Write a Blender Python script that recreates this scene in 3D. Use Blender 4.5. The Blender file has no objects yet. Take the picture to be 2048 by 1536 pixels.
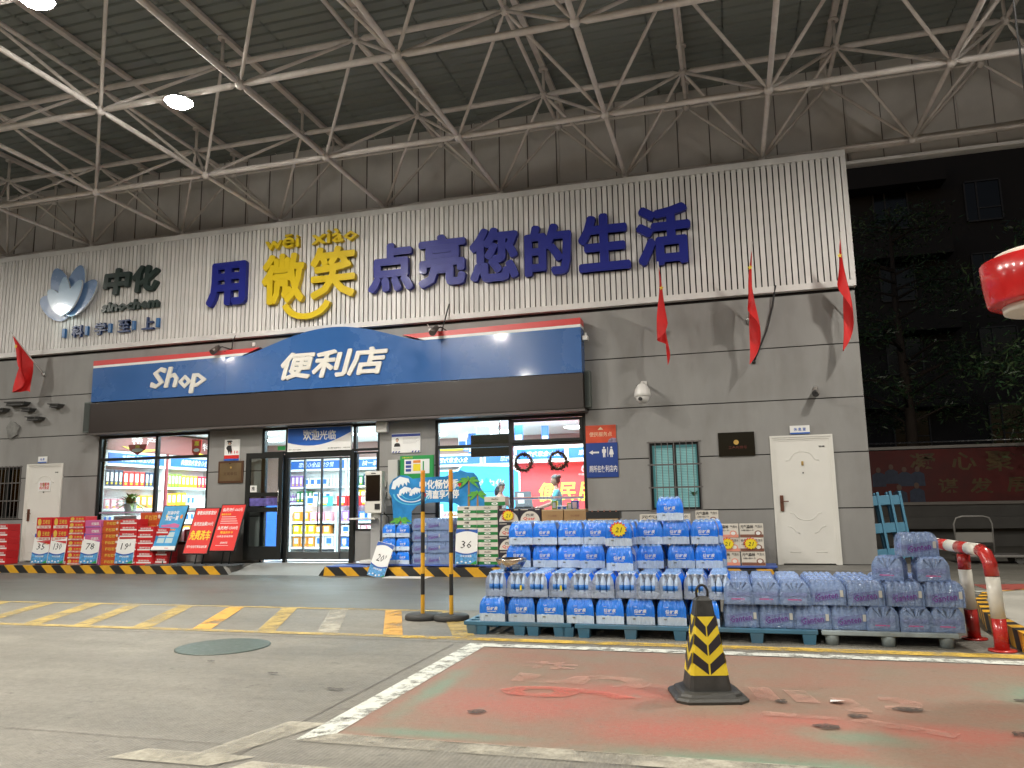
import bpy, bmesh, math, random
from mathutils import Vector, Matrix
rnd = random.Random(7)
R = math.radians
S = bpy.context.scene
COL = S.collection

# ------------------------------------------------------------------ camera, sky, exposure
cam = bpy.data.cameras.new('camera'); camo = bpy.data.objects.new('camera', cam); COL.objects.link(camo)
yaw, pitch, roll = 0.2723, 0.1548, -0.01704
f0 = Vector((-math.sin(yaw), math.cos(yaw), 0)); r0 = Vector((math.cos(yaw), math.sin(yaw), 0)); u0 = Vector((0, 0, 1))
fw = f0*math.cos(pitch)+u0*math.sin(pitch); up = u0*math.cos(pitch)-f0*math.sin(pitch)
rt = r0*math.cos(roll)+up*math.sin(roll); up2 = up*math.cos(roll)-r0*math.sin(roll)
m = Matrix((rt, up2, -fw)).transposed().to_4x4(); m.translation = (0, -13.587, 1.05)
camo.matrix_world = m
cam.sensor_width = 36; cam.lens = 1540/2048*36; cam.clip_end = 400; cam.clip_start = .05
S.camera = camo
w = bpy.data.worlds.new('World'); S.world = w; w.use_nodes = True
wn = w.node_tree; bg = wn.nodes['Background']
sky = wn.nodes.new('ShaderNodeTexSky'); sky.sky_type = 'NISHITA'; sky.sun_disc = False
sky.sun_elevation = R(-3); sky.sun_rotation = R(200)
wn.links.new(sky.outputs[0], bg.inputs[0]); bg.inputs[1].default_value = 0.8
S.view_settings.view_transform = 'Standard'; S.view_settings.look = 'None'
S.view_settings.exposure = -0.12; S.view_settings.gamma = 1
S.view_settings.use_curve_mapping = False
S.cycles.max_bounces = 7; S.cycles.transparent_max_bounces = 10; S.cycles.diffuse_bounces = 4
S.cycles.use_denoising = True; S.cycles.sample_clamp_indirect = 8.0; S.cycles.caustics_reflective = False
LAMP_W = 275.0; SHOP_W = 240.0

# ------------------------------------------------------------------ materials
MATS = {}
def mat(name, col, rough=.6, metal=0., nz=None, amt=.15, bump=None, bstr=.3, alpha=1., emit=0., spec=.5, world=False, var=0., coat=0., sc=None, dirt=0., dirtcol=(.1, .09, .08)):
    if name in MATS: return MATS[name]
    m = bpy.data.materials.new(name); MATS[name] = m; m.use_nodes = True
    n = m.node_tree.nodes; l = m.node_tree.links; p = n['Principled BSDF']
    p.inputs['Base Color'].default_value = (*col, 1); p.inputs['Roughness'].default_value = rough
    p.inputs['Metallic'].default_value = metal; p.inputs['Specular IOR Level'].default_value = spec
    p.inputs['Coat Weight'].default_value = coat; p.inputs['Coat Roughness'].default_value = .08
    co = None
    if nz or bump or dirt:
        if world:
            g = n.new('ShaderNodeNewGeometry'); co = g.outputs['Position']
        else:
            t = n.new('ShaderNodeTexCoord'); oi = n.new('ShaderNodeObjectInfo')
            ad = n.new('ShaderNodeVectorMath'); ad.operation = 'ADD'
            mu = n.new('ShaderNodeMath'); mu.operation = 'MULTIPLY'; mu.inputs[1].default_value = 37.
            l.new(oi.outputs['Random'], mu.inputs[0]); l.new(t.outputs['Object'], ad.inputs[0]); l.new(mu.outputs[0], ad.inputs[1]); co = ad.outputs[0]
        if sc:
            mp = n.new('ShaderNodeMapping'); mp.inputs['Scale'].default_value = sc; l.new(co, mp.inputs[0]); co = mp.outputs[0]
    cout = None
    if nz:
        t = n.new('ShaderNodeTexNoise'); t.inputs['Scale'].default_value = nz; t.inputs['Detail'].default_value = 6; t.inputs['Roughness'].default_value = .62
        l.new(co, t.inputs['Vector'])
        r = n.new('ShaderNodeMapRange'); r.inputs[1].default_value = .3; r.inputs[2].default_value = .7
        r.inputs[3].default_value = 1-amt; r.inputs[4].default_value = 1+amt
        l.new(t.outputs[0], r.inputs[0])
        v = n.new('ShaderNodeVectorMath'); v.operation = 'SCALE'; v.inputs[0].default_value = col
        l.new(r.outputs[0], v.inputs['Scale']); cout = v.outputs[0]
        rr = n.new('ShaderNodeMapRange'); rr.inputs[1].default_value = .3; rr.inputs[2].default_value = .7
        rr.inputs[3].default_value = max(.03, rough-.1); rr.inputs[4].default_value = min(1, rough+.1)
        l.new(t.outputs[0], rr.inputs[0]); l.new(rr.outputs[0], p.inputs['Roughness'])
    if dirt:
        t = n.new('ShaderNodeTexNoise'); t.inputs['Scale'].default_value = 2.2; t.inputs['Detail'].default_value = 8; l.new(co, t.inputs['Vector'])
        r = n.new('ShaderNodeMapRange'); r.inputs[1].default_value = .5; r.inputs[2].default_value = .75; r.inputs[3].default_value = 0; r.inputs[4].default_value = dirt
        l.new(t.outputs[0], r.inputs[0])
        mx = n.new('ShaderNodeMix'); mx.data_type = 'RGBA'; l.new(r.outputs[0], mx.inputs[0])
        if cout: l.new(cout, mx.inputs[6])
        else: mx.inputs[6].default_value = (*col, 1)
        mx.inputs[7].default_value = (*dirtcol, 1); cout = mx.outputs[2]
    if var:
        oi = n.new('ShaderNodeObjectInfo'); r = n.new('ShaderNodeMapRange'); r.inputs[3].default_value = 1-var; r.inputs[4].default_value = 1+var
        l.new(oi.outputs['Random'], r.inputs[0]); v = n.new('ShaderNodeVectorMath'); v.operation = 'SCALE'
        if cout: l.new(cout, v.inputs[0])
        else: v.inputs[0].default_value = col
        l.new(r.outputs[0], v.inputs['Scale']); cout = v.outputs[0]
    if cout: l.new(cout, p.inputs['Base Color'])
    if bump:
        t = n.new('ShaderNodeTexNoise'); t.inputs['Scale'].default_value = bump; t.inputs['Detail'].default_value = 5; l.new(co, t.inputs['Vector'])
        b = n.new('ShaderNodeBump'); b.inputs['Strength'].default_value = bstr; b.inputs['Distance'].default_value = .01
        l.new(t.outputs[0], b.inputs['Height']); l.new(b.outputs[0], p.inputs['Normal'])
    if emit:
        p.inputs['Emission Color'].default_value = (*col, 1); p.inputs['Emission Strength'].default_value = emit
    if alpha < 1: p.inputs['Alpha'].default_value = alpha
    return m

def glass(name, tint=(.9, .95, .95), refl=.12):
    if name in MATS: return MATS[name]
    m = bpy.data.materials.new(name); MATS[name] = m; m.use_nodes = True
    n = m.node_tree.nodes; l = m.node_tree.links; n.remove(n['Principled BSDF']); out = n['Material Output']
    t = n.new('ShaderNodeBsdfTransparent'); t.inputs[0].default_value = (*tint, 1)
    g = n.new('ShaderNodeBsdfGlossy'); g.inputs['Roughness'].default_value = .02
    f = n.new('ShaderNodeFresnel'); f.inputs[0].default_value = 1.45
    mx = n.new('ShaderNodeMixShader'); l.new(f.outputs[0], mx.inputs[0]); l.new(t.outputs[0], mx.inputs[1]); l.new(g.outputs[0], mx.inputs[2]); l.new(mx.outputs[0], out.inputs[0])
    return m

def worn(name, col, lo=.42, hi=.62, scale=3., mx=1.):
    """road paint: worn through where the noise is high"""
    if name in MATS: return MATS[name]
    m = mat(name, col, .7, nz=9, amt=.12, world=True)
    n = m.node_tree.nodes; l = m.node_tree.links; p = n['Principled BSDF']
    g = n.new('ShaderNodeNewGeometry'); a = n.new('ShaderNodeTexNoise'); a.inputs['Scale'].default_value = scale; a.inputs['Detail'].default_value = 12; a.inputs['Roughness'].default_value = .75
    l.new(g.outputs['Position'], a.inputs['Vector'])
    r = n.new('ShaderNodeMapRange'); r.inputs[1].default_value = lo; r.inputs[2].default_value = hi; r.inputs[3].default_value = mx; r.inputs[4].default_value = 0.05*mx
    l.new(a.outputs[0], r.inputs[0]); l.new(r.outputs[0], p.inputs['Alpha'])
    return m

# ------------------------------------------------------------------ mesh builder
class MB:
    def __init__(s): s.v = []; s.f = []; s.mi = []; s.sm = []
    def add(s, vs, fs, mi=0, sm=False):
        o = len(s.v); s.v += [tuple(v) for v in vs]
        for f in fs: s.f.append(tuple(i+o for i in f)); s.mi.append(mi); s.sm.append(sm)
        return s
    def box(s, x0, x1, y0, y1, z0, z1, mi=0):
        vs = [(x0, y0, z0), (x1, y0, z0), (x1, y1, z0), (x0, y1, z0), (x0, y0, z1), (x1, y0, z1), (x1, y1, z1), (x0, y1, z1)]
        return s.add(vs, [(0, 3, 2, 1), (4, 5, 6, 7), (0, 1, 5, 4), (1, 2, 6, 5), (2, 3, 7, 6), (3, 0, 4, 7)], mi)
    def bbox(s, x0, x1, y0, y1, z0, z1, b=.01, mi=0):
        """box with chamfered edges all round"""
        pts = []
        X, Y, Z = (x0, x1), (y0, y1), (z0, z1)
        bm = bmesh.new(); bmesh.ops.create_cube(bm, size=1)
        for v in bm.verts: v.co = Vector((X[v.co.x > 0], Y[v.co.y > 0], Z[v.co.z > 0]))
        bmesh.ops.bevel(bm, geom=bm.edges[:], offset=b, segments=2, affect='EDGES', profile=.6)
        bm.verts.index_update(); s.add([v.co[:] for v in bm.verts], [[v.index for v in f.verts] for f in bm.faces], mi); bm.free(); return s
    def tube(s, pts, r, n=8, mi=0, caps=True, sm=True):
        pts = [Vector(p) for p in pts]; rs = r if isinstance(r, (list, tuple)) else [r]*len(pts)
        vs = []; fs = []; prev = None
        for i, p in enumerate(pts):
            d = (pts[min(i+1, len(pts)-1)]-pts[max(i-1, 0)]).normalized()
            a = prev if prev is not None else (Vector((0, 0, 1)) if abs(d.z) < .95 else Vector((1, 0, 0)))
            x = (a-d*a.dot(d)).normalized(); prev = x; y = d.cross(x)
            for k in range(n):
                t = 2*math.pi*k/n; vs.append(p+x*math.cos(t)*rs[i]+y*math.sin(t)*rs[i])
        for i in range(len(pts)-1):
            for k in range(n): fs.append((i*n+k, i*n+(k+1) % n, (i+1)*n+(k+1) % n, (i+1)*n+k))
        s.add(vs, fs, mi, sm)
        if caps:
            o = len(s.v)-len(vs)
            s.f += [tuple(o+k for k in range(n))[::-1], tuple(o+(len(pts)-1)*n+k for k in range(n))]; s.mi += [mi, mi]; s.sm += [False, False]
        return s
    def lathe(s, prof, c=(0, 0, 0), n=16, mi=0, sm=True):
        vs = []; fs = []
        for r, z in prof:
            for k in range(n):
                t = 2*math.pi*k/n; vs.append((c[0]+r*math.cos(t), c[1]+r*math.sin(t), c[2]+z))
        for i in range(len(prof)-1):
            for k in range(n): fs.append((i*n+k, i*n+(k+1) % n, (i+1)*n+(k+1) % n, (i+1)*n+k))
        s.add(vs, fs, mi, sm); o = len(s.v)-len(vs)
        s.f += [tuple(o+k for k in range(n))[::-1], tuple(o+(len(prof)-1)*n+k for k in range(n))]; s.mi += [mi, mi]; s.sm += [False, False]
        return s
    def plate(s, pts, y0, y1, mi=0, side=None):
        """outline in x,z extruded from y0 (front) to y1"""
        n = len(pts); vs = [(x, y0, z) for x, z in pts]+[(x, y1, z) for x, z in pts]
        a = sum(pts[i][0]*pts[(i+1) % n][1]-pts[(i+1) % n][0]*pts[i][1] for i in range(n))
        fr = tuple(range(n)) if a > 0 else tuple(range(n))[::-1]
        bk = tuple(i+n for i in fr[::-1])
        s.add(vs, [fr, bk], mi); o = len(s.v)-2*n
        for i in range(n):
            j = (i+1) % n; q = (o+i, o+i+n, o+j+n, o+j) if a > 0 else (o+j, o+j+n, o+i+n, o+i)
            s.f.append(q); s.mi.append(mi if side is None else side); s.sm.append(False)
        return s
    def flat(s, pts, z, mi=0):
        n = len(pts); a = sum(pts[i][0]*pts[(i+1) % n][1]-pts[(i+1) % n][0]*pts[i][1] for i in range(n))
        return s.add([(x, y, z) for x, y in pts], [tuple(range(n)) if a > 0 else tuple(range(n))[::-1]], mi)
    def mesh(s, name, mats, off=(0, 0, 0)):
        me = bpy.data.meshes.new(name); me.from_pydata([(v[0]-off[0], v[1]-off[1], v[2]-off[2]) for v in s.v], [], s.f)
        for m in (mats if isinstance(mats, (list, tuple)) else [mats]): me.materials.append(m)
        me.polygons.foreach_set('material_index', s.mi); me.polygons.foreach_set('use_smooth', s.sm); me.update()
        return me

def wloc(o):
    v = Vector((0, 0, 0))
    while o is not None: v += o.location; o = o.parent
    return v
def part(name, mb, mats, parent=None, local=False):
    off = (0, 0, 0) if (local or parent is None) else wloc(parent)
    me = mb.mesh(name, mats, off) if isinstance(mb, MB) else mb
    o = bpy.data.objects.new(name, me); COL.objects.link(o); o.parent = parent
    return o
def tag(o, label, cat, group=None, kind=None):
    o['label'] = label; o['category'] = cat
    if group: o['group'] = group
    if kind: o['kind'] = kind
    return o
def thing(name, loc, label, cat, group=None, rz=0.):
    o = bpy.data.objects.new(name, None); COL.objects.link(o); o.location = loc; o.rotation_euler = (0, 0, rz); o.empty_display_size = .1
    return tag(o, label, cat, group)
def solo(name, mb, mats, label, cat, group=None):
    xs = [v[0] for v in mb.v]; ys = [v[1] for v in mb.v]; zs = [v[2] for v in mb.v]
    c = ((min(xs)+max(xs))/2, (min(ys)+max(ys))/2, min(zs))
    o = bpy.data.objects.new(name, mb.mesh(name, mats, c)); o.location = c; COL.objects.link(o)
    return tag(o, label, cat, group)
def struct(name, mb, mats, parent=None):
    o = bpy.data.objects.new(name, mb.mesh(name, mats)); COL.objects.link(o); o['kind'] = 'structure'; o.parent = parent
    return o
def dup(root, loc, label, rz=None, group=None):
    kids = {}
    for ch in root.children: kids[ch] = list(ch.children)
    r = root.copy(); COL.objects.link(r); r.location = loc; r['label'] = label
    if rz is not None: r.rotation_euler = (0, 0, rz)
    if group: r['group'] = group
    for ch, gs in kids.items():
        c = ch.copy(); COL.objects.link(c); c.parent = r
        for g in gs:
            d = g.copy(); COL.objects.link(d); d.parent = c
    return r
def meshthing(name, me, loc, label, cat, group=None, rz=0.):
    o = bpy.data.objects.new(name, me); COL.objects.link(o); o.location = loc; o.rotation_euler = (0, 0, rz)
    return tag(o, label, cat, group)

_tc = {}
def textgeo(s, off=0., ext=.0, res=2):
    k = (s, off, ext, res)
    if k in _tc: return _tc[k]
    c = bpy.data.curves.new('t', 'FONT'); c.body = s; c.offset = off; c.extrude = ext; c.resolution_u = res; c.align_x = 'LEFT'; c.fill_mode = 'BOTH' if ext else 'FRONT'
    o = bpy.data.objects.new('t', c); COL.objects.link(o)
    dg = bpy.context.evaluated_depsgraph_get(); me = bpy.data.meshes.new_from_object(o.evaluated_get(dg))
    v = [x.co[:] for x in me.vertices]; f = [tuple(p.vertices) for p in me.polygons]
    bpy.data.objects.remove(o); bpy.data.curves.remove(c); bpy.data.meshes.remove(me)
    _tc[k] = (v, f); return _tc[k]
def tmb(s, x0, x1, z0, z1, y, depth=.002, off=.012, mirror=False, shear=0., rot=0., mb=None, mi=0, res=1, fat=0.):
    """lettering filling the rectangle x0..x1, z0..z1, front face on y-depth"""
    v, f = textgeo(s, off, .05, res)
    mb = mb or MB()
    if not v: return mb
    ax = min(p[0] for p in v); bx = max(p[0] for p in v); ay = min(p[1] for p in v); by = max(p[1] for p in v)
    out = []
    for p in v:
        u = (p[0]-ax)/(bx-ax); t = (p[1]-ay)/(by-ay)
        if mirror: u = 1-u
        X = (u-.5)*(x1-x0)+shear*(t-.5)*(z1-z0); Z = (t-.5)*(z1-z0)
        if rot: X, Z = X*math.cos(rot)-Z*math.sin(rot), X*math.sin(rot)+Z*math.cos(rot)
        out.append(((x0+x1)/2+X, y-depth*(p[2]+.05)/.1, (z0+z1)/2+Z))
    ff = [g[::-1] for g in f] if mirror else f
    mb.add(out, ff, mi)
    if fat:                                   # heavy strokes: the outline swept round a small circle
        for k in range(10):
            a = 2*math.pi*k/10; mb.add([(p[0]+fat*math.cos(a), p[1]+.0006*(k+1), p[2]+fat*math.sin(a)) for p in out], ff, mi)
    return mb
def text(name, s, x0, x1, z0, z1, y, m, parent=None, **k):
    return part(name, tmb(s, x0, x1, z0, z1, y, **k), m, parent)
def ell(cx, cz, rx, rz, n=20, a0=0, a1=360):
    return [(cx+rx*math.cos(R(a0+(a1-a0)*i/n)), cz+rz*math.sin(R(a0+(a1-a0)*i/n))) for i in range(n+(0 if a1-a0 == 360 else 1))]

# colours
white = mat('white_paint', (.76, .75, .72), .45, nz=3, amt=.06)
black = mat('black_plastic', (.02, .02, .021), .4)
dark = mat('dark_frame', (.022, .024, .024), .32, metal=.3)
slatm = mat('slat_white', (.7, .685, .67), .55, nz=1.2, amt=.16, sc=(1, 1, .25), var=.06, dirt=.25, dirtcol=(.5, .46, .42))
slatback = mat('slat_back', (.012, .012, .012), .8)
wallm = mat('wall_grey', (.27, .267, .257), .5, nz=1.3, amt=.11, world=True, bump=60, bstr=.08, dirt=.45, dirtcol=(.17, .16, .145), spec=.35, sc=(1, 1, .4))
groove = mat('groove_dark', (.015, .015, .015), .9)
pipe = mat('truss_paint', (.74, .68, .65), .5, nz=5, amt=.12, world=True, dirt=.35, dirtcol=(.42, .36, .32))
roofm = mat('roof_sheet', (.25, .275, .262), .6, nz=.8, amt=.08, world=True)
panelm = mat('fascia_panel', (.74, .71, .69), .55, nz=1.2, amt=.08, world=True, dirt=.12, dirtcol=(.24, .21, .2))
blue_sign = mat('sign_blue', (.03, .115, .34), .26, nz=.8, amt=.05, coat=.35, world=True)
red_sign = mat('sign_red', (.62, .05, .05), .35)
brown = mat('brown_fascia', (.028, .02, .017), .45, nz=2, amt=.1)
letter_blue = mat('letter_blue', (.014, .022, .25), .42, coat=.08, spec=.3)
letter_yel = mat('letter_yellow', (.72, .52, .015), .35)
letter_dark = mat('letter_dark', (.02, .04, .035), .3)
yel = mat('safety_yellow', (.68, .36, .02), .5, nz=8, amt=.12, dirt=.3)
blk = mat('safety_black', (.018, .018, .018), .5)
pallet_blue = mat('pallet_blue', (.055, .17, .27), .5, nz=6, amt=.12, dirt=.5, dirtcol=(.16, .16, .15))
pallet_grey = mat('pallet_grey', (.3, .36, .38), .6, nz=6, amt=.25, dirt=.6, dirtcol=(.1, .09, .07))
prw = mat('print_white', (.8, .8, .78), .4)
prred = mat('print_red', (.62, .025, .02), .4, nz=4, amt=.08)
prblue = mat('print_blue', (.02, .12, .5), .4)
prgreen = mat('print_green', (.02, .3, .07), .4)
pryel = mat('print_yellow', (.85, .68, .03), .4)
prblack = mat('print_black', (.02, .02, .02), .4)
prcyan = mat('print_cyan', (.03, .42, .62), .4)
prorange = mat('print_orange', (.75, .25, .03), .4)
steel = mat('steel', (.55, .55, .54), .25, metal=1., nz=9, amt=.1)
win = glass('window_glass')

# ------------------------------------------------------------------ ground
concrete = mat('road_concrete', (.2, .19, .16), .62, nz=.9, amt=.13, world=True, bump=90, bstr=.35, dirt=.35, dirtcol=(.17, .16, .14), spec=.4)
def concrete_extra(m):
    n = m.node_tree.nodes; l = m.node_tree.links; p = n['Principled BSDF']
    src = p.inputs['Base Color'].links[0].from_socket
    g = n.new('ShaderNodeNewGeometry')
    def noise(scale, det, sc):
        mp = n.new('ShaderNodeMapping'); mp.inputs['Scale'].default_value = sc; l.new(g.outputs['Position'], mp.inputs[0])
        t = n.new('ShaderNodeTexNoise'); t.inputs['Scale'].default_value = scale; t.inputs['Detail'].default_value = det; t.inputs['Roughness'].default_value = .7; l.new(mp.outputs[0], t.inputs['Vector']); return t.outputs[0]
    def mul(a, b, lo, hi, f0, f1):
        r = n.new('ShaderNodeMapRange'); r.inputs[1].default_value = lo; r.inputs[2].default_value = hi; r.inputs[3].default_value = f0; r.inputs[4].default_value = f1; l.new(b, r.inputs[0])
        v = n.new('ShaderNodeVectorMath'); v.operation = 'SCALE'; l.new(a, v.inputs[0]); l.new(r.outputs[0], v.inputs['Scale']); return v.outputs[0]
    c = mul(src, noise(1.6, 10, (.35, 1.6, 1)), .35, .65, .84, 1.1)      # streaks along the lane
    c = mul(c, noise(30, 7, (1, 1, 1)), .3, .7, .8, 1.18)
    c = mul(c, noise(3.5, 9, (1, 1, 1)), .3, .7, .9, 1.1)                # fine grain
    c = mul(c, noise(9, 8, (1, 1, 1)), .6, .7, 1., .68)                # oil spots
    l.new(c, p.inputs['Base Color'])
    wv = n.new('ShaderNodeTexWave'); wv.wave_type = 'BANDS'; wv.bands_direction = 'X'; wv.inputs['Scale'].default_value = 14; wv.inputs['Distortion'].default_value = 1.5
    l.new(g.outputs['Position'], wv.inputs['Vector'])
    b = [x for x in n if x.type == 'BUMP'][0]; b2 = n.new('ShaderNodeBump'); b2.inputs['Strength'].default_value = .16; b2.inputs['Distance'].default_value = .01
    l.new(wv.outputs[0], b2.inputs['Height']); l.new(b.outputs[0], b2.inputs['Normal']); l.new(b2.outputs[0], p.inputs['Normal'])
concrete_extra(concrete)
GZ = -.15
struct('road', MB().flat([(-90, -60), (90, -60), (90, 120), (-90, 120)], GZ), concrete)

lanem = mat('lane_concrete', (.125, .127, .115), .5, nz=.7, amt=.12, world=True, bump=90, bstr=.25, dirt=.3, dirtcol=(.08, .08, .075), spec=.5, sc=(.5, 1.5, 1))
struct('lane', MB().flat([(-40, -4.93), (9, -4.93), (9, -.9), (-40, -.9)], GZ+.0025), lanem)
# worn colour coat of the parking bay
bay = bpy.data.materials.new('bay_coat'); bay.use_nodes = True
def build_bay(m):
    n = m.node_tree.nodes; l = m.node_tree.links; p = n['Principled BSDF']; p.inputs['Roughness'].default_value = .62
    g = n.new('ShaderNodeNewGeometry'); pos = g.outputs['Position']
    def noise(s, d=8, sc=(1, 1, 1), rough=.65):
        mp = n.new('ShaderNodeMapping'); mp.inputs['Scale'].default_value = sc; l.new(pos, mp.inputs[0])
        t = n.new('ShaderNodeTexNoise'); t.inputs['Scale'].default_value = s; t.inputs['Detail'].default_value = d; t.inputs['Roughness'].default_value = rough; l.new(mp.outputs[0], t.inputs['Vector']); return t.outputs[0]
    def rng(a, lo, hi, x=0., y=1.):
        r = n.new('ShaderNodeMapRange'); r.inputs[1].default_value = lo; r.inputs[2].default_value = hi; r.inputs[3].default_value = x; r.inputs[4].default_value = y; l.new(a, r.inputs[0]); return r.outputs[0]
    def mth(op, a, b):
        q = n.new('ShaderNodeMath'); q.operation = op
        for i, x in enumerate((a, b)):
            if isinstance(x, (int, float)): q.inputs[i].default_value = x
            else: l.new(x, q.inputs[i])
        return q.outputs[0]
    def blob(cx, cy, rx, ry):
        mp = n.new('ShaderNodeMapping'); mp.vector_type = 'POINT'; mp.inputs['Location'].default_value = (-cx/rx, -cy/ry, 0); mp.inputs['Scale'].default_value = (1/rx, 1/ry, 0); l.new(pos, mp.inputs[0])
        q = n.new('ShaderNodeVectorMath'); q.operation = 'LENGTH'; l.new(mp.outputs[0], q.inputs[0]); return rng(q.outputs[1], 1., 0., 0, 1)
    def mix(f, a, b):
        x = n.new('ShaderNodeMix'); x.data_type = 'RGBA'; l.new(f, x.inputs[0])
        for i, c in ((6, a), (7, b)):
            if isinstance(c, tuple): x.inputs[i].default_value = (*c, 1)
            else: l.new(c, x.inputs[i])
        return x.outputs[2]
    base = mix(rng(noise(2.4, 10, (1, 1.4, 1)), .35, .68), (.23, .175, .125), (.28, .14, .1))
    red = blob(-1.15, -8.85, 1.05, .55)
    for b_ in ((-.2, -9.2, 1.1, .4), (.3, -8.9, .55, .22), (-.75, -8.45, .75, .4), (1.0, -9.0, .6, .3)): red = mth('MAXIMUM', red, blob(*b_))
    red = mth('MULTIPLY', rng(mth('ADD', red, mth('MULTIPLY', noise(3.1, 9), .9)), .58, 1.25), .66)
    c = mix(red, base, (.42, .11, .085))
    grn = blob(0.1, -9.65, 1.5, .22)
    for b_ in ((.55, -9.15, .6, .22), (1.9, -9.0, .9, .8), (1.7, -8.0, .5, .5), (-1.6, -9.55, .9, .14), (-1.95, -8.6, .16, 1.3)): grn = mth('MAXIMUM', grn, blob(*b_))
    grn = mth('MULTIPLY', rng(mth('ADD', grn, mth('MULTIPLY', noise(4.3, 9), .9)), .7, 1.3), .62)
    c = mix(grn, c, (.12, .27, .19))
    c = mix(rng(noise(16, 6), .62, .78, 0, .6), c, (.09, .075, .06))
    c = mix(rng(noise(34, 7), .45, .7, 0, .35), c, (.3, .25, .2))
    c = mix(rng(noise(5.5, 11, (1, 1, 1), .75), .56, .68, 0, .55), c, (.22, .19, .15))
    c = mix(rng(noise(60, 5), .58, .7, 0, .5), c, (.1, .08, .065))
    l.new(c, p.inputs['Base Color'])
    b = n.new('ShaderNodeBump'); b.inputs['Strength'].default_value = .35; b.inputs['Distance'].default_value = .01; l.new(noise(90, 4), b.inputs['Height']); l.new(b.outputs[0], p.inputs['Normal'])
build_bay(bay)
struct('parking_bay', MB().flat([(-2.12, -9.66), (6, -9.66), (6, -7.1), (-2.12, -7.1)], GZ+.004), bay)
wm = worn('road_white', (.6, .62, .56), .47, .62, 7)
ym = worn('road_yellow', (.6, .4, .06), .44, .66, 3.5)
ymf = worn('road_yellow_faded', (.52, .38, .12), .4, .68, 2.5, .85)
wmf = worn('road_white_faded', (.5, .47, .38), .38, .62, 3, .8)
wmg = worn('road_white_ghost', (.52, .49, .39), .4, .68, 2.5, .75)
struct('white_line', MB().flat([(-2.26, -9.82), (-2.1, -9.66), (-2.1, -7.09), (-2.27, -6.95)], GZ+.008), wm)
struct('white_line', MB().flat([(-2.265, -6.948), (-2.1, -7.088), (6, -7.088), (6, -6.948)], GZ+.008), wm)
struct('white_line', MB().flat([(-2.25, -9.822), (6, -9.822), (6, -9.662), (-2.1, -9.662)], GZ+.008), wmf)
for pts in ([(-3.02, -10.27), (-2.92, -10.1), (-2.3, -10.1), (-2.45, -10.27)], [(-2.34, -10.3), (-2.28, -10.16), (-.5, -10.16), (-.5, -10.3)], [(-2.62, -10.1), (-2.45, -10.1), (-2.25, -9.5), (-2.48, -9.5)]):
    struct('white_line', MB().flat(pts, GZ+.008), wmg)
struct('yellow_line', MB().flat([(-14, -6.78), (-3.0, -6.78), (-3.0, -6.66), (-14, -6.66)], GZ+.006), ymf)
struct('yellow_line', MB().flat([(-3.0, -6.8), (3, -6.85), (3, -6.68), (-3.0, -6.66)], GZ+.006), ym)
struct('yellow_line', MB().flat([(-14, -5.08), (-3.2, -5.08), (-3.2, -4.99), (-14, -4.99)], GZ+.006), ymf)
orangem = worn('road_orange', (.66, .36, .07), .48, .66, 3, .9)
for a, c in ((-9.7, 0), (-8.94, 0), (-8.22, 0), (-7.55, 0), (-6.79, 0), (-6.06, 2), (-5.31, 1), (-4.65, 3), (-3.95, 2), (-3.25, 1)):
    wd = .2+.05*rnd.random()
    struct('yellow_line' if c != 3 else 'white_line', MB().flat([(a, -5.08), (a+.71, -6.66), (a+.71+wd, -6.66), (a+wd, -5.08)], GZ+.007), [ymf, ymf, orangem, wmf][c])
# expansion joints of the concrete slabs
jm = mat('joint_tar', (.12, .11, .095), .8, nz=12, amt=.4, world=True)
for q in ([(-2.42, -14), (-2.413, -14), (-2.403, -7.0), (-2.41, -7.0)], [(-7.9, -14), (-7.888, -14), (-7.88, -6.9), (-7.892, -6.9)], [(-14, -6.9), (6, -6.93), (6, -6.918), (-14, -6.888)], [(-14, -9.95), (-2.45, -9.95), (-2.45, -9.945), (-14, -9.945)]):
    struct('slab_joint', MB().flat(q, GZ+.005), jm)
# lettering on the bay, read from its right-hand end
def ground_text(s, cx, cy, wx, wy, m, rot):
    v, f = textgeo(s, .02, 0, 2)
    ax = min(p[0] for p in v); bx = max(p[0] for p in v); ay = min(p[1] for p in v); by = max(p[1] for p in v); out = []
    for p in v:
        u = (p[0]-ax)/(bx-ax)-.5; t = (p[1]-ay)/(by-ay)-.5
        out.append((cx-t*wx, cy+u*wy, GZ+.011))
    struct('bay_lettering', MB().add(out, f), m)
pinkm = worn('road_pink', (.6, .33, .26), .45, .6, 6, .38)
redl = worn('road_redletter', (.62, .16, .12), .45, .62, 6, .5)
ground_text('9', -1.08, -8.55, .9, .3, redl, 0)
ground_text('5', -1.05, -8.18, .95, .33, pinkm, 0)
ground_text('#', -1.38, -7.75, .42, .26, pinkm, 0)
for q in ([(.03, -8.16), (.16, -8.16), (.22, -8.5), (.08, -8.5)], [(.24, -8.2), (.37, -8.2), (.44, -8.5), (.3, -8.5)], [(.5, -8.35), (.62, -8.35), (.7, -8.66), (.56, -8.66)], [(.1, -8.75), (.5, -8.8), (.5, -8.86), (.08, -8.84)], [(.6, -8.78), (1.05, -9.0), (1.0, -9.08), (.55, -8.86)], [(1.55, -8.45), (2.3, -8.4), (2.3, -8.5), (1.6, -8.52)]):
    struct('bay_lettering', MB().flat(q, GZ+.011), pinkm)
arc = ell(.78, -8.42, .22, .16, 12, -90, 90)+ell(.78, -8.42, .1, .07, 12, 90, -90)
struct('bay_lettering', MB().flat(arc, GZ+.011), pinkm)
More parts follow.
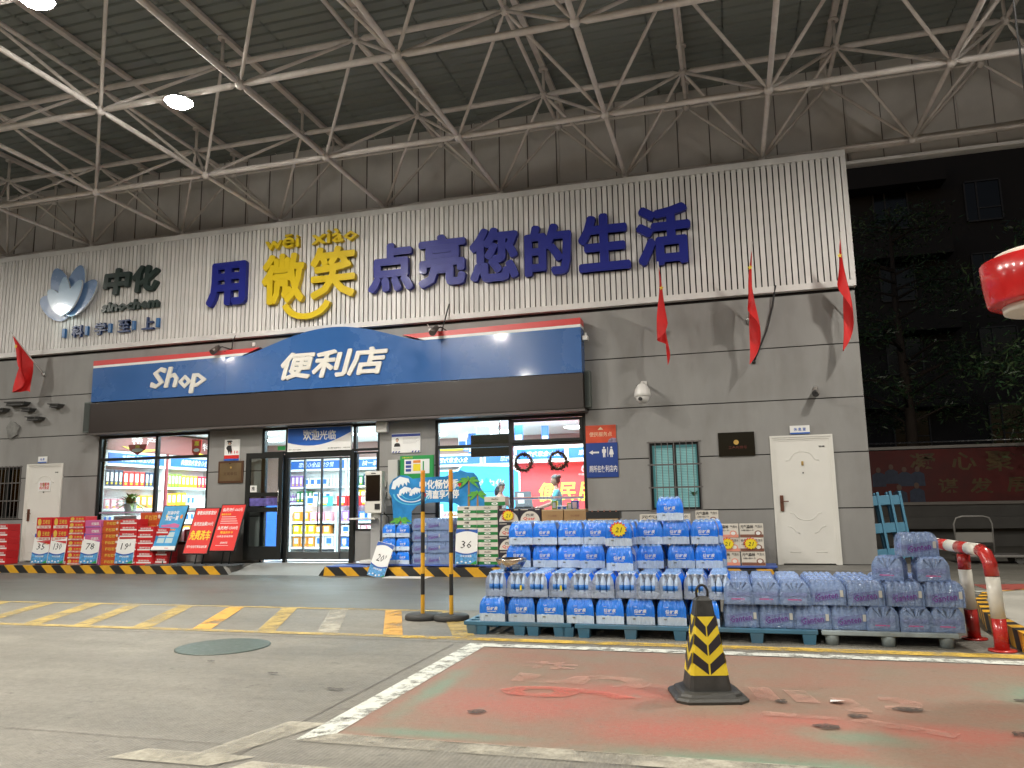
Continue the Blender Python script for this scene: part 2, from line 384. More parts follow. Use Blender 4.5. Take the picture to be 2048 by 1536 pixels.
# stains and litter
stm = worn('oil_stain', (.06, .052, .045), .48, .6, 16, .75)
for cx, cy, rx, ry in ((.42, -9.0, .07, .05), (.9, -8.55, .09, .05), (1.35, -8.95, .06, .05), (-3.3, -8.4, .05, .02), (-2.6, -8.75, .06, .03), (.22, -8.5, .04, .05), (-1.5, -9.1, .06, .04), (-4.05, -8.1, .04, .02), (.6, -8.75, .05, .04), (1.6, -8.2, .08, .03), (-.2, -6.95, .09, .03)):
    struct('oil_stain', MB().flat([(cx+(rx*(.8+.4*rnd.random()))*math.cos(t*.52), cy+ry*(.8+.4*rnd.random())*math.sin(t*.52)) for t in range(12)], GZ+.0125), stm)
solo('paper_scrap', MB().add([(.5, -8.42, GZ+.015), (.58, -8.45, GZ+.02), (.56, -8.5, GZ+.03), (.49, -8.48, GZ+.016)], [(0, 1, 2, 3)]), prw, 'crumpled white paper scrap lying on the faded red bay', 'litter')
# manhole cover: an oval plate of rings and studs
mh = thing('manhole_cover', (-4.39, -7.48, GZ), 'round grey-green manhole cover set in the concrete', 'manhole cover')
mgm = mat('manhole_green', (.085, .115, .1), .5, nz=20, amt=.15, metal=.2)
part('plate', MB().lathe([(.40, .0), (.40, .006), (.385, .008)], n=40), mgm, mh, True)
b = MB()
for k in range(1, 12):
    r = .032*k
    for i in range(6*k):
        t = 2*math.pi*i/(6*k); x, y = r*math.cos(t), r*math.sin(t)
        b.add([(x-.011, y-.009, .009), (x+.011, y-.009, .009), (x+.011, y+.009, .015), (x-.011, y+.009, .015)], [(0, 1, 2, 3)])
o = part('stud', b, mat('manhole_stud', (.4, .44, .41), .4), mh, True); o['kind'] = 'stuff'
text('lettering', '雨', -.06, .06, -.05, .05, 0, prw, mh, depth=.002)
mh.children[-1].rotation_euler = (R(-90), 0, 0); mh.children[-1].data.transform(Matrix.Translation((4.39, 7.48, -GZ))); mh.children[-1].location = (0, 0, .014)

# pavement in front of the shop, and its kerb
pave = mat('pavement_concrete', (.2, .195, .18), .7, nz=2, amt=.15, world=True, bump=50, bstr=.3, dirt=.4)
KY = -1.0
paving = struct('pavement', MB().box(-22, -9.05, KY+.12, .3, GZ-.05, -.004).box(-7.1, 2.7, KY+.12, .3, GZ-.05, -.004), pave)
struct('entrance_ramp', MB().add([(-9.05, KY, GZ+.003), (-7.1, KY, GZ+.003), (-7.1, -.1, .0), (-9.05, -.1, .0), (-7.1, .5, .0), (-9.05, .5, .0)], [(0, 1, 2, 3), (3, 2, 4, 5)]), mat('ramp_concrete', (.33, .34, .33), .5, nz=3, amt=.12, world=True, bump=60, bstr=.2))
def kerb(x0, x1, slantL=0, slantR=0):
    nseg = max(1, round((x1-x0)/1.2)); L = (x1-x0)/nseg
    t = thing('kerb', ((x0+x1)/2, KY, GZ), 'kerb painted in yellow and black diagonal stripes %s of the entrance ramp' % ('left' if x0 < -10 else 'right'), 'kerb')
    p = .235
    k0 = int(math.floor((x0)/(p*2)))-1
    b = MB(); yb = 0
    b.add([(x0, KY+.004, GZ), (x1, KY+.004, GZ), (x1-slantR, KY+.004, .0), (x0+slantL, KY+.004, .0), (x0+slantL, KY+.12, 0), (x1-slantR, KY+.12, 0), (x1, KY+.12, GZ), (x0, KY+.12, GZ)],
          [(0, 1, 2, 3), (3, 2, 5, 4), (1, 6, 5, 2), (0, 3, 4, 7)])
    part('kerb_stone', b, mat('kerb_stone', (.3, .29, .26), .7), t)
    # stripes as slanted paint bands
    for j, m in ((0, yel), (1, blk)):
        pb = MB()
        k = k0
        while k*2*p < x1+1:
            a = k*2*p+j*p; q = [(a, 0), (a+p, 0), (a+p-.17, 1), (a-.17, 1)]
            lo = x0+slantL*.0; hi = x1
            def cl(x, t_): return min(max(x, x0+slantL*t_), x1-slantR*t_)
            q2 = [(cl(x, t_), t_) for x, t_ in q]
            if abs(q2[1][0]-q2[0][0])+abs(q2[2][0]-q2[3][0]) > .02:
                pb.add([(x, KY, GZ+.002+t_*(-GZ-.001)) for x, t_ in q2]+[(q2[3][0], KY+.11, .002), (q2[2][0], KY+.11, .002)], [(0, 1, 2, 3), (3, 2, 5, 4)])
            k += 1
        part('stripe', pb, m, t)
kerb(-22, -9.0, 0, .12); kerb(-7.15, .62, .12, 0)
struct('plain_kerb', MB().box(.62, 2.7, KY+.002, KY+.12, GZ, -.003), pave)
# right-hand island of concrete pavers
isl = [(2.02, -8.2), (2.1, -6.6), (2.16, -5.4), (2.36, -4.4), (2.62, -3.7), (3.2, -3.3), (9, -3.1), (9, -8.2)]
struct('traffic_island', MB().flat(isl, -.002), mat('paver_grey', (.33, .32, .28), .7, nz=3, amt=.15, world=True, bump=50, bstr=.3))
t = thing('kerb', (2.3, -5.5, GZ), 'curved kerb of the right-hand island with worn yellow and black stripes', 'kerb')
def resample(pts, step):
    out = []
    for (ax, ay), (bx, by) in zip(pts, pts[1:]):
        L = math.hypot(bx-ax, by-ay); n_ = max(1, round(L/step))
        out += [(ax+(bx-ax)*i/n_, ay+(by-ay)*i/n_) for i in range(n_)]
    return out+[pts[-1]]
rp = resample(isl[:6], .16)
for j, m in ((0, yel), (1, blk)):
    b = MB()
    for i in range(j, len(rp)-1, 2):
        (ax, ay), (bx, by) = rp[i], rp[i+1]
        b.add([(ax-.004, ay-.08, GZ), (bx-.004, by-.08, GZ), (bx, by, 0), (ax, ay, 0), (ax+.1, ay, .002), (bx+.1, by, .002)], [(0, 3, 2, 1), (3, 4, 5, 2)])
    part('stripe', b, m, t)
# pavers beyond the island, red and white marks
b = MB()
pv = mat('paver_brown', (.2, .19, .16), .75, nz=2.5, amt=.2, world=True, var=.12, bump=40, bstr=.3)
n_ = 0
paver = MB().box(-.145, .145, -.09, .09, 0, .006).mesh('paver', pv)
for iy in range(12):
    for ix in range(13):
        x = 2.95+ix*.3+(.15 if iy % 2 else 0); y = -2.9+iy*.19
        o = bpy.data.objects.new('paver', paver); COL.objects.link(o); o.location = (x, y, GZ+.001+.001*rnd.random()); o.parent = paving; n_ += 1
struct('white_line', MB().flat([(2.35, -3.3), (2.5, -3.3), (4.5, -2.35), (4.5, -2.2)], GZ+.014), wm)
struct('white_line', MB().flat([(2.9, -2.45), (4.6, -1.9), (4.6, -1.78), (2.9, -2.3)], GZ+.014), wm)
struct('red_panel', MB().flat([(3.1, -2.28), (4.4, -1.85), (4.4, -1.2), (3.1, -1.5)], GZ+.013), worn('road_red', (.4, .09, .07), .5, .7))

# ------------------------------------------------------------------ shop building
bld = thing('shop_building', (-7, 0, 0), 'single-storey grey petrol station shop with lit windows and long blue sign', 'building')
TOPZ = 4.55
openings = [(-16.0, -15.13, .92, 2.06), (-14.96, -13.98, 0, 2.1), (-13.08, -10.29, .35, 2.65), (-9.05, -6.46, 0, 2.65), (-5.32, -2.44, .35, 2.65), (-1.34, -.48, .9, 2.07), (.67, 1.65, 0, 2.1)]
def course(z0, z1, x0, x1, parent):
    cuts = sorted({x0, x1, *[a for o_ in openings for a in o_[:2] if x0 < a < x1 and o_[2] < z1 and o_[3] > z0]})
    b = MB()
    for a, c in zip(cuts, cuts[1:]):
        mid = (a+c)/2; zz = [(z0+.009, z1-.009)]
        for o_ in openings:
            if o_[0] < mid < o_[1]:
                nz = []
                for p_, q_ in zz:
                    if o_[3] <= p_ or o_[2] >= q_: nz.append((p_, q_)); continue
                    if o_[2] > p_: nz.append((p_, o_[2]))
                    if o_[3] < q_: nz.append((o_[3], q_))
                zz = nz
        for p_, q_ in zz: part('wall_panel', MB().box(a, c, 0, .12, p_, q_), wallm, parent)
for k in range(5):
    course(.9*k, min(.9*(k+1), TOPZ), -18.5, 2.18, bld)
# backing behind the grooves, cut by the same openings
b = MB(); cuts = sorted({-18.5, 2.18, *[a for o_ in openings for a in o_[:2]]})
for a, c in zip(cuts, cuts[1:]):
    o_ = [q for q in openings if q[0] < (a+c)/2 < q[1]]
    if not o_: b.box(a, c, .022, .2, 0, TOPZ)
    else:
        if o_[0][2] > 0: b.box(a, c, .022, .2, 0, o_[0][2])
        b.box(a, c, .022, .2, o_[0][3], TOPZ)
part('backing_wall', b, groove, bld)
b = MB().box(2.06, 2.18, .2, 9, 0, 7.0).box(-18.5, -18.38, .2, 9, 0, 7.0).box(-18.38, 2.06, 8.9, 9, 0, 7.0).box(-18.5, 2.18, .1, 9, 6.93, 7.03).box(-18.4, 2.1, .1, .2, 4.56, 6.92)
part('outer_wall', b, wallm, bld)

def frame_window(x0, x1, z0, z1, vx, hz, y=.06, fw_=.045, name='window', glassm=win):
    f = part(name, MB(), dark, bld) if False else None
    b = MB().box(x0, x0+fw_, y-.04, y+.04, z0, z1).box(x1-fw_, x1, y-.04, y+.04, z0, z1).box(x0+fw_, x1-fw_, y-.04, y+.04, z0, z0+fw_).box(x0+fw_, x1-fw_, y-.04, y+.04, z1-fw_, z1)
    for v in vx: b.box(v-.03, v+.03, y-.043, y+.04, z0+fw_, z1-fw_)
    for h in hz: b.box(x0+fw_, x1-fw_, y-.038, y+.038, h-.03, h+.03)
    w_ = part(name, b, dark, bld)
    xs = [x0+fw_]+list(vx)+[x1-fw_]; zs = [z0+fw_]+list(hz)+[z1-fw_]
    for i in range(len(xs)-1):
        for j in range(len(zs)-1):
            a = xs[i]+(.03 if i else 0); c = xs[i+1]-(.03 if i < len(xs)-2 else 0); d = zs[j]+(.03 if j else 0); e = zs[j+1]-(.03 if j < len(zs)-2 else 0)
            part('pane', MB().box(a, c, y-.003, y+.003, d, e), glassm, w_)
    return w_
wl = frame_window(-13.08, -10.29, .35, 2.65, [-11.6], [2.14], fw_=.06)
wr = frame_window(-5.32, -2.44, .35, 2.65, [-3.85], [2.13], fw_=.06)
part('sash', MB().box(-3.82, -3.77, -.02, .02, 2.16, 2.58).box(-2.55, -2.5, -.02, .02, 2.16, 2.58).box(-3.77, -2.55, -.02, .02, 2.16, 2.21).box(-3.77, -2.55, -.02, .02, 2.53, 2.58), dark, wr)
# entrance: side lights, transoms, welcome board, swing leaf, glass sliding leaves
ent = frame_window(-9.05, -6.46, 2.12, 2.65, [-8.49, -7.0], [], fw_=.05, name='transom_window')
part('door_post', MB().box(-8.53, -8.46, .02, .1, 0, 2.12).box(-7.07, -6.98, -.03, .12, 0, 2.12).box(-6.5, -6.46, .02, .1, 0, 2.12).box(-9.05, -9.0, .02, .1, 0, 2.12), dark, bld)
part('door_header', MB().box(-8.46, -7.07, -.02, .12, 2.03, 2.118), dark, bld)
sl = frame_window(-6.975, -6.5, .6, 2.1, [], [], fw_=.035, name='side_window')
part('kick_panel', MB().bbox(-6.97, -6.505, .03, .09, .02, .598, .008), wallm, bld)
fx = frame_window(-9.0, -8.53, .06, 2.1, [], [], fw_=.03, name='side_window')
fr = mat('slide_frame', (.2, .22, .23), .3, metal=.8)
for i, (a, c, yy) in enumerate(((-8.45, -8.08, .07), (-8.1, -7.7, .03), (-7.7, -7.3, .03), (-7.32, -7.07, .07))):
    d = part('sliding_door', MB().box(a, a+.022, yy-.015, yy+.015, .06, 2.02).box(c-.022, c, yy-.015, yy+.015, .06, 2.02).box(a+.022, c-.022, yy-.015, yy+.015, .06, .2).box(a+.022, c-.022, yy-.015, yy+.015, 1.99, 2.02), fr, bld)
    part('pane', MB().box(a+.022, c-.022, yy-.003, yy+.003, .2, 1.99), win, d)
    if i in (1, 2): part('grip', MB().tube([(c-.05 if i == 1 else a+.05, -.0, .7), (c-.05 if i == 1 else a+.05, -.02, .74), (c-.05 if i == 1 else a+.05, -.02, 1.3), (c-.05 if i == 1 else a+.05, 0, 1.34)], .01, 6), dark, d)
# swing leaf standing open against the left pier
lf = part('door', MB(), dark, bld); lf.location = (-8.49+7, -.1, 0)
b = MB(); W_ = -.78
for (a, c, d, e) in ((W_, W_+.09, .06, 2.14), (-.09, 0, .06, 2.14), (W_+.09, -.09, .06, .32), (W_+.09, -.09, .98, 1.07), (W_+.09, -.09, 1.28, 1.36), (W_+.09, -.09, 2.03, 2.14)): b.box(a, c, -.025, .025, d, e)
lf.data = b.mesh('door', dark)
for d, e in ((.32, .98), (1.07, 1.28), (1.36, 2.03)): part('pane', MB().box(W_+.09, -.09, -.004, .004, d, e), win, lf, True)
part('notice', MB().box(W_+.1, -.1, -.012, -.006, 1.1, 1.25), mat('notice_purple', (.12, .1, .35), .5, nz=9, amt=.6), lf, True)
part('push_sticker', MB().box(W_+.1, W_+.24, -.012, -.006, 1.37, 1.5), prw, lf, True)
part('push_lettering', tmb('推', W_+.13, W_+.2, 1.4, 1.48, -.0125, .001), prblack, lf, True)
part('handle', MB().tube([(-.06, -.03, .9), (-.06, -.06, .95), (-.06, -.06, 1.4), (-.06, -.03, 1.45)], .012, 8), steel, lf, True)
lf.rotation_euler = (0, 0, R(6))
part('notice', MB().box(-8.95, -8.56, .04, .056, 1.1, 1.3), mat('poster_small', (.4, .2, .35), .5, nz=14, amt=.7), bld)
# welcome board over the door
wb = thing('welcome_board', (-7.75, -.03, 2.14), 'blue and white welcome board over the sliding entrance door', 'sign')
part('board', MB().box(-8.45, -7.05, -.03, .01, 2.15, 2.62), prw, wb)
part('blue_field', MB().plate([(-8.44, 2.61), (-8.44, 2.33)]+[(-8.44+1.38*i/12, 2.33-.1*math.sin(i/12*3.14)+.17*(i/12)**2) for i in range(1, 13)]+[(-7.06, 2.61)], -.036, -.031), prblue, wb)
text('lettering', '欢迎光临', -8.1, -7.38, 2.36, 2.55, -.037, prw, wb, off=.02)
text('small_lettering', 'WELCOME', -8.1, -7.8, 2.5, 2.57, -.04, prw, wb)
text('small_lettering', '昆仑燃气经营许可 — 中化石油', -7.55, -7.08, 2.18, 2.21, -.031, prblack, wb, off=0)
text('small_lettering', '中化 SINOCHEM', -8.42, -8.15, 2.175, 2.205, -.031, prblack, wb, off=0)

# doors
def steel_door(x0, x1, label_extra):
    b = MB(); zt = 2.1
    d = part('door', MB().box(x0+.085, x1-.085, .0, .05, .02, zt-.085), mat('door_white', (.74, .73, .68), .42, nz=2, amt=.03), bld)
    fr_ = MB()
    for o_, y_ in ((0, -.03), (.03, -.018), (.06, -.006)):
        fr_.box(x0+o_, x0+o_+.03, y_, .05, 0, zt-o_).box(x1-o_-.03, x1-o_, y_, .05, 0, zt-o_).box(x0+o_+.03, x1-o_-.03, y_, .05, zt-o_-.03, zt-o_)
    part('door_frame', fr_, MATS['door_white'], d)
    cx = (x0+x1)/2; wdt = (x1-x0)-.17
    def ridge(pts, r=.007):
        part('moulding', MB().tube([(x, -.001, z) for x, z in pts], r, 6), MATS['door_white'], d)
    ridge([(cx-wdt*.32, 1.68), (cx-wdt*.24, 1.69)]+[(cx+wdt*.22*math.cos(R(a)), 1.7+.13*math.sin(R(a))) for a in range(160, 10, -15)]+[(cx+wdt*.24, 1.69), (cx+wdt*.32, 1.68)])
    ridge([(cx-wdt*.3, .83)]+[(cx+wdt*.22*math.cos(R(a)), .84+.13*math.sin(R(a))) for a in range(190, 351, 16)]+[(cx+wdt*.3, .83)])
    for s_ in (-1, 1):
        ridge([(cx+s_*wdt*.14, .5), (cx+s_*wdt*.2, .52), (cx+s_*wdt*.28, .6), (cx+s_*wdt*.36, .62)])
        ridge([(cx+s_*wdt*.15, .2), (cx+s_*wdt*.35, .2)], .005)
    brz = mat('bronze', (.2, .09, .06), .35, metal=.7)
    h = part('handle', MB().bbox(x0+.1, x0+.155, -.025, -.0, .86, 1.12, .006), brz, d)
    part('lever', MB().tube([(x0+.128, -.02, 1.02), (x0+.128, -.055, 1.02), (x0+.23, -.055, 1.02)], .009, 6), brz, h)
    part('peephole', MB().tube([(cx, 0, 1.48), (cx, -.012, 1.48)], .012, 10), black, d)
    part('knocker', MB().bbox(cx-.018, cx+.018, -.016, -.0, 1.6, 1.67, .004), mat('brass', (.6, .42, .15), .3, metal=.8), d)
    text('sticker', '铭德', x1-.22, x1-.13, 1.89, 1.92, -.001, prblack, d)
    return d
steel_door(.67, 1.65, ''); ld = steel_door(-14.96, -13.98, '')
part('paper_notice', MB().box(-14.62, -14.28, -.012, -.008, 1.5, 1.72), prw, ld)
text('lettering', '仓库重地\n闲人免进', -14.58, -14.32, 1.54, 1.69, -.0125, prred, ld)
# barred windows
def barred(x0, x1, z0, z1, blind):
    w_ = frame_window(x0, x1, z0, z1, [(x0+x1)/2], [], y=.09, fw_=.05)
    g = MB()
    n__ = 8
    for i in range(n__+1):
        x = x0+.01+(x1-x0-.02)*i/n__; g.box(x-.006, x+.006, -.02, -.008, z0-.02, z1+.02)
    for z in (z0, z0+.39, z0+.78, z1): g.box(x0-.03, x1+.03, -.008, .0, z-.012, z+.012)
    part('security_bars', g, mat('bar_grey', (.16, .15, .145), .5, metal=.3), w_)
    if blind:
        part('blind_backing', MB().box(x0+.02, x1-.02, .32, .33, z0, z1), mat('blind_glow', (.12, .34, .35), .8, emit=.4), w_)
        sm_ = MB()
        k = 0; z = z0+.02
        while z < z1-.1:
            sm_.add([(x0+.08, .2, z), (x1-.08, .2, z), (x1-.08, .21, z+.022), (x0+.08, .21, z+.022)], [(0, 1, 2, 3)]); z += .028
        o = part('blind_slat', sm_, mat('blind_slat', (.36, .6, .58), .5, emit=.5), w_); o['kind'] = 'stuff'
    else:
        part('dark_room', MB().box(x0+.02, x1-.02, .3, .31, z0, z1), black, w_)
barred(-1.34, -.48, .9, 2.07, True); barred(-16.0, -15.13, .92, 2.06, False)

# ------------------------------------------------------------------ slat cladding
cl = thing('slat_cladding', (-7, -.1, TOPZ), 'wide screen of upright white slats above the grey shop wall', 'cladding')
part('backing', MB().box(-18.5, 2.18, .0, .09, 4.57, 6.9), slatback, cl)
part('bottom_rail', MB().box(-18.5, 2.2, -.115, .1, 4.545, 4.65), slatm, cl)
part('top_rail', MB().box(-18.5, 2.2, -.115, .1, 6.83, 6.94), slatm, cl)
part('end_post', MB().box(2.12, 2.2, -.117, .1, 4.652, 6.828), slatm, cl)
sm1 = MB().box(-.0385, .0385, -.0, .06, 0, 2.176).mesh('slat', slatm)
x = 2.065; i = 0
while x > -18.5:
    o = bpy.data.objects.new('slat', sm1); COL.objects.link(o); o.parent = cl; o.location = (x+7, -.004-.003*rnd.random(), 4.652-TOPZ); x -= .1; i += 1

# ------------------------------------------------------------------ canopy: space frame, roof sheets, fascia
can = thing('canopy', (-6, -4, 7), 'huge petrol station canopy of white tubes under a grey ribbed roof', 'canopy')
MOD = 2.455; LZ, UZ = 7.1, 8.35
LX = [-1.57+MOD*k for k in range(-7, 4)]; UX = [-.39+MOD*k for k in range(-7, 3)]
LX = [x for x in LX if x > -19]; UX = [x for x in UX if x > -19]
LY = [.2, -2.24, -4.7, -7.15, -9.6]; UY = [.3, -.94, -3.45, -5.92, -8.4]
def strut(name, a, b_, r):
    a, b_ = Vector(a), Vector(b_); d = (b_-a).normalized(); e = .09
    p = [a+d*.03, a+d*e, a+d*(e+.06), b_-d*(e+.06), b_-d*e, b_-d*.03]
    part(name, MB().tube(p, [r*.45, r*.5, r, r, r*.5, r*.45], 8), pipe, can)
sph = MB().lathe([(.025, -.075), (.058, -.05), (.075, 0), (.058, .05), (.025, .075)], n=12).mesh('node', pipe)
def nodeball(x, y, z):
    o = bpy.data.objects.new('node', sph); COL.objects.link(o); o.parent = can; o.location = Vector((x, y, z))-wloc(can)
for j, y in enumerate(LY):
    for i, x in enumerate(LX):
        nodeball(x, y, LZ)
        if i+1 < len(LX): strut('bottom_chord', (x, y, LZ), (LX[i+1], y, LZ), .048 if j else .03)
        if j+1 < len(LY): strut('bottom_chord', (x, y, LZ), (x, LY[j+1], LZ), .04)
for j, y in enumerate(UY):
    for i, x in enumerate(UX):
        nodeball(x, y, UZ)
        if i+1 < len(UX): strut('top_chord', (x, y, UZ), (UX[i+1], y, UZ), .05 if j else .028)
        if j+1 < len(UY): strut('top_chord', (x, y, UZ), (x, UY[j+1], UZ), .036)
for j, y in enumerate(LY):
    for i, x in enumerate(LX):
        for ux in (x-1.275, x+1.18):
            u = min(UX, key=lambda q: abs(q-ux))
            if abs(u-ux) > .2: continue
            for uy in ((UY[j], UY[j+1]) if j+1 < len(UY) else (UY[j],)):
                strut('brace', (x, y, LZ), (u, uy, UZ), .028)
# purlins hung on short stubs
for i, x in enumerate(UX):
    part('purlin', MB().box(x-.05, x+.05, -11, .75, 8.86, 8.93), pipe, can)
    for y in UY:
        part('stub', MB().tube([(x, y, UZ+.05), (x, y, 8.83)], .028, 8).tube([(x, y, 8.82), (x, y, 8.855)], .085, 12), pipe, can)
# ribbed sheets
for s_ in range(24):
    x0 = -19.2+s_*1.22; b = MB(); y = -11.0
    prof = []
    while y < .8:
        prof += [(y, 8.95), (y+.16, 8.95), (y+.175, 8.985), (y+.215, 8.985), (y+.23, 8.95)]; y += .23
    vs = []; fs = []
    for (yy, zz) in prof: vs += [(x0, yy, zz), (x0+1.2, yy, zz)]
    for k in range(len(prof)-1): fs.append((2*k, 2*k+2, 2*k+3, 2*k+1))
    part('roof_sheet', b.add(vs, fs), roofm, can)
part('roof_deck', MB().box(-19.4, 10.2, -30, .9, 9.02, 9.1).box(-19.4, 10.2, -30, -11.05, 8.95, 9.02), roofm, can)
# fascia of upright panels behind the shop front
x = -19.2
k = 0
while x < 10:
    part('fascia_panel', MB().box(x+.006, x+.592, .8, .84, 7.06, 9.0), panelm, can)
    part('panel_seam', MB().box(x-.012, x+.0, .785, .82, 7.06, 8.96), mat('seam', (.2, .17, .16), .6), can)
    if k % 3 == 0: part('panel_seam', MB().box(x+.03, x+.055, .77, .799, 7.06, 8.96), panelm, can)
    x += .6; k += 1
part('fascia_rail', MB().box(-19.2, 10, .7, .86, 7.0, 7.06), panelm, can)
part('fascia_rail', MB().box(-19.2, 10, .84, .9, 7.0, 9.0), panelm, can)
part('drain_pipe', MB().tube([(1.72, .45, 6.95), (1.72, .45, 7.08), (1.76, .45, 7.15), (1.86, .45, 7.17), (9, .45, 7.3)], .075, 12), pipe, can)

def lampthing(x, y, z, lab, power):
    t = thing('canopy_lamp', (x, y, z), lab, 'lamp', 'round lamps under the canopy')
    part('housing', MB().lathe([(.02, .02), (.19, .012), (.2, 0), (.21, .0), (.2, .03), (.12, .06), (.1, .09), (.05, .1)], n=20), steel, t, True)
    part('lens', MB().lathe([(.01, -.075), (.09, -.065), (.15, -.035), (.185, .0), (.185, .01)], n=20), mat('lamp_lens', (1, .97, .88), .3, emit=300.), t, True)
    part('hanger', MB().box(-.03, .03, -.06, .06, .09, .125), steel, t, True)
    ld_ = bpy.data.lights.new('lamp_light', 'AREA'); ld_.shape = 'DISK'; ld_.size = .36; ld_.energy = power; ld_.color = (1., .93, .84)
    lo = bpy.data.objects.new('lamp_light', ld_); COL.objects.link(lo); lo.parent = t; lo.location = (0, 0, -.085)
    return t
for i, (x, y, z, q) in enumerate(((-7.5, -4.72, 6.98, 'first in the left-hand row, lit, nearest the shop'), (-7.5, -7.17, 6.98, 'second in the left-hand row, at the top left corner'), (3.75, -4.7, 6.98, 'first in the right-hand row, lit, nearest the shop'),
                                  (3.75, -9.6, 6.98, 'second in the right-hand row, lit'), (-7.5, -12.5, 6.98, 'third in the left-hand row, lit'), (3.75, -16, 6.98, 'third in the right-hand row, lit'), (-8.8, -21, 6.98, 'fourth in the left-hand row, lit'), (-1.2, -14.6, 6.98, 'added unseen between the two rows as front fill'), (-7.5, -9.6, 6.98, 'added as fill between the second and third of the left-hand row'), (-18.6, -4.7, 6.98, 'nearest the shop in the row beyond the left picture edge'), (-18.6, -12.5, 6.98, 'farther out in the row beyond the left picture edge'))):  # the one between the rows and the extra left-row one are added fill
    lampthing(x, y, z, 'round white canopy lamp, '+q, LAMP_W*(.8 if i == 6 else 1.))

# ------------------------------------------------------------------ big shop sign
SY = -.35
sg = thing('shop_sign', (-7.7, SY, 3.33), 'long blue sign box with white shop lettering over the windows', 'sign')
def zt(x): return 4.08+(x+13)/10.6*.07
top = [(-9.3, zt(-9.3))]
for i in range(1, 24):
    u = i/24; x = -9.3+u*3.85; top.append((x, zt(x)+.42*math.sin(math.pi*u)**1.25*(1 if u < 1 else 1)))
top += [(-5.45, zt(-5.45))]
out = [(-13.02, 3.35), (-2.41, 3.33), (-2.41, zt(-2.41))]+top[::-1]+[(-13.02, zt(-13.02))]
part('face', MB().plate(out, SY, SY+.3), blue_sign, sg)
part('white_stripe', MB().plate([(-13.02, zt(-13.02)+.002), (-9.36, zt(-9.36)+.002), (-9.2, zt(-9.2)+.052), (-13.02, zt(-13.02)+.052)], SY+.001, SY+.3), prw, sg)
part('white_stripe', MB().plate([(-5.39, zt(-5.4)+.002), (-2.41, zt(-2.41)+.002), (-2.41, zt(-2.41)+.052), (-5.55, zt(-5.5)+.052)], SY+.001, SY+.3), prw, sg)
part('red_stripe', MB().plate([(-13.02, zt(-13.02)+.054), (-9.19, zt(-9.2)+.054), (-8.95, zt(-9)+.14), (-13.02, zt(-13.02)+.16)], SY-.001, SY+.3), red_sign, sg)
part('red_stripe', MB().plate([(-5.56, zt(-5.5)+.054), (-2.41, zt(-2.41)+.054), (-2.41, zt(-2.41)+.17), (-5.85, zt(-5.8)+.14)], SY-.001, SY+.3), red_sign, sg)
lw = mat('sign_letter_white', (.72, .7, .64), .4)
text('lettering', 'Sh', -11.46, -10.83, 3.56, 3.97, SY, lw, sg, depth=.03, off=.0, fat=.018, shear=.25)
text('lettering', 'o', -10.8, -10.53, 3.53, 3.77, SY, lw, sg, depth=.03, off=0, fat=.02)
text('lettering', 'p', -10.51, -10.18, 3.42, 3.79, SY, lw, sg, depth=.03, off=0, fat=.018, shear=.2)
for ch, a, c in (('便', -8.42, -7.74), ('利', -7.68, -6.96), ('店', -6.9, -6.2)):
    text('lettering', ch, a, c, 3.56, 4.06, SY, lw, sg, depth=.035, off=.0, fat=.022, shear=.28)
part('joint', MB().box(-9.72, -9.715, SY-.002, SY, 3.34, 4.1).box(-5.05, -5.045, SY-.002, SY, 3.34, 4.1), mat('joint', (.02, .08, .3), .5), sg)
df = thing('shutter_fascia', (-7.7, SY, 2.66), 'dark brown shutter box running under the blue shop sign', 'fascia')
part('box', MB().bbox(-13.04, -2.4, SY+.01, -.005, 2.69, 3.328, .012), brown, df)
part('lower_lip', MB().box(-13.06, -2.38, SY-.01, -.003, 2.645, 2.685), mat('lip', (.09, .08, .075), .4), df)
# spotlights and cables over the sign
for x, lab in ((-9.85, 'small dark spotlight clamped on the sign top left of the blue hump'), (-5.13, 'small dark spotlight clamped on the sign top right of the blue hump')):
    t = thing('spotlight', (x, SY-.15, zt(x)+.1), lab, 'spotlight')
    part('head', MB().tube([(x+.02, SY-.1, zt(x)+.2), (x-.01, SY-.26, zt(x)+.06)], [.055, .065], 10), mat('spot_metal', (.12, .1, .09), .4, metal=.5), t)
    part('arm', MB().tube([(x+.1, -.0, zt(x)+.2), (x+.1, SY-.1, zt(x)+.2), (x+.02, SY-.12, zt(x)+.16)], .012, 6), black, t)
solo('cable', MB().tube([(-9.68, -.1, 4.63), (-9.74, -.13, 4.45), (-9.7, -.2, 4.3), (-9.75, -.36, 4.22)], .012, 6), black, 'short black cable hanging down to the left spotlight', 'cable')
solo('cable', MB().tube([(-4.98, -.12, 4.85), (-5.02, -.2, 4.6), (-5.05, -.26, 4.4), (-5.06, -.35, 4.22)], .014, 6), black, 'thick black cable coming down to the right spotlight', 'cable')
solo('cable', MB().tube([(.93, -.12, 4.66), (.86, -.06, 4.3), (.74, -.04, 3.9), (.6, -.02, 3.6), (.5, -.02, 3.38)], .016, 6).lathe([(.03, -.03), (.03, .03)], c=(.5, -.02, 3.38), n=8), black, 'black cable hanging down the grey wall between two red flags', 'cable')
t = thing('junction_bracket', (-5.4, -.05, 4.4), 'small white wall bracket under the slats right of the blue hump', 'bracket')
part('body', MB().bbox(-5.43, -5.33, -.06, 0, 4.36, 4.42, .008).tube([(-5.4, -.04, 4.42), (-5.44, -.09, 4.5)], .01, 6), white, t)
solo('wall_socket', MB().bbox(-9.34, -9.28, -.03, 0, 4.36, 4.44, .005), prw, 'tiny white junction plate on the wall left of the blue hump', 'junction box')

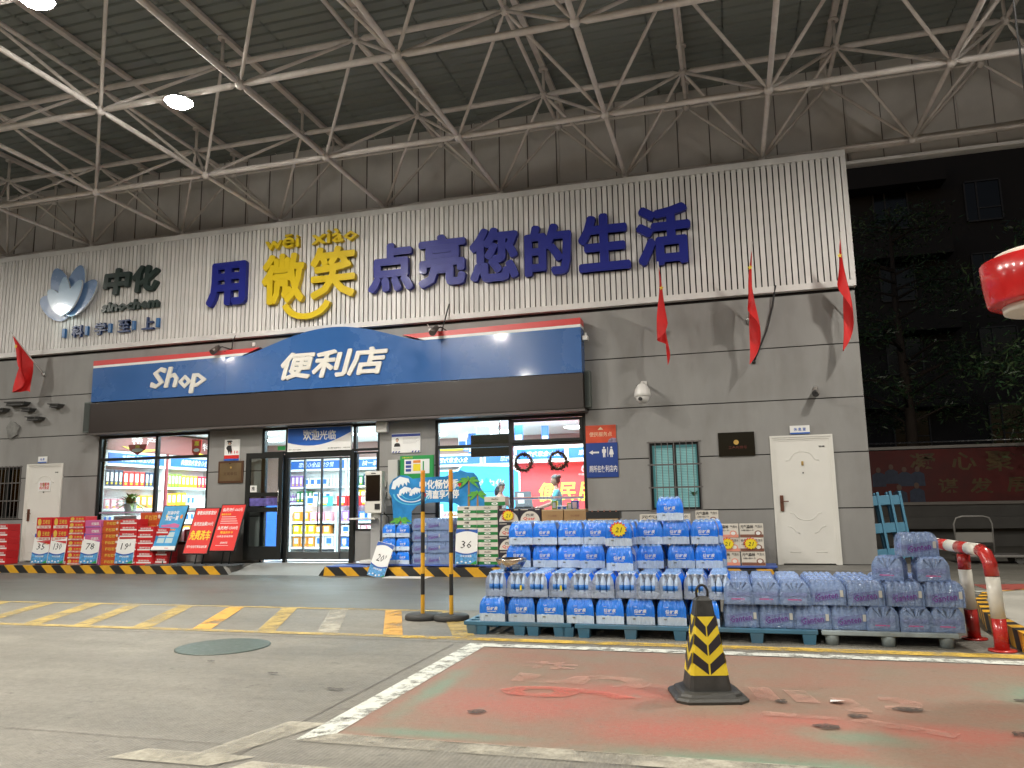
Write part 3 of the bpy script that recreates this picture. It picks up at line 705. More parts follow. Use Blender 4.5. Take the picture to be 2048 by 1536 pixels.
# slogan letters, each one its own channel letter
nthL = dict(zip('用点亮您的生活', ('first', 'second', 'third', 'fourth', 'fifth', 'sixth', 'seventh')))
YL = -.13
for ch, a, b0, z0, z1 in (('用', -10.36, -9.42, 5.22, 6.16), ('点', -6.64, -5.68, 5.18, 6.16), ('亮', -5.57, -4.61, 5.18, 6.22), ('您', -4.53, -3.57, 5.18, 6.24), ('的', -3.45, -2.56, 5.2, 6.18), ('生', -2.43, -1.49, 5.18, 6.26), ('活', -1.37, -.42, 5.18, 6.3)):
    solo('channel_letter', tmb(ch, a+.04, b0-.04, z0+.04, z1-.04, YL, depth=.1, off=.0, fat=.042, res=2), letter_blue, 'dark blue raised character mounted on the white slats, %s of seven from the left' % nthL[ch], 'letter', 'slogan letters on the slats')
for ch, a, b0, z0, z1 in (('微', -9.03, -8.06, 5.15, 6.2), ('笑', -7.92, -6.93, 5.17, 6.24)):
    solo('channel_letter', tmb(ch, a+.03, b0-.03, z0+.03, z1-.03, YL, depth=.1, off=.0, fat=.034, res=2), letter_yel, 'large yellow raised character on the white slats, %s of the two' % ('left' if ch == '微' else 'right'), 'letter', 'slogan letters on the slats')
for s_, a, b0 in (('wēi', -9.0, -8.2), ('xiào', -7.92, -6.88)):
    solo('channel_letter', tmb(s_, a+.02, b0-.02, 6.33, 6.6, YL, depth=.08, off=.0, fat=.012), letter_yel, 'small yellow raised word %s above the large yellow characters' % ('wei' if a < -8.5 else 'xiao'), 'letter', 'slogan letters on the slats')
sm_ = [(-8.0+.56*math.cos(R(a)), 5.2+.42*math.sin(R(a))) for a in range(195, 346, 10)]
sm2 = [(-8.0+.44*math.cos(R(a)), 5.24+.34*math.sin(R(a))) for a in range(345, 194, -10)]
solo('channel_letter', MB().plate(sm_+sm2, YL-.1, YL), letter_yel, 'yellow curved smile under the two yellow characters', 'letter', 'slogan letters on the slats')
# company emblem of petals and its wording
em = thing('petal_emblem', (-14.0, YL, 5.3), 'illuminated fan of pale blue petals on the slats at the far left', 'emblem')
def petal(cx, cz, ang, L, W_, y, m):
    pts = []
    for i in range(24):
        t_ = 2*math.pi*i/24; u = L*.5*math.cos(t_)+L*.5; v = W_*.5*math.sin(t_)*(1-.18*math.cos(t_))
        v *= 1.0; pts.append((cx+u*math.cos(R(ang))-v*math.sin(R(ang)), cz+u*math.sin(R(ang))+v*math.cos(R(ang))))
    o_ = part('petal', MB().plate(pts, y-.04, y, 0, 1), [m, mat('petal_edge', (.62, .66, .68), .3)], em)
pb_ = mat('petal_blue', (.12, .22, .42), .3, nz=2, amt=.1, coat=.4); pb2 = mat('petal_pale', (.22, .36, .52), .3, coat=.4)
for k, (ang, L, W_, m_) in enumerate(((152, .95, .52, pb_), (112, 1.2, .58, pb_), (75, 1.15, .55, pb_), (42, 1.05, .5, pb_), (130, .78, .36, pb2), (93, .85, .34, pb2), (58, .85, .34, pb2))):
    petal(-13.96, 5.37, ang, L, W_, YL-.03*(k % 4)-(.12 if k > 3 else 0), m_)
part('glow_tube', MB().tube([(-14.02, YL-.27, 5.44), (-13.98, YL-.27, 5.37), (-13.92, YL-.27, 5.35), (-13.86, YL-.27, 5.42)], .022, 8), mat('emblem_light', (.75, 1, .95), .3, emit=14), em)
pl = bpy.data.lights.new('emblem_glow', 'POINT'); pl.energy = 1.3; pl.color = (.75, 1, .95); pl.shadow_soft_size = .08
po = bpy.data.objects.new('emblem_glow', pl); COL.objects.link(po); po.parent = em; po.location = (.07, -.42, .02)
for ch, a, b0 in (('中', -13.04, -12.36), ('化', -12.3, -11.6)):
    solo('channel_letter', tmb(ch, a+.03, b0-.03, 5.75, 6.29, YL, depth=.08, off=.0, fat=.032, shear=.1), letter_dark, 'dark green raised character above the word sinochem, %s one' % ('left' if ch == '中' else 'right'), 'letter', 'company name letters')
solo('channel_letter', tmb('sinochem', -13.05, -11.58, 5.37, 5.57, YL, depth=.06, off=.0, fat=.018, shear=.15), letter_dark, 'dark green raised word sinochem beside the petal emblem', 'letter', 'company name letters')
tb = mat('tagline_blue', (.02, .05, .16), .35)
for i, ch in enumerate('科学至上'):
    x = -13.7+i*.62; z = 4.98+.01*i
    solo('channel_letter', tmb(ch, x-.14, x+.16, z-.13, z+.14, YL, depth=.06, off=.02), tb, 'small navy raised character in the tagline under the emblem, %s of four' % ('first', 'second', 'third', 'fourth')[i], 'letter', 'tagline letters')
for i in range(5):
    x = -14.06+i*.62
    solo('tagline_bar', MB().box(x-.035, x+.035, YL-.06, YL, 4.87+.01*i, 5.07+.01*i), mat('tagline_bar', (.03, .14, .36), .35), 'small upright blue bar in the tagline, %s from the left' % ('first', 'second', 'third', 'fourth', 'fifth')[i], 'letter', 'tagline bars')

# ------------------------------------------------------------------ flags
flagm = mat('flag_red', (.6, .012, .012), .65, nz=6, amt=.12)
starm = mat('flag_star', (.8, .6, .05), .6)
def flag(bx, bz, tx, ty, tz, lab, seed, hang=1.15, wid=.3, lean=0.):
    r_ = random.Random(seed)
    t = thing('flag', (bx, -.05, bz), lab, 'flag', 'red flags on the shop front')
    part('pole', MB().tube([(bx, 0, bz), (tx, ty, tz)], .013, 8), mat('pole_white', (.6, .58, .55), .4), t)
    part('bracket', MB().tube([(bx, 0, bz), (bx+(tx-bx)*.08, ty*.08, bz+(tz-bz)*.08)], .03, 8), steel, t)
    NU, NV = 22, 20; vs = []; fs = []
    a = Vector((bx, 0, bz)); b_ = Vector((tx, ty, tz)); ax = b_-a
    for i in range(NU+1):            # along pole from the tip downwards
        u = i/NU; p = b_-ax*(.05+.62*u)
        for j in range(NV+1):
            v = j/NV
            drop = v*hang*(.9+.15*math.sin(5*u+seed))
            # the cloth hangs down and gathers together below the pole
            gather = v**.7; cx = b_.x-ax.x*.4+lean*v; cy = b_.y-ax.y*.45
            x = p.x*(1-gather*.55)+cx*gather*.55+math.sin(u*7+seed+v*.7)*.1*gather*wid/.3+.012*math.sin(v*6+seed)*gather
            y = p.y*(1-gather*.5)+cy*gather*.5+math.cos(u*13+seed*2+v*3)*.05*gather
            z = p.z*(1-.15*v)+(b_.z-ax.z*.35)*.15*v-drop*(.75+.4*u*(1-u)+.22*u)
            vs.append((x, y, z))
    for i in range(NU):
        for j in range(NV): fs.append((i*(NV+1)+j, i*(NV+1)+j+1, (i+1)*(NV+1)+j+1, (i+1)*(NV+1)+j))
    c = part('cloth', MB().add(vs, fs, 0, True), flagm, t)
    # star near the tip
    k = 2*(NV+1)+6; p = Vector(vs[k]); s = MB()
    pts = [(p.x+.045*(1 if q % 2 == 0 else .42)*math.cos(R(90+36*q)), p.z+.045*(1 if q % 2 == 0 else .42)*math.sin(R(90+36*q))) for q in range(10)]
    s.plate(pts, p.y-.028, p.y-.022); part('star', s, starm, c)
flag(-.98, 3.95, -.96, -.95, 5.02, 'red flag hanging limp right of the blue sign, leftmost of the right-hand three', 1.3, 1.15, .3)
flag(.45, 4.05, .56, -.95, 5.2, 'red flag hanging limp, in the middle of the right-hand three', 2.9, 1.2, .3)
flag(2.02, 4.0, 1.9, -.95, 5.22, 'red flag with yellow star hanging limp at the right end of the wall', 4.1, 1.15, .3)
flag(-14.68, 4.07, -15.1, -.62, 5.02, 'red flag on a slanting pole at the far left of the wall', 6.2, 1.05, .55, .0)

# ------------------------------------------------------------------ wall fixtures
camwh = mat('camera_white', (.72, .71, .68), .35)
t = thing('dome_camera', (-1.37, 0, 2.9), 'white dome security camera on a bracket above the barred window', 'security camera')
part('bracket', MB().bbox(-1.42, -1.32, -.02, 0, 3.0, 3.16, .006).tube([(-1.37, -.01, 3.1), (-1.37, -.3, 3.09), (-1.37, -.36, 3.05), (-1.37, -.36, 2.98)], .028, 10), camwh, t)
part('housing', MB().lathe([(.05, .2), (.085, .17), (.125, .1), (.14, .02), (.14, -.02), (.12, -.03)][::-1], c=(-1.37, -.36, 2.86), n=24), camwh, t)
part('ball', MB().lathe([(.02, -.14), (.07, -.125), (.105, -.08), (.12, -.03), (.115, -.02)], c=(-1.37, -.36, 2.86), n=24), camwh, t)
part('lens', MB().tube([(-1.39, -.45, 2.79), (-1.4, -.49, 2.785)], .034, 14), black, t)
part('cable', MB().tube([(-1.42, -.01, 3.07), (-1.5, -.02, 3.06), (-1.5, -.01, 3.09)], .008, 6), black, t)
t = thing('security_camera', (1.43, 0, 2.74), 'grey bullet security camera above the right-hand white door', 'security camera')
cg = mat('camera_grey', (.3, .28, .26), .35, metal=.4)
part('body', MB().tube([(1.44, -.06, 2.81), (1.42, -.3, 2.75)], [.05, .062], 16), cg, t)
part('lens_ring', MB().lathe([(.02, 0), (.03, .006), (.04, 0), (.05, .006), (.058, 0)], c=(0, 0, 0), n=16), black, t, True)
t.children[-1].location = (-.012, -.303, .008); t.children[-1].rotation_euler = (R(98), 0, R(5))
part('mount', MB().tube([(1.45, 0, 2.86), (1.45, -.05, 2.86), (1.44, -.07, 2.82)], [.045, .04, .02], 12), cg, t)
for x0, x1, zz, lab in ((-2.4, -2.3, 2.72, 'tall dark column speaker at the right end of the blue sign'), (-13.32, -13.12, 2.72, 'tall dark column speaker at the left end of the blue sign')):
    t = thing('column_speaker', ((x0+x1)/2, -.1, zz), lab, 'speaker')
    part('cabinet', MB().bbox(x0, x1, -.22, -.04, zz, zz+.66, .012), mat('speaker_grey', (.1, .12, .11), .5), t)
    part('grille', MB().box(x0+.015, x1-.015, -.226, -.221, zz+.03, zz+.63), mat('grille', (.05, .06, .055), .7), t)
    part('bracket', MB().box((x0+x1)/2-.02, (x0+x1)/2+.02, -.04, 0, zz+.2, zz+.45), steel, t)
t = thing('wall_box', (-6.37, -.06, 2.46), 'square white plastic box on the pier right of the entrance', 'junction box')
part('case', MB().bbox(-6.49, -6.26, -.13, 0, 2.45, 2.65, .02), white, t)
t = thing('meter_box', (-6.2, -.06, 1.35), 'tall narrow white cabinet on the pier beside the green notice', 'cabinet')
part('case', MB().bbox(-6.24, -6.04, -.1, 0, 1.2, 1.92, .01), mat('cab_white', (.5, .5, .47), .5), t)
part('switch', MB().bbox(-6.45, -6.3, -.05, 0, 1.42, 1.52, .008).bbox(-6.45, -6.3, -.05, 0, 1.22, 1.32, .008), MATS['cab_white'], t)
t = thing('bracket_light', (-2.3, -.2, 4.0), 'small white bracket at the upper right corner of the blue sign', 'bracket')
part('body', MB().bbox(-2.4, -2.3, -.3, -.18, 3.92, 4.0, .008).box(-2.36, -2.33, -.25, -.2, 4.0, 4.06), camwh, t)
# wall signs
def sign_board(name, x0, x1, z0, z1, m, label, cat='sign', y=-.02, th=.02):
    t = thing(name, ((x0+x1)/2, y, z0), label, cat); part('board', MB().box(x0, x1, y, y+th, z0, z1), m, t); return t
t = sign_board('service_sign', -2.44, -1.9, 2.1, 2.41, mat('sign_orange', (.6, .07, .025), .4, nz=3, amt=.2), 'red public service sign on the wall right of the shop window')
text('lettering', '便民服务点', -2.37, -1.97, 2.21, 2.29, -.021, mat('cream', (.75, .6, .4), .5), t, off=0)
part('emblem', MB().plate([(-2.22, 2.33), (-2.12, 2.33), (-2.14, 2.35), (-2.17, 2.38), (-2.2, 2.35)], -.023, -.02), MATS['cream'], t)
part('picture', MB().plate([(-1.9, 2.101), (-2.05, 2.101), (-2.03, 2.15), (-1.98, 2.18), (-1.9, 2.17)], -.023, -.02), mat('pic', (.25, .2, .3), .5, nz=20, amt=.6), t)
t = sign_board('toilet_sign', -2.44, -1.88, 1.49, 2.098, mat('toilet_blue', (.012, .05, .26), .4), 'blue toilet direction sign with arrow and two figures on the wall')
text('lettering', '厕所在便利店内', -2.39, -1.9, 1.58, 1.7, -.021, prw, t, off=.01)
part('arrow', MB().plate([(-2.39, 1.93), (-2.32, 1.97), (-2.32, 1.945), (-2.21, 1.945), (-2.21, 1.915), (-2.32, 1.915), (-2.32, 1.89)], -.023, -.02), prw, t)
part('divider', MB().box(-2.06, -2.05, -.023, -.02, 1.85, 2.02), prw, t)
for cx, fem in ((-2.12, 0), (-1.99, 1)):
    b = MB().plate(ell(cx, 2.01, .018, .018, 10), -.023, -.02)
    if fem: b.plate([(cx-.02, 1.985), (cx+.02, 1.985), (cx+.042, 1.89), (cx+.02, 1.885), (cx+.02, 1.84), (cx+.004, 1.84), (cx+.004, 1.885), (cx-.004, 1.885), (cx-.004, 1.84), (cx-.02, 1.84), (cx-.02, 1.885), (cx-.042, 1.89)], -.023, -.02)
    else: b.plate([(cx-.035, 1.985), (cx+.035, 1.985), (cx+.035, 1.92), (cx+.022, 1.92), (cx+.02, 1.84), (cx+.004, 1.84), (cx, 1.9), (cx-.004, 1.84), (cx-.02, 1.84), (cx-.022, 1.92), (cx-.035, 1.92)], -.023, -.02)
    part('figure_symbol', b, prw, t)
t = sign_board('black_plaque', -.16, .43, 1.79, 2.19, mat('plaque_black', (.008, .008, .007), .15), 'black wall plaque with a small gold seal between barred window and door', 'plaque', y=-.03, th=.03)
part('gold_seal', MB().plate(ell(.13, 2.02, .042, .042, 16), -.035, -.031), mat('gold', (.6, .38, .1), .35, metal=.4), t)
text('lettering', '工人先锋号', 0.0, .3, 1.91, 1.96, -.031, mat('dim_red', (.12, .015, .01), .5), t, off=0)
t = sign_board('room_sign', 1.0, 1.31, 2.12, 2.26, prw, 'small white rest room name plate above the right-hand white door', y=-.03, th=.02)
part('blue_strip', MB().box(1.001, 1.309, -.033, -.031, 2.121, 2.145), prblue, t); text('lettering', '休 息 室', 1.06, 1.25, 2.17, 2.225, -.031, prblue, t)
t = sign_board('room_sign', -14.66, -14.42, 2.12, 2.26, prw, 'small white store name plate above the left-hand white door', y=-.03, th=.02)
part('blue_strip', MB().box(-14.659, -14.421, -.033, -.031, 2.121, 2.145), prblue, t); text('lettering', '仓 库', -14.6, -14.48, 2.17, 2.225, -.031, prblue, t)
t = sign_board('police_notice', -9.91, -9.56, 2.02, 2.45, prw, 'white police notice with officer figure and 110 above the brass plaque')
part('red_band', MB().box(-9.909, -9.561, -.024, -.021, 2.06, 2.13), prred, t); part('blue_band', MB().box(-9.909, -9.561, -.024, -.021, 2.021, 2.058), prblue, t)
text('lettering', '110', -9.74, -9.58, 2.16, 2.22, -.021, prred, t)
part('officer_figure', MB().plate(ell(-9.79, 2.375, .045, .035, 12), -.024, -.021).plate([(-9.86, 2.4), (-9.72, 2.4), (-9.74, 2.43), (-9.84, 2.43)], -.026, -.0241).plate([(-9.83, 2.33), (-9.75, 2.33), (-9.73, 2.22), (-9.76, 2.15), (-9.78, 2.22), (-9.8, 2.15), (-9.83, 2.22), (-9.87, 2.28)], -.024, -.021), prblack, t)
part('face', MB().plate(ell(-9.79, 2.365, .03, .025, 10), -.0265, -.0245), mat('skin_print', (.6, .4, .3), .6), t)
t = sign_board('brass_plaque', -10.03, -9.45, 1.57, 2.01, mat('frame_brown', (.09, .04, .02), .4), 'brown-framed brass plaque on the pier left of the entrance', 'plaque', y=-.03, th=.03)
part('plate', MB().box(-9.99, -9.49, -.035, -.031, 1.61, 1.97), mat('brass_dull', (.2, .14, .075), .35, metal=.5, nz=4, amt=.12), t)
part('emblem', MB().plate(ell(-9.73, 1.88, .022, .022, 12), -.038, -.0355), MATS['gold'], t)
text('lettering', '文明单位', -9.9, -9.58, 1.72, 1.79, -.0355, MATS['frame_brown'], t, off=0)
t = sign_board('staff_notice', -6.2, -5.61, 2.05, 2.42, prw, 'white staff notice with portrait on the pier right of the entrance')
part('blue_band', MB().box(-6.199, -5.611, -.024, -.021, 2.36, 2.41), mat('navy', (.03, .06, .3), .5), t)
for a in (-6.19, -6.13, -6.07, -5.79, -5.73, -5.67): part('stripe', MB().plate([(a, 2.052), (a+.03, 2.052), (a+.05, 2.085), (a+.02, 2.085)], -.024, -.021), MATS['navy'], t)
part('portrait', MB().plate([(-6.15, 2.17), (-6.02, 2.17), (-6.03, 2.22), (-6.06, 2.24), (-6.11, 2.24), (-6.14, 2.22)], -.024, -.021).plate(ell(-6.085, 2.3, .03, .035, 12), -.024, -.021), prblack, t)
part('face', MB().plate(ell(-6.085, 2.285, .025, .032, 12), -.026, -.0245), MATS['skin_print'], t)
for k in range(6): part('print_line', MB().box(-5.97, -5.64-.03*(k % 3), -.0225, -.021, 2.33-.02*k, 2.334-.02*k), mat('print_grey', (.35, .35, .36), .6), t)
for k in range(2): part('print_line', MB().box(-6.17, -6.02, -.0225, -.021, 2.14-.03*k, 2.145-.03*k), MATS['print_grey'], t)
t = sign_board('green_notice', -6.02, -5.34, 1.42, 1.99, prgreen, 'green notice board with white chart on the pier behind the wave display', y=-.03, th=.03)
part('chart', MB().box(-5.93, -5.42, -.034, -.031, 1.65, 1.92), prw, t)
part('chart_cell', MB().box(-5.9, -5.79, -.037, -.0345, 1.83, 1.89).box(-5.9, -5.79, -.037, -.0345, 1.76, 1.81).box(-5.9, -5.79, -.037, -.0345, 1.69, 1.74), MATS['navy'], t)
part('chart_cell', MB().box(-5.75, -5.6, -.037, -.0345, 1.7, 1.83), pryel, t); part('chart_cell', MB().box(-5.75, -5.6, -.037, -.0345, 1.85, 1.9), prorange, t)
part('chart_cell', MB().box(-5.555, -5.53, -.037, -.0345, 1.7, 1.88), prgreen, t)
text('lettering', '垃圾分类公示', -5.98, -5.76, 1.94, 1.97, -.031, pryel, t, off=0)
solo('exit_sign', MB().box(-8.72, -8.55, .05, .056, 2.2, 2.28), prgreen, 'little green exit sticker inside the transom left of the welcome board', 'sign')
# eave-like wall ledges and grey round emblem at the far left
lm = mat('ledge_dark', (.05, .05, .048), .6)
for x0, x1, z, lab in ((-15.55, -15.05, 3.42, 'longest of the dark wall ledges at the far left'), (-15.95, -15.62, 3.3, 'dark wall ledge cut by the left picture edge'), (-15.1, -14.87, 3.27, 'short dark wall ledge below the longest one'), (-14.93, -14.6, 3.06, 'lowest of the dark wall ledges'), (-14.33, -14.1, 3.32, 'small dark wall ledge nearest the blue sign')):
    t = thing('wall_ledge', ((x0+x1)/2, 0, z), lab, 'wall ornament', 'dark ledges on the left wall')
    part('slab', MB().plate([(x0, z), (x1-.02, z), (x1+.02, z+.05), (x0+.02, z+.07)], -.16, 0), lm, t)
    part('cap', MB().plate([(x0-.03, z+.07), (x1+.03, z+.052), (x1+.03, z+.075), (x0-.03, z+.093)], -.19, 0), lm, t)
t = thing('round_emblem', (-15.43, 0, 2.75), 'round grey cut-out emblem on the wall above the left door', 'wall ornament')
part('disc', MB().plate([(-15.43+(.17+.025*math.sin(5*a))*math.cos(a), 2.89+(.19+.03*math.cos(3*a))*math.sin(a)) for a in [i*.2618 for i in range(24)]], -.05, 0), mat('emblem_grey', (.2, .2, .19), .5, nz=8, amt=.3), t)

# ------------------------------------------------------------------ shop interior
room = thing('shop_interior', (-7.7, 3, 0), 'bright white room of the shop seen through the glass', 'room')
iw = mat('interior_white', (.78, .8, .8), .6)
part('floor', MB().box(-13.7, -2.3, .2, 7.0, -.1, -.0), mat('tile_floor', (.6, .6, .58), .25), room)
part('ceiling', MB().box(-13.7, -2.3, .2, 7.0, 2.92, 3.0), iw, room)
part('back_wall', MB().box(-13.7, -2.3, 6.9, 7.0, 0, 2.92), mat('maroon_wall', (.42, .27, .24), .6), room)
part('side_wall', MB().box(-13.8, -13.7, .2, 7.0, 0, 2.92), MATS['maroon_wall'], room)
part('front_lining', MB().box(-13.7, -13.1, .2, .24, 0, 2.92), iw, room)
part('side_wall', MB().box(-2.4, -2.3, .2, 7.0, 0, 2.92), mat('red_wall', (.62, .07, .07), .5), room)
lpm = mat('ceiling_panel', (.92, .98, 1), .4, emit=14.)
for i, (x, y) in enumerate(((-5.45, 3.6), (-3.6, 5.2), (-5.6, 5.5), (-7.5, 5.6), (-9.1, 4.6), (-11.2, 3.4), (-12.4, 1.6), (-2.9, 3.0), (-9.3, 1.6), (-12.2, 5.2), (-6.3, 1.6))):
    t = thing('ceiling_light', (x, y, 2.9), 'bright round ceiling light in the shop, number %d from the %s' % (i+1, 'till'), 'ceiling light', 'ceiling lights in the shop')
    t['label'] = 'bright round ceiling light in the shop, '+('above the till', 'above the red service wall', 'above the blue advertising board', 'above the third back shelf', 'above the low shelves behind the door', 'above the drinks cooler', 'above the potted plant', 'at the right end near the red wall', 'just inside the sliding door', 'in the far left corner', 'behind the payment terminal')[i]
    part('diffuser', MB().lathe([(.005, 0), (.3, 0), (.32, .02), (.005, .02)], n=24), lpm, t, True)
for x, y, sx in ((-4.2, 3.2, 2.2), (-7.8, 3.2, 2.2), (-11.4, 3.0, 2.4), (-4.2, 1.2, 2.2), (-7.8, 1.2, 2.2), (-11.6, 1.2, 2.4), (-8, 5.2, 5.0)):
    la = bpy.data.lights.new('shop_light', 'AREA'); la.shape = 'RECTANGLE'; la.size = sx; la.size_y = .7; la.energy = SHOP_W*1.0; la.color = (.8, .96, 1.)
    lo = bpy.data.objects.new('shop_light', la); COL.objects.link(lo); lo.location = (x, y, 2.88); lo.parent = None
    lo.parent = room; lo.location = Vector((x, y, 2.88))-room.location
shelfw = mat('shelf_white', (.8, .82, .82), .4)
hdr = mat('header_blue', (.02, .12, .42), .35, emit=.25)
maroon = mat('maroon_post', (.22, .03, .04), .5)
goodcols = dict(navy=(.015, .04, .09), red=(.6, .03, .03), green=(.2, .4, .05), yellow=(.8, .55, .02), crimson=(.55, .02, .06), orange=(.8, .3, .04), blue=(.03, .15, .5), white=(.7, .7, .68), pink=(.7, .3, .35), dkgreen=(.02, .16, .06), violet=(.3, .15, .45), brown=(.3, .13, .05), teal=(.05, .4, .4))
gm = {k: mat('goods_'+k, v, .4) for k, v in goodcols.items()}
gmesh = {}
def gbox(c, w_, d_, h_):
    k = ('b', c, round(w_, 2), round(h_, 2))
    if k not in gmesh:
        b = MB().bbox(-w_/2, w_/2, -d_/2, d_/2, 0, h_, .006, 0)
        b.box(-w_*.3, w_*.3, -d_/2-.002, -d_/2+.002, h_*.3, h_*.85, 1)
        b.box(-w_*.2, w_*.2, -d_/2-.004, -d_/2+.002, h_*.12, h_*.24, 2)
        gmesh[k] = b.mesh('gift_box', [gm[c], gm['white' if c != 'white' else 'blue'], gm['yellow']])
    return gmesh[k], 'goods_box'
def gbot(c, w_, d_, h_):
    k = ('o', c, round(w_, 2), round(h_, 2))
    if k not in gmesh:
        b = MB().lathe([(w_*.4, 0), (w_*.45, h_*.05), (w_*.45, h_*.6), (w_*.18, h_*.78), (w_*.16, h_*.92)], n=10, mi=0).lathe([(w_*.19, h_*.92), (w_*.19, h_)], n=8, mi=1).lathe([(w_*.46, h_*.2), (w_*.46, h_*.5)], n=10, mi=1)
        gmesh[k] = b.mesh('bottle', [gm[c], gm['white']])
    return gmesh[k], 'bottle'
names = dict(navy='dark navy', red='red', green='light green', yellow='yellow', crimson='crimson', orange='orange', blue='blue', white='white', pink='pink', dkgreen='dark green', violet='violet', brown='brown', teal='teal')
def shelf_unit(ox, oy, rz, W_, levels, label, content, H=2.0, hd=True, txt='全心全意为您服务', depth=.35):
    """ox,oy centre of the unit's back, front faces local -y"""
    t = thing('shelf_unit', (ox, oy, 0), label, 'shelf', 'white shelf units in the shop', rz)
    part('back_panel', MB().box(-W_/2, W_/2, -.03, 0, 0, H), shelfw, t, True)
    part('side_panel', MB().box(-W_/2, -W_/2+.03, -depth, -.03, 0, H), shelfw, t, True)
    part('side_panel', MB().box(W_/2-.03, W_/2, -depth, -.03, 0, H), shelfw, t, True)
    for z in levels: part('shelf', MB().box(-W_/2+.03, W_/2-.03, -depth, -.03, z-.05, z), shelfw, t, True)
    if hd:
        part('header', MB().box(-W_/2, W_/2, -depth-.02, -.03, H, H+.34), shelfw, t, True)
        h_ = part('header_sign', MB().box(-W_/2+.06, W_/2-.06, -depth-.03, -depth-.021, H+.06, H+.29), hdr, t, True)
        part('lettering', tmb(txt, -W_*.26, W_*.3, H+.11, H+.25, -depth-.031, .002, off=.0, mirror=True, shear=.2), mat('header_letter', (.8, .85, .9), .5, emit=.4), h_, True)
    ca, sa = math.cos(rz), math.sin(rz)
    for z, items in zip(levels, content):
        n_ = sum(c for _, _, c, _ in items); x = -W_/2+.07; seen_ = set()
        for kind, colr, cnt, (w_, h_) in items:
            for k in range(cnt):
                nthG = ('first', 'second', 'third', 'fourth', 'fifth', 'sixth')
                if x+w_ > W_/2-.04: break
                me, nm = (gbox if kind == 'b' else gbot)(colr, w_*.92, .16, h_)
                lx, ly = x+w_/2, -depth+.11
                meshthing(nm, me, (ox+lx*ca-ly*sa, oy+lx*sa+ly*ca, z), '%s %s %s, %s, %s' % (nthG[k], names[colr], 'packet' if kind == 'b' else 'bottle', ('lowest', 'second', 'third', 'fourth')[levels.index(z)]+' shelf' if len(items) == 1 or colr not in seen_ else 'same shelf again', label.replace('white ', '')), 'packet' if kind == 'b' else 'bottle', '%s goods on %s' % (names[colr], label.replace('white ', '')[:50]), rz)
                x += w_
            x += .01; seen_.add(colr)
# west wall, facing into the room (+x): local -y -> +x means rz=+90deg
P = lambda k, c, n, w_, h_: (k, c, n, (w_, h_))
shelf_unit(-13.62, 1.35, R(90), 1.9, (.35, .75, 1.1, 1.6), 'white wall shelf nearest the glass by the plant', [
    [P('b', 'brown', 5, .3, .3)], [P('b', 'white', 6, .14, .2), P('b', 'pink', 4, .16, .18)], [P('b', 'pink', 3, .2, .22), P('b', 'white', 2, .15, .25), P('b', 'orange', 3, .2, .3)],
    [P('b', 'navy', 4, .13, .36), P('b', 'red', 4, .17, .34), P('b', 'navy', 3, .13, .34)]], H=2.05)
shelf_unit(-13.62, 3.3, R(90), 1.8, (.35, .75, 1.15, 1.6), 'white wall shelf behind the window mullion', [
    [P('b', 'orange', 5, .3, .3)], [P('b', 'teal', 3, .16, .25), P('b', 'white', 3, .18, .22), P('o', 'teal', 6, .1, .25)], [P('b', 'orange', 2, .16, .3), P('b', 'yellow', 2, .18, .32), P('b', 'white', 2, .16, .24), P('o', 'white', 5, .1, .26)],
    [P('b', 'green', 4, .12, .33), P('b', 'yellow', 4, .15, .3), P('b', 'crimson', 4, .14, .3)]], H=2.05)
shelf_unit(-13.62, 5.2, R(90), 1.8, (.35, .75, 1.15, 1.6), 'white wall shelf in the far left corner of the shop', [
    [P('b', 'blue', 5, .3, .3)], [P('b', 'teal', 6, .16, .25), P('o', 'teal', 6, .1, .25)], [P('b', 'teal', 3, .16, .25), P('b', 'white', 4, .18, .3)], [P('b', 'blue', 4, .15, .24), P('b', 'pink', 4, .14, .2), P('b', 'white', 3, .12, .22)]], H=2.05)
for y in (.34, 2.37, 4.26): solo('maroon_post', MB().box(-13.64, -13.24, y-.05, y+.02, 0, 2.4), maroon, 'maroon upright post between the wall shelves at y %d' % y, 'post', 'maroon posts between shelves')['label'] = 'maroon upright post %s in the left window' % {0: 'nearest the glass', 2: 'between the first two wall shelves', 4: 'between the farther wall shelves'}[int(y)]
t = thing('speciality_banner', (-13.2, 3.4, 2.45), 'maroon banner with white characters and yellow swoosh above the wall shelves', 'banner')
part('panel', MB().box(-13.26, -13.22, .3, 6.2, 2.4, 2.86), mat('maroon_banner', (.2, .06, .055), .5), t)
sw = [(-1.0+2*i/16, -.1*math.sin(math.pi*i/16)) for i in range(17)]+[(1.0-2*i/16, -.1*math.sin(math.pi*(1-i/16))+.06*math.sin(math.pi*i/16)) for i in range(1, 16)]
for cy, ch in ((1.4, '特 产'), (3.9, '特 产')):
    b = tmb(ch, -.3, .5, 2.56, 2.76, 0, .004, off=0); b.v = [(-13.216-v[1], cy+v[0], v[2]) for v in b.v]
    part('lettering', b, prw, t)
    b = MB().plate(sw, -.01, 0); b.v = [(-13.216-v[1], cy+v[0]*.6, 2.5+v[2]) for v in b.v]; part('swoosh', b, pryel, t)
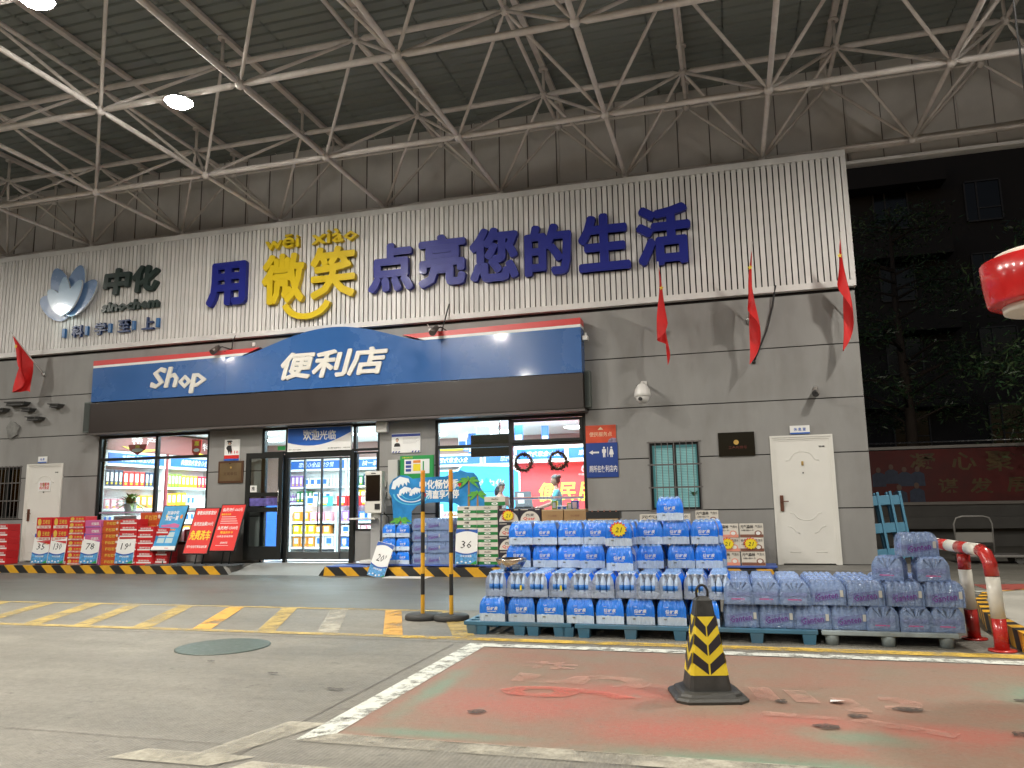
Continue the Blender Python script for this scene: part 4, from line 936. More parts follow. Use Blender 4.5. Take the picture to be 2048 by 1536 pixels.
# back wall units
backs = [(-11.6, 2.0), (-9.55, 2.0), (-7.5, 2.0), (-5.45, 2.0)]
txts = ['昆仑好品全心为您', '用心服务每一刻', '全心全意为您服务', '昆仑好品全心为您']
pal = ['white', 'dkgreen', 'blue', 'violet', 'red', 'navy', 'teal', 'yellow', 'pink', 'brown']
for i, (x, W_) in enumerate(backs):
    rr = random.Random(40+i); cont = []
    for z in range(4):
        row = []
        for q in range(3):
            c = rr.choice(pal if z < 2 else (['dkgreen', 'white', 'navy', 'brown', 'yellow', 'violet'])); kd = rr.choice('bbo') if i != 2 else rr.choice('bo')
            row.append(P(kd, c, rr.choice((3, 4)), rr.choice((.13, .16, .2)) if kd == 'b' else .1, rr.choice((.24, .28, .32))))
        cont.append(row)
    shelf_unit(x, 6.88, 0, W_, (.3, .75, 1.2, 1.65), 'white back wall shelf, %s from the left' % ('first', 'second', 'third', 'fourth')[i], cont, H=2.1, txt=txts[i])
solo('yellow_swoosh', MB().plate([(-7.5+v[0], 2.66+v[1]) for v in sw], 6.86, 6.89), pryel, 'yellow curved stripe on the back wall above the third shelf', 'wall graphic')
solo('yellow_swoosh', MB().plate([(-5.2+v[0], 2.62+v[1]) for v in sw], 6.86, 6.89), pryel, 'yellow curved stripe on the back wall above the fourth shelf', 'wall graphic')
# low gondola facing the door
shelf_unit(-9.75, 3.6, 0, 1.25, (.12, .42, .72), 'low shelf left of centre behind the sliding door', [[P('b', 'orange', 3, .2, .24), P('b', 'white', 2, .25, .24)], [P('b', 'yellow', 3, .2, .22), P('b', 'orange', 2, .2, .2)], [P('b', 'orange', 2, .22, .24), P('b', 'pink', 3, .2, .22)]], H=1.08, hd=False)
shelf_unit(-8.45, 3.6, 0, 1.25, (.12, .42, .72), 'low shelf right of centre behind the sliding door', [[P('b', 'blue', 3, .18, .22), P('b', 'yellow', 3, .2, .2)], [P('b', 'white', 2, .25, .2), P('b', 'pink', 4, .16, .2)], [P('b', 'violet', 2, .22, .24), P('b', 'blue', 3, .2, .22)]], H=1.08, hd=False)
shelf_unit(-7.15, 3.6, 0, 1.25, (.12, .42, .72), 'low shelf behind the narrow side window', [[P('b', 'yellow', 5, .2, .22)], [P('b', 'orange', 3, .2, .2), P('b', 'pink', 3, .18, .2)], [P('b', 'blue', 3, .18, .24), P('b', 'orange', 3, .2, .22)]], H=1.08, hd=False)
for kk, (x, c) in enumerate(((-9.9, 'white'), (-9.5, 'teal'), (-9.05, 'red'), (-8.75, 'red'), (-8.45, 'red'), (-8.1, 'blue'), (-7.5, 'yellow'), (-7.1, 'blue'))):
    me, nm = gbox(c, .26, .16, .24); meshthing(nm, me, (x, 3.45, 1.081), '%s packet on top of the low shelves behind the door, %s from the left' % (names[c], ('first', 'second', 'third', 'fourth', 'fifth', 'sixth', 'seventh', 'eighth')[kk]), 'packet', 'packets on top of the low shelves')
t = thing('drinks_cooler', (-10.6, 2.3, 0), 'dark drinks cooler with a blue side panel left of the sliding door', 'cooler')
part('cabinet', MB().bbox(-10.95, -10.25, 2.0, 2.7, 0, 1.15, .02), black, t); part('side_panel', MB().box(-10.248, -10.2, 2.0, 2.7, 0, 1.15), prblue, t)
for k in range(3):
    part('tray', MB().box(-10.9, -10.3, 1.97, 1.999, .3+.25*k, .42+.25*k), gm['white'], t)
# hanging promotional tags and red packets
t0 = None
rr = random.Random(5)
for x, y, z, c, w_, h_ in ((-11.3, .9, 2.22, 'red', .26, .36), (-10.75, 1.0, 2.2, 'crimson', .26, .4), (-10.4, .8, 2.18, 'red', .24, .32), (-12.6, .6, 2.3, 'crimson', .5, .2)):
    t = thing('hanging_banner', (x, y, z), 'red hanging pennant inside the left window, %s' % ('widest, top left corner', 'first after the mullion', 'largest, in the middle', 'rightmost')[3 if x > -10.5 else 2 if x > -11 else 1 if x > -12 else 0], 'pennant', 'red pennants in the left window')
    part('pennant', MB().plate([(x-w_/2, z+h_), (x+w_/2, z+h_), (x+w_/2*.85, z+.08), (x, z-.04), (x-w_/2*.85, z+.08)], y, y+.01), gm[c], t)
    part('label', MB().plate(ell(x, z+h_*.35, w_*.3, .04, 12), y-.004, y-.001), gm['white'], t)
    text('lettering', '惠', x-.06, x+.06, z+h_*.6, z+h_*.9, y-.001, pryel, t)
    part('string', MB().tube([(x, y, z+h_), (x, y, 2.91)], .004, 5), gm['white'], t)
for i, (x, y, z, c, w_, h_) in enumerate(((-6.1, 4.5, 2.3, 'blue', .2, .5), (-5.9, 3.2, 2.35, 'white', .2, .34), (-5.75, 3.8, 2.3, 'teal', .16, .4), (-4.5, 3.0, 2.4, 'blue', .2, .4), (-4.85, 2.2, 2.25, 'white', .14, .5), (-3.75, 2.4, 2.3, 'blue', .16, .4), (-6.4, 5.0, 2.4, 'blue', .2, .3))):
    t = thing('hanging_banner', (x, y, z), '%s hanging tag under the ceiling in the right window, %s' % (names[c], ('first', 'second', 'third', 'fourth', 'fifth', 'sixth', 'seventh')[i]+' of seven'), 'tag', 'hanging tags in the right window')
    part('tag_board', MB().box(x-w_/2, x+w_/2, y, y+.012, z, z+h_), gm[c], t); part('tag_print', MB().box(x-w_*.4, x+w_*.4, y-.003, y-.001, z+h_*.1, z+h_*.45), gm['white' if c != 'white' else 'blue'], t)
    part('string', MB().tube([(x, y, z+h_), (x, y, 2.91)], .004, 5), gm['white'], t)
# hanging monitor
t = thing('hanging_monitor', (-4.45, 1.0, 2.0), 'black monitor hanging inside the right shop window', 'monitor')
part('screen_case', MB().bbox(-4.92, -4.05, .9, 1.0, 1.98, 2.42, .015), mat('monitor_black', (.02, .022, .022), .2), t)
part('pole', MB().tube([(-4.33, .95, 2.42), (-4.33, .95, 2.91)], .02, 8), steel, t)
# right-hand end: red service wall, header, blue ad board, counter
t = thing('service_wall', (-3.7, 4.5, 0), 'red service counter wall with yellow characters seen in the right window', 'display wall')
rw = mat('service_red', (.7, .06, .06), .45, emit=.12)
part('panel', MB().box(-4.95, -2.42, 4.55, 4.65, 0, 2.02), rw, t); part('return_panel', MB().box(-5.02, -4.95, 4.5, 5.2, 0, 2.02), maroon, t)
part('header', MB().box(-5.05, -2.42, 4.2, 4.65, 2.02, 2.42), shelfw, t)
for a, c in ((-4.88, -3.72), (-3.62, -2.5)):
    h_ = part('header_sign', MB().box(a, c, 4.185, 4.199, 2.1, 2.34), hdr, t)
    text('lettering', '全心全意为您', a+.25, c-.1, 2.16, 2.28, 4.184, MATS['header_letter'], h_, off=0, mirror=True, shear=.2)
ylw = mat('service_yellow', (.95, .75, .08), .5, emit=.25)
for ch, a, c in (('便', -4.44, -4.02), ('民', -3.93, -3.55), ('服', -3.46, -3.04)): text('lettering', ch, a, c, 1.1, 1.53, 4.549, ylw, t, off=0, fat=.012, shear=.15)
part('flame_logo', MB().plate([(-3.36, 1.78), (-3.27, 1.78), (-3.23, 1.83), (-3.25, 1.9), (-3.31, 1.98), (-3.38, 1.9), (-3.4, 1.83)], 4.54, 4.549), gm['white'], t)
part('flame_heart', MB().plate([(-3.34, 1.8), (-3.28, 1.8), (-3.27, 1.84), (-3.31, 1.9), (-3.35, 1.84)], 4.533, 4.539), rw, t)
text('small_lettering', '中国石化', -3.46, -3.18, 1.7, 1.75, 4.549, gm['white'], t)
t = thing('advert_board', (-6.1, 3.2, 1.1), 'glowing blue rounded advertising board behind the till in the right window', 'sign')
abm = mat('advert_blue', (.08, .42, .8), .4, emit=.6)
part('panel', MB().plate([(-6.0, .95), (-4.55, .95), (-4.55, 1.75), (-4.75, 1.9), (-5.9, 1.95), (-6.0, 1.85)], 3.2, 3.25), abm, t)
part('rim', MB().tube([(-6.0, 3.18, .95), (-6.0, 3.18, 1.85), (-5.9, 3.18, 1.95), (-4.75, 3.18, 1.9), (-4.55, 3.18, 1.75), (-4.55, 3.18, .95)], .02, 6), mat('rim_glow', (.6, .9, 1), .4, emit=.6), t)
text('lettering', '加油中化', -5.8, -4.9, 1.4, 1.62, 3.199, gm['white'], t)
part('peak', MB().plate([(-5.55, 1.35), (-5.1, 1.35), (-5.32, 1.66)], 3.18, 3.19), gm['teal'], t)
t = thing('advert_board', (-7.0, 3.6, 1.1), 'glowing blue advertising panel at the left edge of the right window', 'sign')
part('panel', MB().box(-7.2, -6.1, 3.6, 3.65, .9, 1.85), abm, t); text('lettering', '全新服务', -6.9, -6.35, 1.6, 1.72, 3.599, gm['white'], t)
part('rim', MB().tube([(-7.2, 3.58, .9), (-7.2, 3.58, 1.85), (-6.1, 3.58, 1.85)], .015, 6), MATS['rim_glow'], t)
t = thing('counter', (-3.9, 1.3, 0), 'white shop counter with till behind the right window', 'counter')
part('body', MB().box(-5.2, -2.5, 1.2, 1.55, 0, .86), shelfw, t); part('top', MB().box(-5.25, -2.45, 1.1, 1.6, .86, .9), shelfw, t)
t = thing('till', (-3.95, 1.3, .9), 'cash till with tilted screen standing on the shop counter', 'till')
part('base', MB().bbox(-4.12, -3.78, 1.2, 1.5, .902, 1.0, .01), black, t)
part('screen', MB().add([(-4.1, 1.2, 1.0), (-3.75, 1.2, 1.0), (-3.82, 1.32, 1.3), (-4.15, 1.32, 1.3), (-4.1, 1.24, 1.0), (-3.75, 1.24, 1.0), (-3.82, 1.36, 1.3), (-4.15, 1.36, 1.3)], [(0, 1, 2, 3), (7, 6, 5, 4), (0, 4, 5, 1), (1, 5, 6, 2), (2, 6, 7, 3), (3, 7, 4, 0)]), mat('till_grey', (.12, .13, .15), .3), t)
part('paper', MB().add([(-4.05, 1.218, 1.06), (-3.92, 1.218, 1.06), (-3.96, 1.3, 1.26), (-4.08, 1.3, 1.26)], [(0, 1, 2, 3)]), gm['white'], t)
rr = random.Random(11)
nth = ['first', 'second', 'third', 'fourth', 'fifth', 'sixth', 'seventh', 'eighth', 'ninth', 'tenth', 'eleventh']
for k in range(12):
    c = rr.choice(['white', 'teal', 'blue', 'white', 'green']); me, nm = gbox(c, rr.choice((.1, .14)), .14, rr.choice((.1, .16, .2)))
    x = -5.1+k*.075 if k < 7 else -4.6+(k-7)*.1; meshthing(nm, me, (x if k < 7 else x+1.9-.6, 1.18+.0*k, .901), 'small %s packet on the shop counter, %s in the row' % (names[c], (nth+['twelfth'])[k]), 'packet', 'packets on the shop counter')
# striped band on the glass
t = thing('window_band', (-3.9, .05, 1.12), 'thin red, white and blue safety band stuck across the right window', 'window sticker')
for m_, z0, z1 in ((gm['white'], 1.125, 1.175), ): part('band', MB().box(-5.25, -2.52, .048, .052, z0, z1), m_, t)
part('band_line', MB().box(-5.25, -2.52, .044, .047, 1.158, 1.166), prred, t); part('band_line', MB().box(-5.25, -2.52, .044, .047, 1.138, 1.148), prblue, t)
part('band_label', MB().box(-3.35, -3.05, .04, .043, 1.122, 1.178), gm['white'], t); text('lettering', '中化石油', -3.33, -3.07, 1.13, 1.17, .0395, prblue, t, off=0)
t = thing('window_band', (-11.7, .05, .98), 'thin pale safety band stuck across the left window', 'window sticker')
part('band', MB().box(-13.0, -10.35, .048, .052, 1.0, 1.03), mat('band_pale', (.5, .35, .5), .5, alpha=.7), t)
# wreaths on the glass
def wreath(cx, cz, lab, sd):
    r_ = random.Random(sd); t = thing('wreath', (cx, .0, cz), lab, 'wreath', 'wreaths on the right window')
    part('ring', MB().tube([(cx+.15*math.cos(a), 0, cz+.15*math.sin(a)) for a in [i*math.pi/12 for i in range(25)]], .022, 6), mat('wreath_brown', (.05, .015, .012), .7), t)
    for nm, m_, n_, sz in (('leaves', mat('wreath_leaf', (.045, .03, .012), .6), 260, .03), ('berries', mat('wreath_red', (.14, .01, .01), .4), 70, .02), ('gold_leaves', mat('wreath_gold', (.5, .35, .12), .4), 45, .022)):
        b = MB()
        for k in range(n_):
            a = r_.random()*6.283; q = .15+r_.gauss(0, .024); p = Vector((cx+q*math.cos(a), -.01+r_.gauss(0, .018), cz+q*math.sin(a)))
            d1 = Vector((r_.gauss(0, 1), r_.gauss(0, 1), r_.gauss(0, 1))).normalized()*sz; d2 = Vector((r_.gauss(0, 1), r_.gauss(0, 1), r_.gauss(0, 1))).normalized()*sz*.5
            b.add([p-d1, p+d2, p+d1, p-d2], [(0, 1, 2, 3)])
        part(nm, b, m_, t)
wreath(-3.6, 1.8, 'dark wreath with gold leaves on the glass, left of the two', 3); wreath(-2.96, 1.81, 'dark wreath with gold leaves on the glass, right of the two', 9)
# plant in the left window
def leafy(name, x, y, z, lab, n_, L, spread, cols, cat='plant', seed=1, pot=True):
    r_ = random.Random(seed); t = thing(name, (x, y, z), lab, cat)
    if pot: part('pot', MB().lathe([(.1, 0), (.14, .24), (.15, .25), (.13, .25), (.12, .22)], c=(x, y, z), n=14), gm['white'], t)
    for ci, c in enumerate(cols):
        b = MB()
        for k in range(n_):
            a = r_.random()*6.283; e = r_.uniform(.2, 1.4); l_ = L*r_.uniform(.5, 1.1); p0 = Vector((x, y, z+.22)); d = Vector((math.cos(a)*math.cos(e), math.sin(a)*math.cos(e), math.sin(e)))
            side = d.cross(Vector((0, 0, 1))).normalized()*r_.uniform(.012, .03)*spread
            pts = []
            for q in range(5):
                u = q/4; p = p0+d*l_*u-Vector((0, 0, .55*l_*u*u)); wv = math.sin(math.pi*min(.97, .12+u*.9)); pts += [p-side*wv, p+side*wv]
            b.add(pts, [(2*q, 2*q+1, 2*q+3, 2*q+2) for q in range(4)])
        part('leaves', b, mat('leaf_%s_%d' % (name, ci), c, .45), t)
leafy('potted_plant', -12.65, .55, .95, 'leafy potted plant inside the left window', 34, .62, 1.4, [(.06, .2, .04), (.25, .3, .12), (.12, .05, .05)], seed=4)
solo('plant_stand', MB().box(-12.9, -12.3, .35, .75, 0, .94), shelfw, 'low white stand under the potted plant in the left window', 'stand')
leafy('potted_plant', -.62, .14, .92, 'small green plant behind the bars of the right barred window', 16, .28, .7, [(.03, .25, .06)], seed=8, pot=False)
for i, (x, c) in enumerate(((-12.1, 'orange'), (-11.75, 'orange'), (-11.35, 'white'), (-10.95, 'crimson'), (-10.6, 'pink'))):
    me, nm = gbox(c, .34, .3, .34 if i < 2 else .28)
    for z in range(2): meshthing(nm, me, (x, .55, .02+z*.345), '%s carton stacked low inside the left window, column %s, %s' % (names[c], ('one', 'two', 'three', 'four', 'five')[i], ('lower', 'upper')[z]), 'carton', 'cartons inside the left window')

# ------------------------------------------------------------------ people
skin = mat('skin', (.24, .13, .09), .5)
hairm = mat('hair', (.012, .01, .009), .45)
def person(loc, rz, label, shirtc, arm, hair='bun', headtilt=0., sc=1.):
    """faces local -y; arm: (elbow, hand) for both sides"""
    t = thing('person', loc, label, 'person', None, rz); t.scale = (sc, sc, sc)
    def skinmesh(name, chains, m_):
        bm = bmesh.new(); lay = bm.verts.layers.skin.verify(); root = True; vmap = {}
        for ch in chains:
            prev = None
            for p, r_ in ch:
                k = tuple(round(q, 3) for q in p)
                if k in vmap: v = vmap[k]
                else:
                    v = bm.verts.new(p); vmap[k] = v; rr_ = r_ if isinstance(r_, tuple) else (r_, r_); v[lay].radius = rr_
                    if root: v[lay].use_root = True; root = False
                if prev is not None: bm.edges.new((prev, v))
                prev = v
        me = bpy.data.meshes.new(name); bm.to_mesh(me); bm.free()
        o = bpy.data.objects.new(name, me); COL.objects.link(o)
        o.modifiers.new('s', 'SKIN').use_smooth_shade = True; o.modifiers.new('u', 'SUBSURF').levels = 2
        dg = bpy.context.evaluated_depsgraph_get(); me2 = bpy.data.meshes.new_from_object(o.evaluated_get(dg)); bpy.data.objects.remove(o)
        me2.materials.clear(); me2.materials.append(m_)
        for p in me2.polygons: p.use_smooth = True; p.material_index = 0
        me2.name = name
        return me2
    pel = ((0, 0, .9), (.15, .1)); che = ((0, 0, 1.2), (.16, .105)); nb = ((0, .0, 1.36), (.1, .07))
    body = [[pel, ((0, 0, 1.05), (.135, .09)), che, nb, ((0, -.01, 1.43), .048), ((0, -.02, 1.5), .05)]]
    for s_, (el, ha) in zip((-1, 1), arm):
        sh = ((s_*.17, 0, 1.33), .055)
        body.append([nb, sh, (el, .04), ((Vector(el)*.5+Vector(ha)*.5)[:], .034), (ha, .026)])
        body.append([pel, ((s_*.1, 0, .82), .095), ((s_*.1, -.01, .48), .065), ((s_*.1, .01, .09), .042), ((s_*.1, -.12, .04), .035)])
    part('body', skinmesh('body', body, skin), None, t)
    shirt = [[((0, 0, .86), (.165, .115)), ((0, 0, 1.05), (.152, .105)), ((0, 0, 1.2), (.175, .12)), ((0, .0, 1.355), (.115, .085)), ((0, 0, 1.39), (.07, .06))]]
    for s_, (el, ha) in zip((-1, 1), arm):
        mid = Vector((s_*.17, 0, 1.33)).lerp(Vector(el), .85)
        shirt.append([((0, .0, 1.355), (.115, .085)), ((s_*.175, 0, 1.33), .07), (mid[:], .056)])
    part('shirt', skinmesh('shirt', shirt, mat('shirt_'+hair, shirtc, .7, nz=8, amt=.15)), None, t)
    tr_ = [[((0, 0, .9), (.16, .12)), ((-.1, 0, .8), .105), ((-.1, -.01, .48), .075), ((-.1, .01, .12), .06)], [((0, 0, .9), (.16, .12)), ((.1, 0, .8), .105), ((.1, -.01, .48), .075), ((.1, .01, .12), .06)]]
    part('trousers', skinmesh('trousers', tr_, mat('trousers_dark', (.02, .022, .03), .7)), None, t)
    # head
    bm = bmesh.new(); bmesh.ops.create_uvsphere(bm, u_segments=24, v_segments=18, radius=1)
    for v in bm.verts:
        x, y, z = v.co; v.co = Vector((x*.073*(1-.12*max(0, -z)), y*.092, z*.112*(1 if z > 0 else 1.05)))
        if y < -.2: v.co.y += .012*max(0, z-.1)
        if -.35 < z < .15 and y < -.85 and abs(x) < .25: v.co.y -= .02*(1-abs(x)*4)*(1 if z < 0 else .5)     # nose
        if z < -.55 and y < 0: v.co.y -= .012                                                                # chin
        if .1 < z < .35 and y < -.75 and .2 < abs(x) < .55: v.co.y += .008                                  # eye sockets
    me = bpy.data.meshes.new('head'); bm.to_mesh(me); bm.free(); me.materials.append(skin)
    for p in me.polygons: p.use_smooth = True
    h = part('head', me, None, t); h.location = (0, -.035, 1.585); h.rotation_euler = (headtilt, 0, 0)
    for s_ in (-1, 1):
        part('eye', MB().lathe([(.002, -.006), (.009, -.004), (.011, 0), (.009, .004), (.002, .006)], c=(s_*.03, -.078, .018), n=8), mat('eye_dark', (.03, .02, .02), .2), h, True)
        part('ear', MB().bbox(s_*.073-.008, s_*.073+.008, -.008, .022, -.03, .03, .006), skin, h, True)
    part('mouth', MB().bbox(-.022, .022, -.093, -.08, -.06, -.05, .003), mat('lips', (.4, .12, .1), .5), h, True)
    bm = bmesh.new(); bmesh.ops.create_uvsphere(bm, u_segments=22, v_segments=16, radius=1)
    dl = [v for v in bm.verts if (v.co.z < .25 and v.co.y < -.1) or v.co.z < -.6 or (v.co.y < -.55 and v.co.z < .55)]
    bmesh.ops.delete(bm, geom=dl, context='VERTS')
    for v in bm.verts:
        x, y, z = v.co; v.co = Vector((x*.083, y*.104+.004, z*.122))
    if hair == 'bun':
        r2 = bmesh.ops.create_uvsphere(bm, u_segments=12, v_segments=8, radius=.045)
        for v in r2['verts']: v.co += Vector((0, .1, .055))
    else:
        r2 = bmesh.ops.create_uvsphere(bm, u_segments=14, v_segments=12, radius=1)
        for v in r2['verts']: v.co = Vector((v.co.x*.085, v.co.y*.05+.065, v.co.z*.16-.09))
        r2 = bmesh.ops.create_uvsphere(bm, u_segments=12, v_segments=10, radius=1)
        for v in r2['verts']: v.co = Vector((v.co.x*.09, v.co.y*.06+.02, v.co.z*.12-.02))
    me = bpy.data.meshes.new('hair'); bm.to_mesh(me); bm.free(); me.materials.append(hairm)
    for p in me.polygons: p.use_smooth = True
    part('hair', me, None, h)
    # hands: palm and five bent fingers
    for s_, (el, ha) in zip((-1, 1), arm):
        d = (Vector(ha)-Vector(el)).normalized(); sd = d.cross(Vector((0, 0, 1))).normalized(); b = MB(); H_ = Vector(ha)
        b.tube([H_-d*.01, H_+d*.03, H_+d*.08], [.024, .034, .03], 8)
        for q, (o_, L) in enumerate(((-.027, .06), (-.01, .072), (.009, .068), (.026, .052))):
            p0 = H_+d*.07+sd*o_; b.tube([p0, p0+d*L*.5, p0+d*L*.9-Vector((0, 0, .02)), p0+d*L-Vector((0, 0, .035))], [.009, .0085, .0075, .006], 6)
        p0 = H_+d*.02+sd*(-s_)*.03; b.tube([p0, p0+d*.03+sd*(-s_)*.03, p0+d*.06+sd*(-s_)*.035-Vector((0, 0, .01))], [.011, .01, .007], 6)
        part('hand', b, skin, t, True)
    return t
person((-3.42, 1.95, -.02), R(-82), 'shop assistant in a teal shirt with dark hair in a bun, reaching over the counter', (.05, .28, .36), (((-.22, -.12, 1.1), (-.16, -.36, 1.0)), ((.24, -.1, 1.1), (.15, -.38, 1.02))), 'bun', R(12), .97)
person((-4.62, 1.9, -.1), R(60), 'person in a pale top and grey waistcoat looking down at the counter', (.2, .22, .23), (((-.22, -.12, 1.1), (-.12, -.34, 1.02)), ((.22, -.12, 1.1), (.12, -.34, 1.02))), 'long', R(28), .95)

# ------------------------------------------------------------------ goods on the pavement
def cbox(name, w_, d_, h_, mats_, deco):
    """carton with origin at its base centre, front on -y; deco(mb) adds print"""
    b = MB().bbox(-w_/2, w_/2, -d_/2, d_/2, 0, h_, .006, 0)
    deco(b, w_, -d_/2-.0015, h_); return b.mesh(name, mats_)
def rect(b, x0, x1, z0, z1, y, mi): b.add([(x0, y, z0), (x1, y, z0), (x1, y, z1), (x0, y, z1)], [(0, 1, 2, 3)], mi)
cream = mat('carton_cream', (.66, .62, .55), .6, var=.06); tape = mat('tape', (.5, .4, .25), .3)
def d_red(b, w_, y, h_):
    rect(b, -w_*.46, w_*.46, h_*.06, h_*.3, y, 1); tmb('加多宝', -w_*.3, w_*.38, h_*.08, h_*.26, y, .001, mb=b, mi=0); tmb('王老吉', -w_*.1, w_*.4, h_*.42, h_*.8, y, .001, mb=b, mi=2, off=.02)
    b.plate(ell(-w_*.3, h_*.6, w_*.12, h_*.3, 14), y-.001, y, 2)
def d_redgold(b, w_, y, h_):
    tmb('椰树牌', -w_*.28, w_*.28, h_*.25, h_*.75, y, .001, mb=b, mi=2, off=.02); b.plate(ell(w_*.38, h_*.6, w_*.06, h_*.2, 12), y-.001, y, 1)
def d_redwhite(b, w_, y, h_):
    rect(b, -w_*.48, w_*.48, h_*.3, h_*.5, y, 1); tmb('营养快线', -w_*.35, w_*.35, h_*.55, h_*.85, y, .001, mb=b, mi=1)
def d_pink(b, w_, y, h_):
    tmb('优酸乳', -w_*.1, w_*.4, h_*.3, h_*.7, y, .001, mb=b, mi=1); rect(b, -w_*.48, w_*.48, h_*.04, h_*.16, y, 2)
def d_green(b, w_, y, h_):
    rect(b, -w_*.497, w_*.497, h_*.01, h_*.42, y, 2); tmb('纯甄', -w_*.12, w_*.12, h_*.58, h_*.86, y, .001, mb=b, mi=3, shear=.3)
    b.plate([(-w_*.16, h_*.1), (w_*.16, h_*.1), (w_*.2, h_*.3), (w_*.1, h_*.37), (-w_*.1, h_*.37), (-w_*.2, h_*.3)], y-.002, y-.001, 1); tmb('纯甄', -w_*.08, w_*.08, h_*.15, h_*.32, y-.0022, .001, mb=b, mi=2)
def d_green2(b, w_, y, h_):
    rect(b, -w_*.497, w_*.497, h_*.01, h_*.42, y, 2); tmb('ChunZhen', -w_*.17, w_*.17, h_*.62, h_*.82, y, .001, mb=b, mi=3, shear=.3)
    b.plate(ell(0, h_*.22, w_*.16, h_*.15, 14), y-.002, y-.001, 1); tmb('纯甄', -w_*.07, w_*.07, h_*.13, h_*.31, y-.0022, .001, mb=b, mi=2)
def d_black(b, w_, y, h_):
    b.plate(ell(0, h_*.05, w_*.46, h_*.75, 20, 0, 180), y-.001, y, 1); tmb('西麦', -w_*.2, w_*.2, h_*.42, h_*.62, y-.0012, .001, mb=b, mi=0); tmb('Quer', -w_*.33, w_*.25, h_*.12, h_*.4, y-.0012, .001, mb=b, mi=2, off=.02)
    rect(b, -w_*.45, -w_*.1, h_*.88, h_*.93, y, 1); rect(b, w_*.25, w_*.45, h_*.88, h_*.93, y, 1)
def d_peach(b, w_, y, h_):
    tmb('元气森林', -w_*.46, w_*.08, h_*.66, h_*.93, y, .001, mb=b, mi=3, off=.02); tmb('气泡水', w_*.16, w_*.46, h_*.7, h_*.92, y, .001, mb=b, mi=3, off=0); tmb('0糖0脂0卡', -w_*.44, w_*.1, h_*.48, h_*.6, y, .001, mb=b, mi=3, off=0)
    rect(b, -w_*.49, w_*.49, h_*.03, h_*.24, y, 2); b.plate(ell(w_*.27, h_*.33, w_*.15, h_*.2, 16), y-.002, y-.001, 2); b.plate(ell(w_*.27, h_*.33, w_*.1, h_*.13, 14), y-.003, y-.0022, 1)
def d_plain(b, w_, y, h_): tmb('小心轻放', -w_*.2, w_*.2, h_*.45, h_*.6, y, .001, mb=b, mi=1, off=0); rect(b, -w_*.49, w_*.49, h_*.9, h_*.96, y, 2)
cred = mat('carton_red', (.55, .02, .025), .45, var=.1); cgold = mat('carton_gold', (.7, .48, .08), .4); cpink = mat('carton_pink', (.55, .12, .3), .45)
cgreen = mat('carton_green', (.02, .2, .05), .45); cbrown = mat('carton_brown', (.33, .2, .09), .7, var=.1); cblack = mat('carton_black', (.02, .018, .03), .45); peach = mat('peach_pink', (.75, .3, .22), .5); brownish = mat('cola_brown', (.22, .09, .06), .5); crust = mat('carton_rust', (.5, .08, .02), .45)
ordn = ['bottom', 'second', 'third', 'fourth', 'fifth', 'sixth', 'seventh', 'eighth', 'ninth', 'tenth']
def stack(xc, yb, z0, n_, w_, d_, h_, mats_, deco, what, group, name='carton', jit=.006, topname='topmost', rows=1):
    me = cbox(name, w_, d_, h_, mats_, deco)
    for r_ in range(rows):
        for k in range(n_):
            lab = '%s, %s' % (what, 'topmost' if k == n_-1 else ('lowest' if k == 0 else ordn[k]+' up'))
            meshthing(name, me, (xc+rnd.uniform(-jit, jit), yb+r_*(d_+.01)+rnd.uniform(-jit, jit), z0+k*(h_+.001)), lab, 'carton', group, rnd.uniform(-.03, .03))
for x0, x1, lab in ((-14.0, -10.7, 'left'), ): pass
FY = -.66
# small timber-free blue plastic mats under the goods
def lowpallet(x0, x1, y0, y1, z, h_, m, lab):
    t = thing('floor_pallet', ((x0+x1)/2, (y0+y1)/2, z), lab, 'pallet', 'low plastic boards under the goods')
    part('deck', MB().bbox(x0, x1, y0, y1, z+h_-.03, z+h_, .006), m, t)
    for i in range(4):
        a = x0+.04+(x1-x0-.2)*i/3
        part('runner', MB().box(a, a+.12, y0+.01, y1-.01, z, z+h_-.03), m, t)
pbv = mat('mat_blue', (.06, .12, .42), .5, nz=8, amt=.15)
lowpallet(-6.1, -3.9, -.86, -.3, 0, .045, pbv, 'thin blue plastic board under the bottled water and milk by the entrance')
lowpallet(-3.88, .62, -.86, -.3, 0, .045, pbv, 'thin blue plastic board under the cartons right of the milk')
BZ = .046
stack(-13.53, FY, 0, 4, .37, .3, .235, [cred, cream, cgold], d_red, 'red carton with yellow oval in the leftmost stack', 'red drinks cartons left of the entrance')
stack(-13.12, FY, 0, 4, .38, .3, .235, [cred, cream, cgold], d_red, 'red carton with yellow oval behind the 130 card', 'red drinks cartons left of the entrance')
stack(-12.71, FY, 0, 8, .39, .3, .118, [cred, cream, cgold], d_red, 'flat red carton in the stack left of the 78 card', 'flat red drinks cartons left of the entrance')
stack(-12.3, FY, 0, 6, .39, .3, .145, [cpink, prw, gm['violet']], d_pink, 'pink and purple milk carton behind the 78 card', 'pink milk cartons left of the entrance')
stack(-11.87, FY, 0, 7, .4, .3, .123, [crust, cream, cgold], d_redgold, 'rust red carton with gold writing, right of the 78 card', 'rust red cartons left of the entrance')
stack(-11.45, FY, 0, 7, .4, .3, .125, [cred, prw, cgold], d_redwhite, 'red and white yoghurt carton behind the 19 card', 'red and white cartons left of the entrance')
stack(-11.06, FY+.02, 0, 6, .36, .3, .122, [cred, prw, cgold], d_redwhite, 'red and white yoghurt carton right of the 19 card', 'red and white cartons left of the entrance')
stack(-10.74, FY+.1, 0, 5, .27, .3, .14, [cred, prw, cgold], d_redwhite, 'narrow red carton in the rightmost stack', 'red and white cartons left of the entrance')
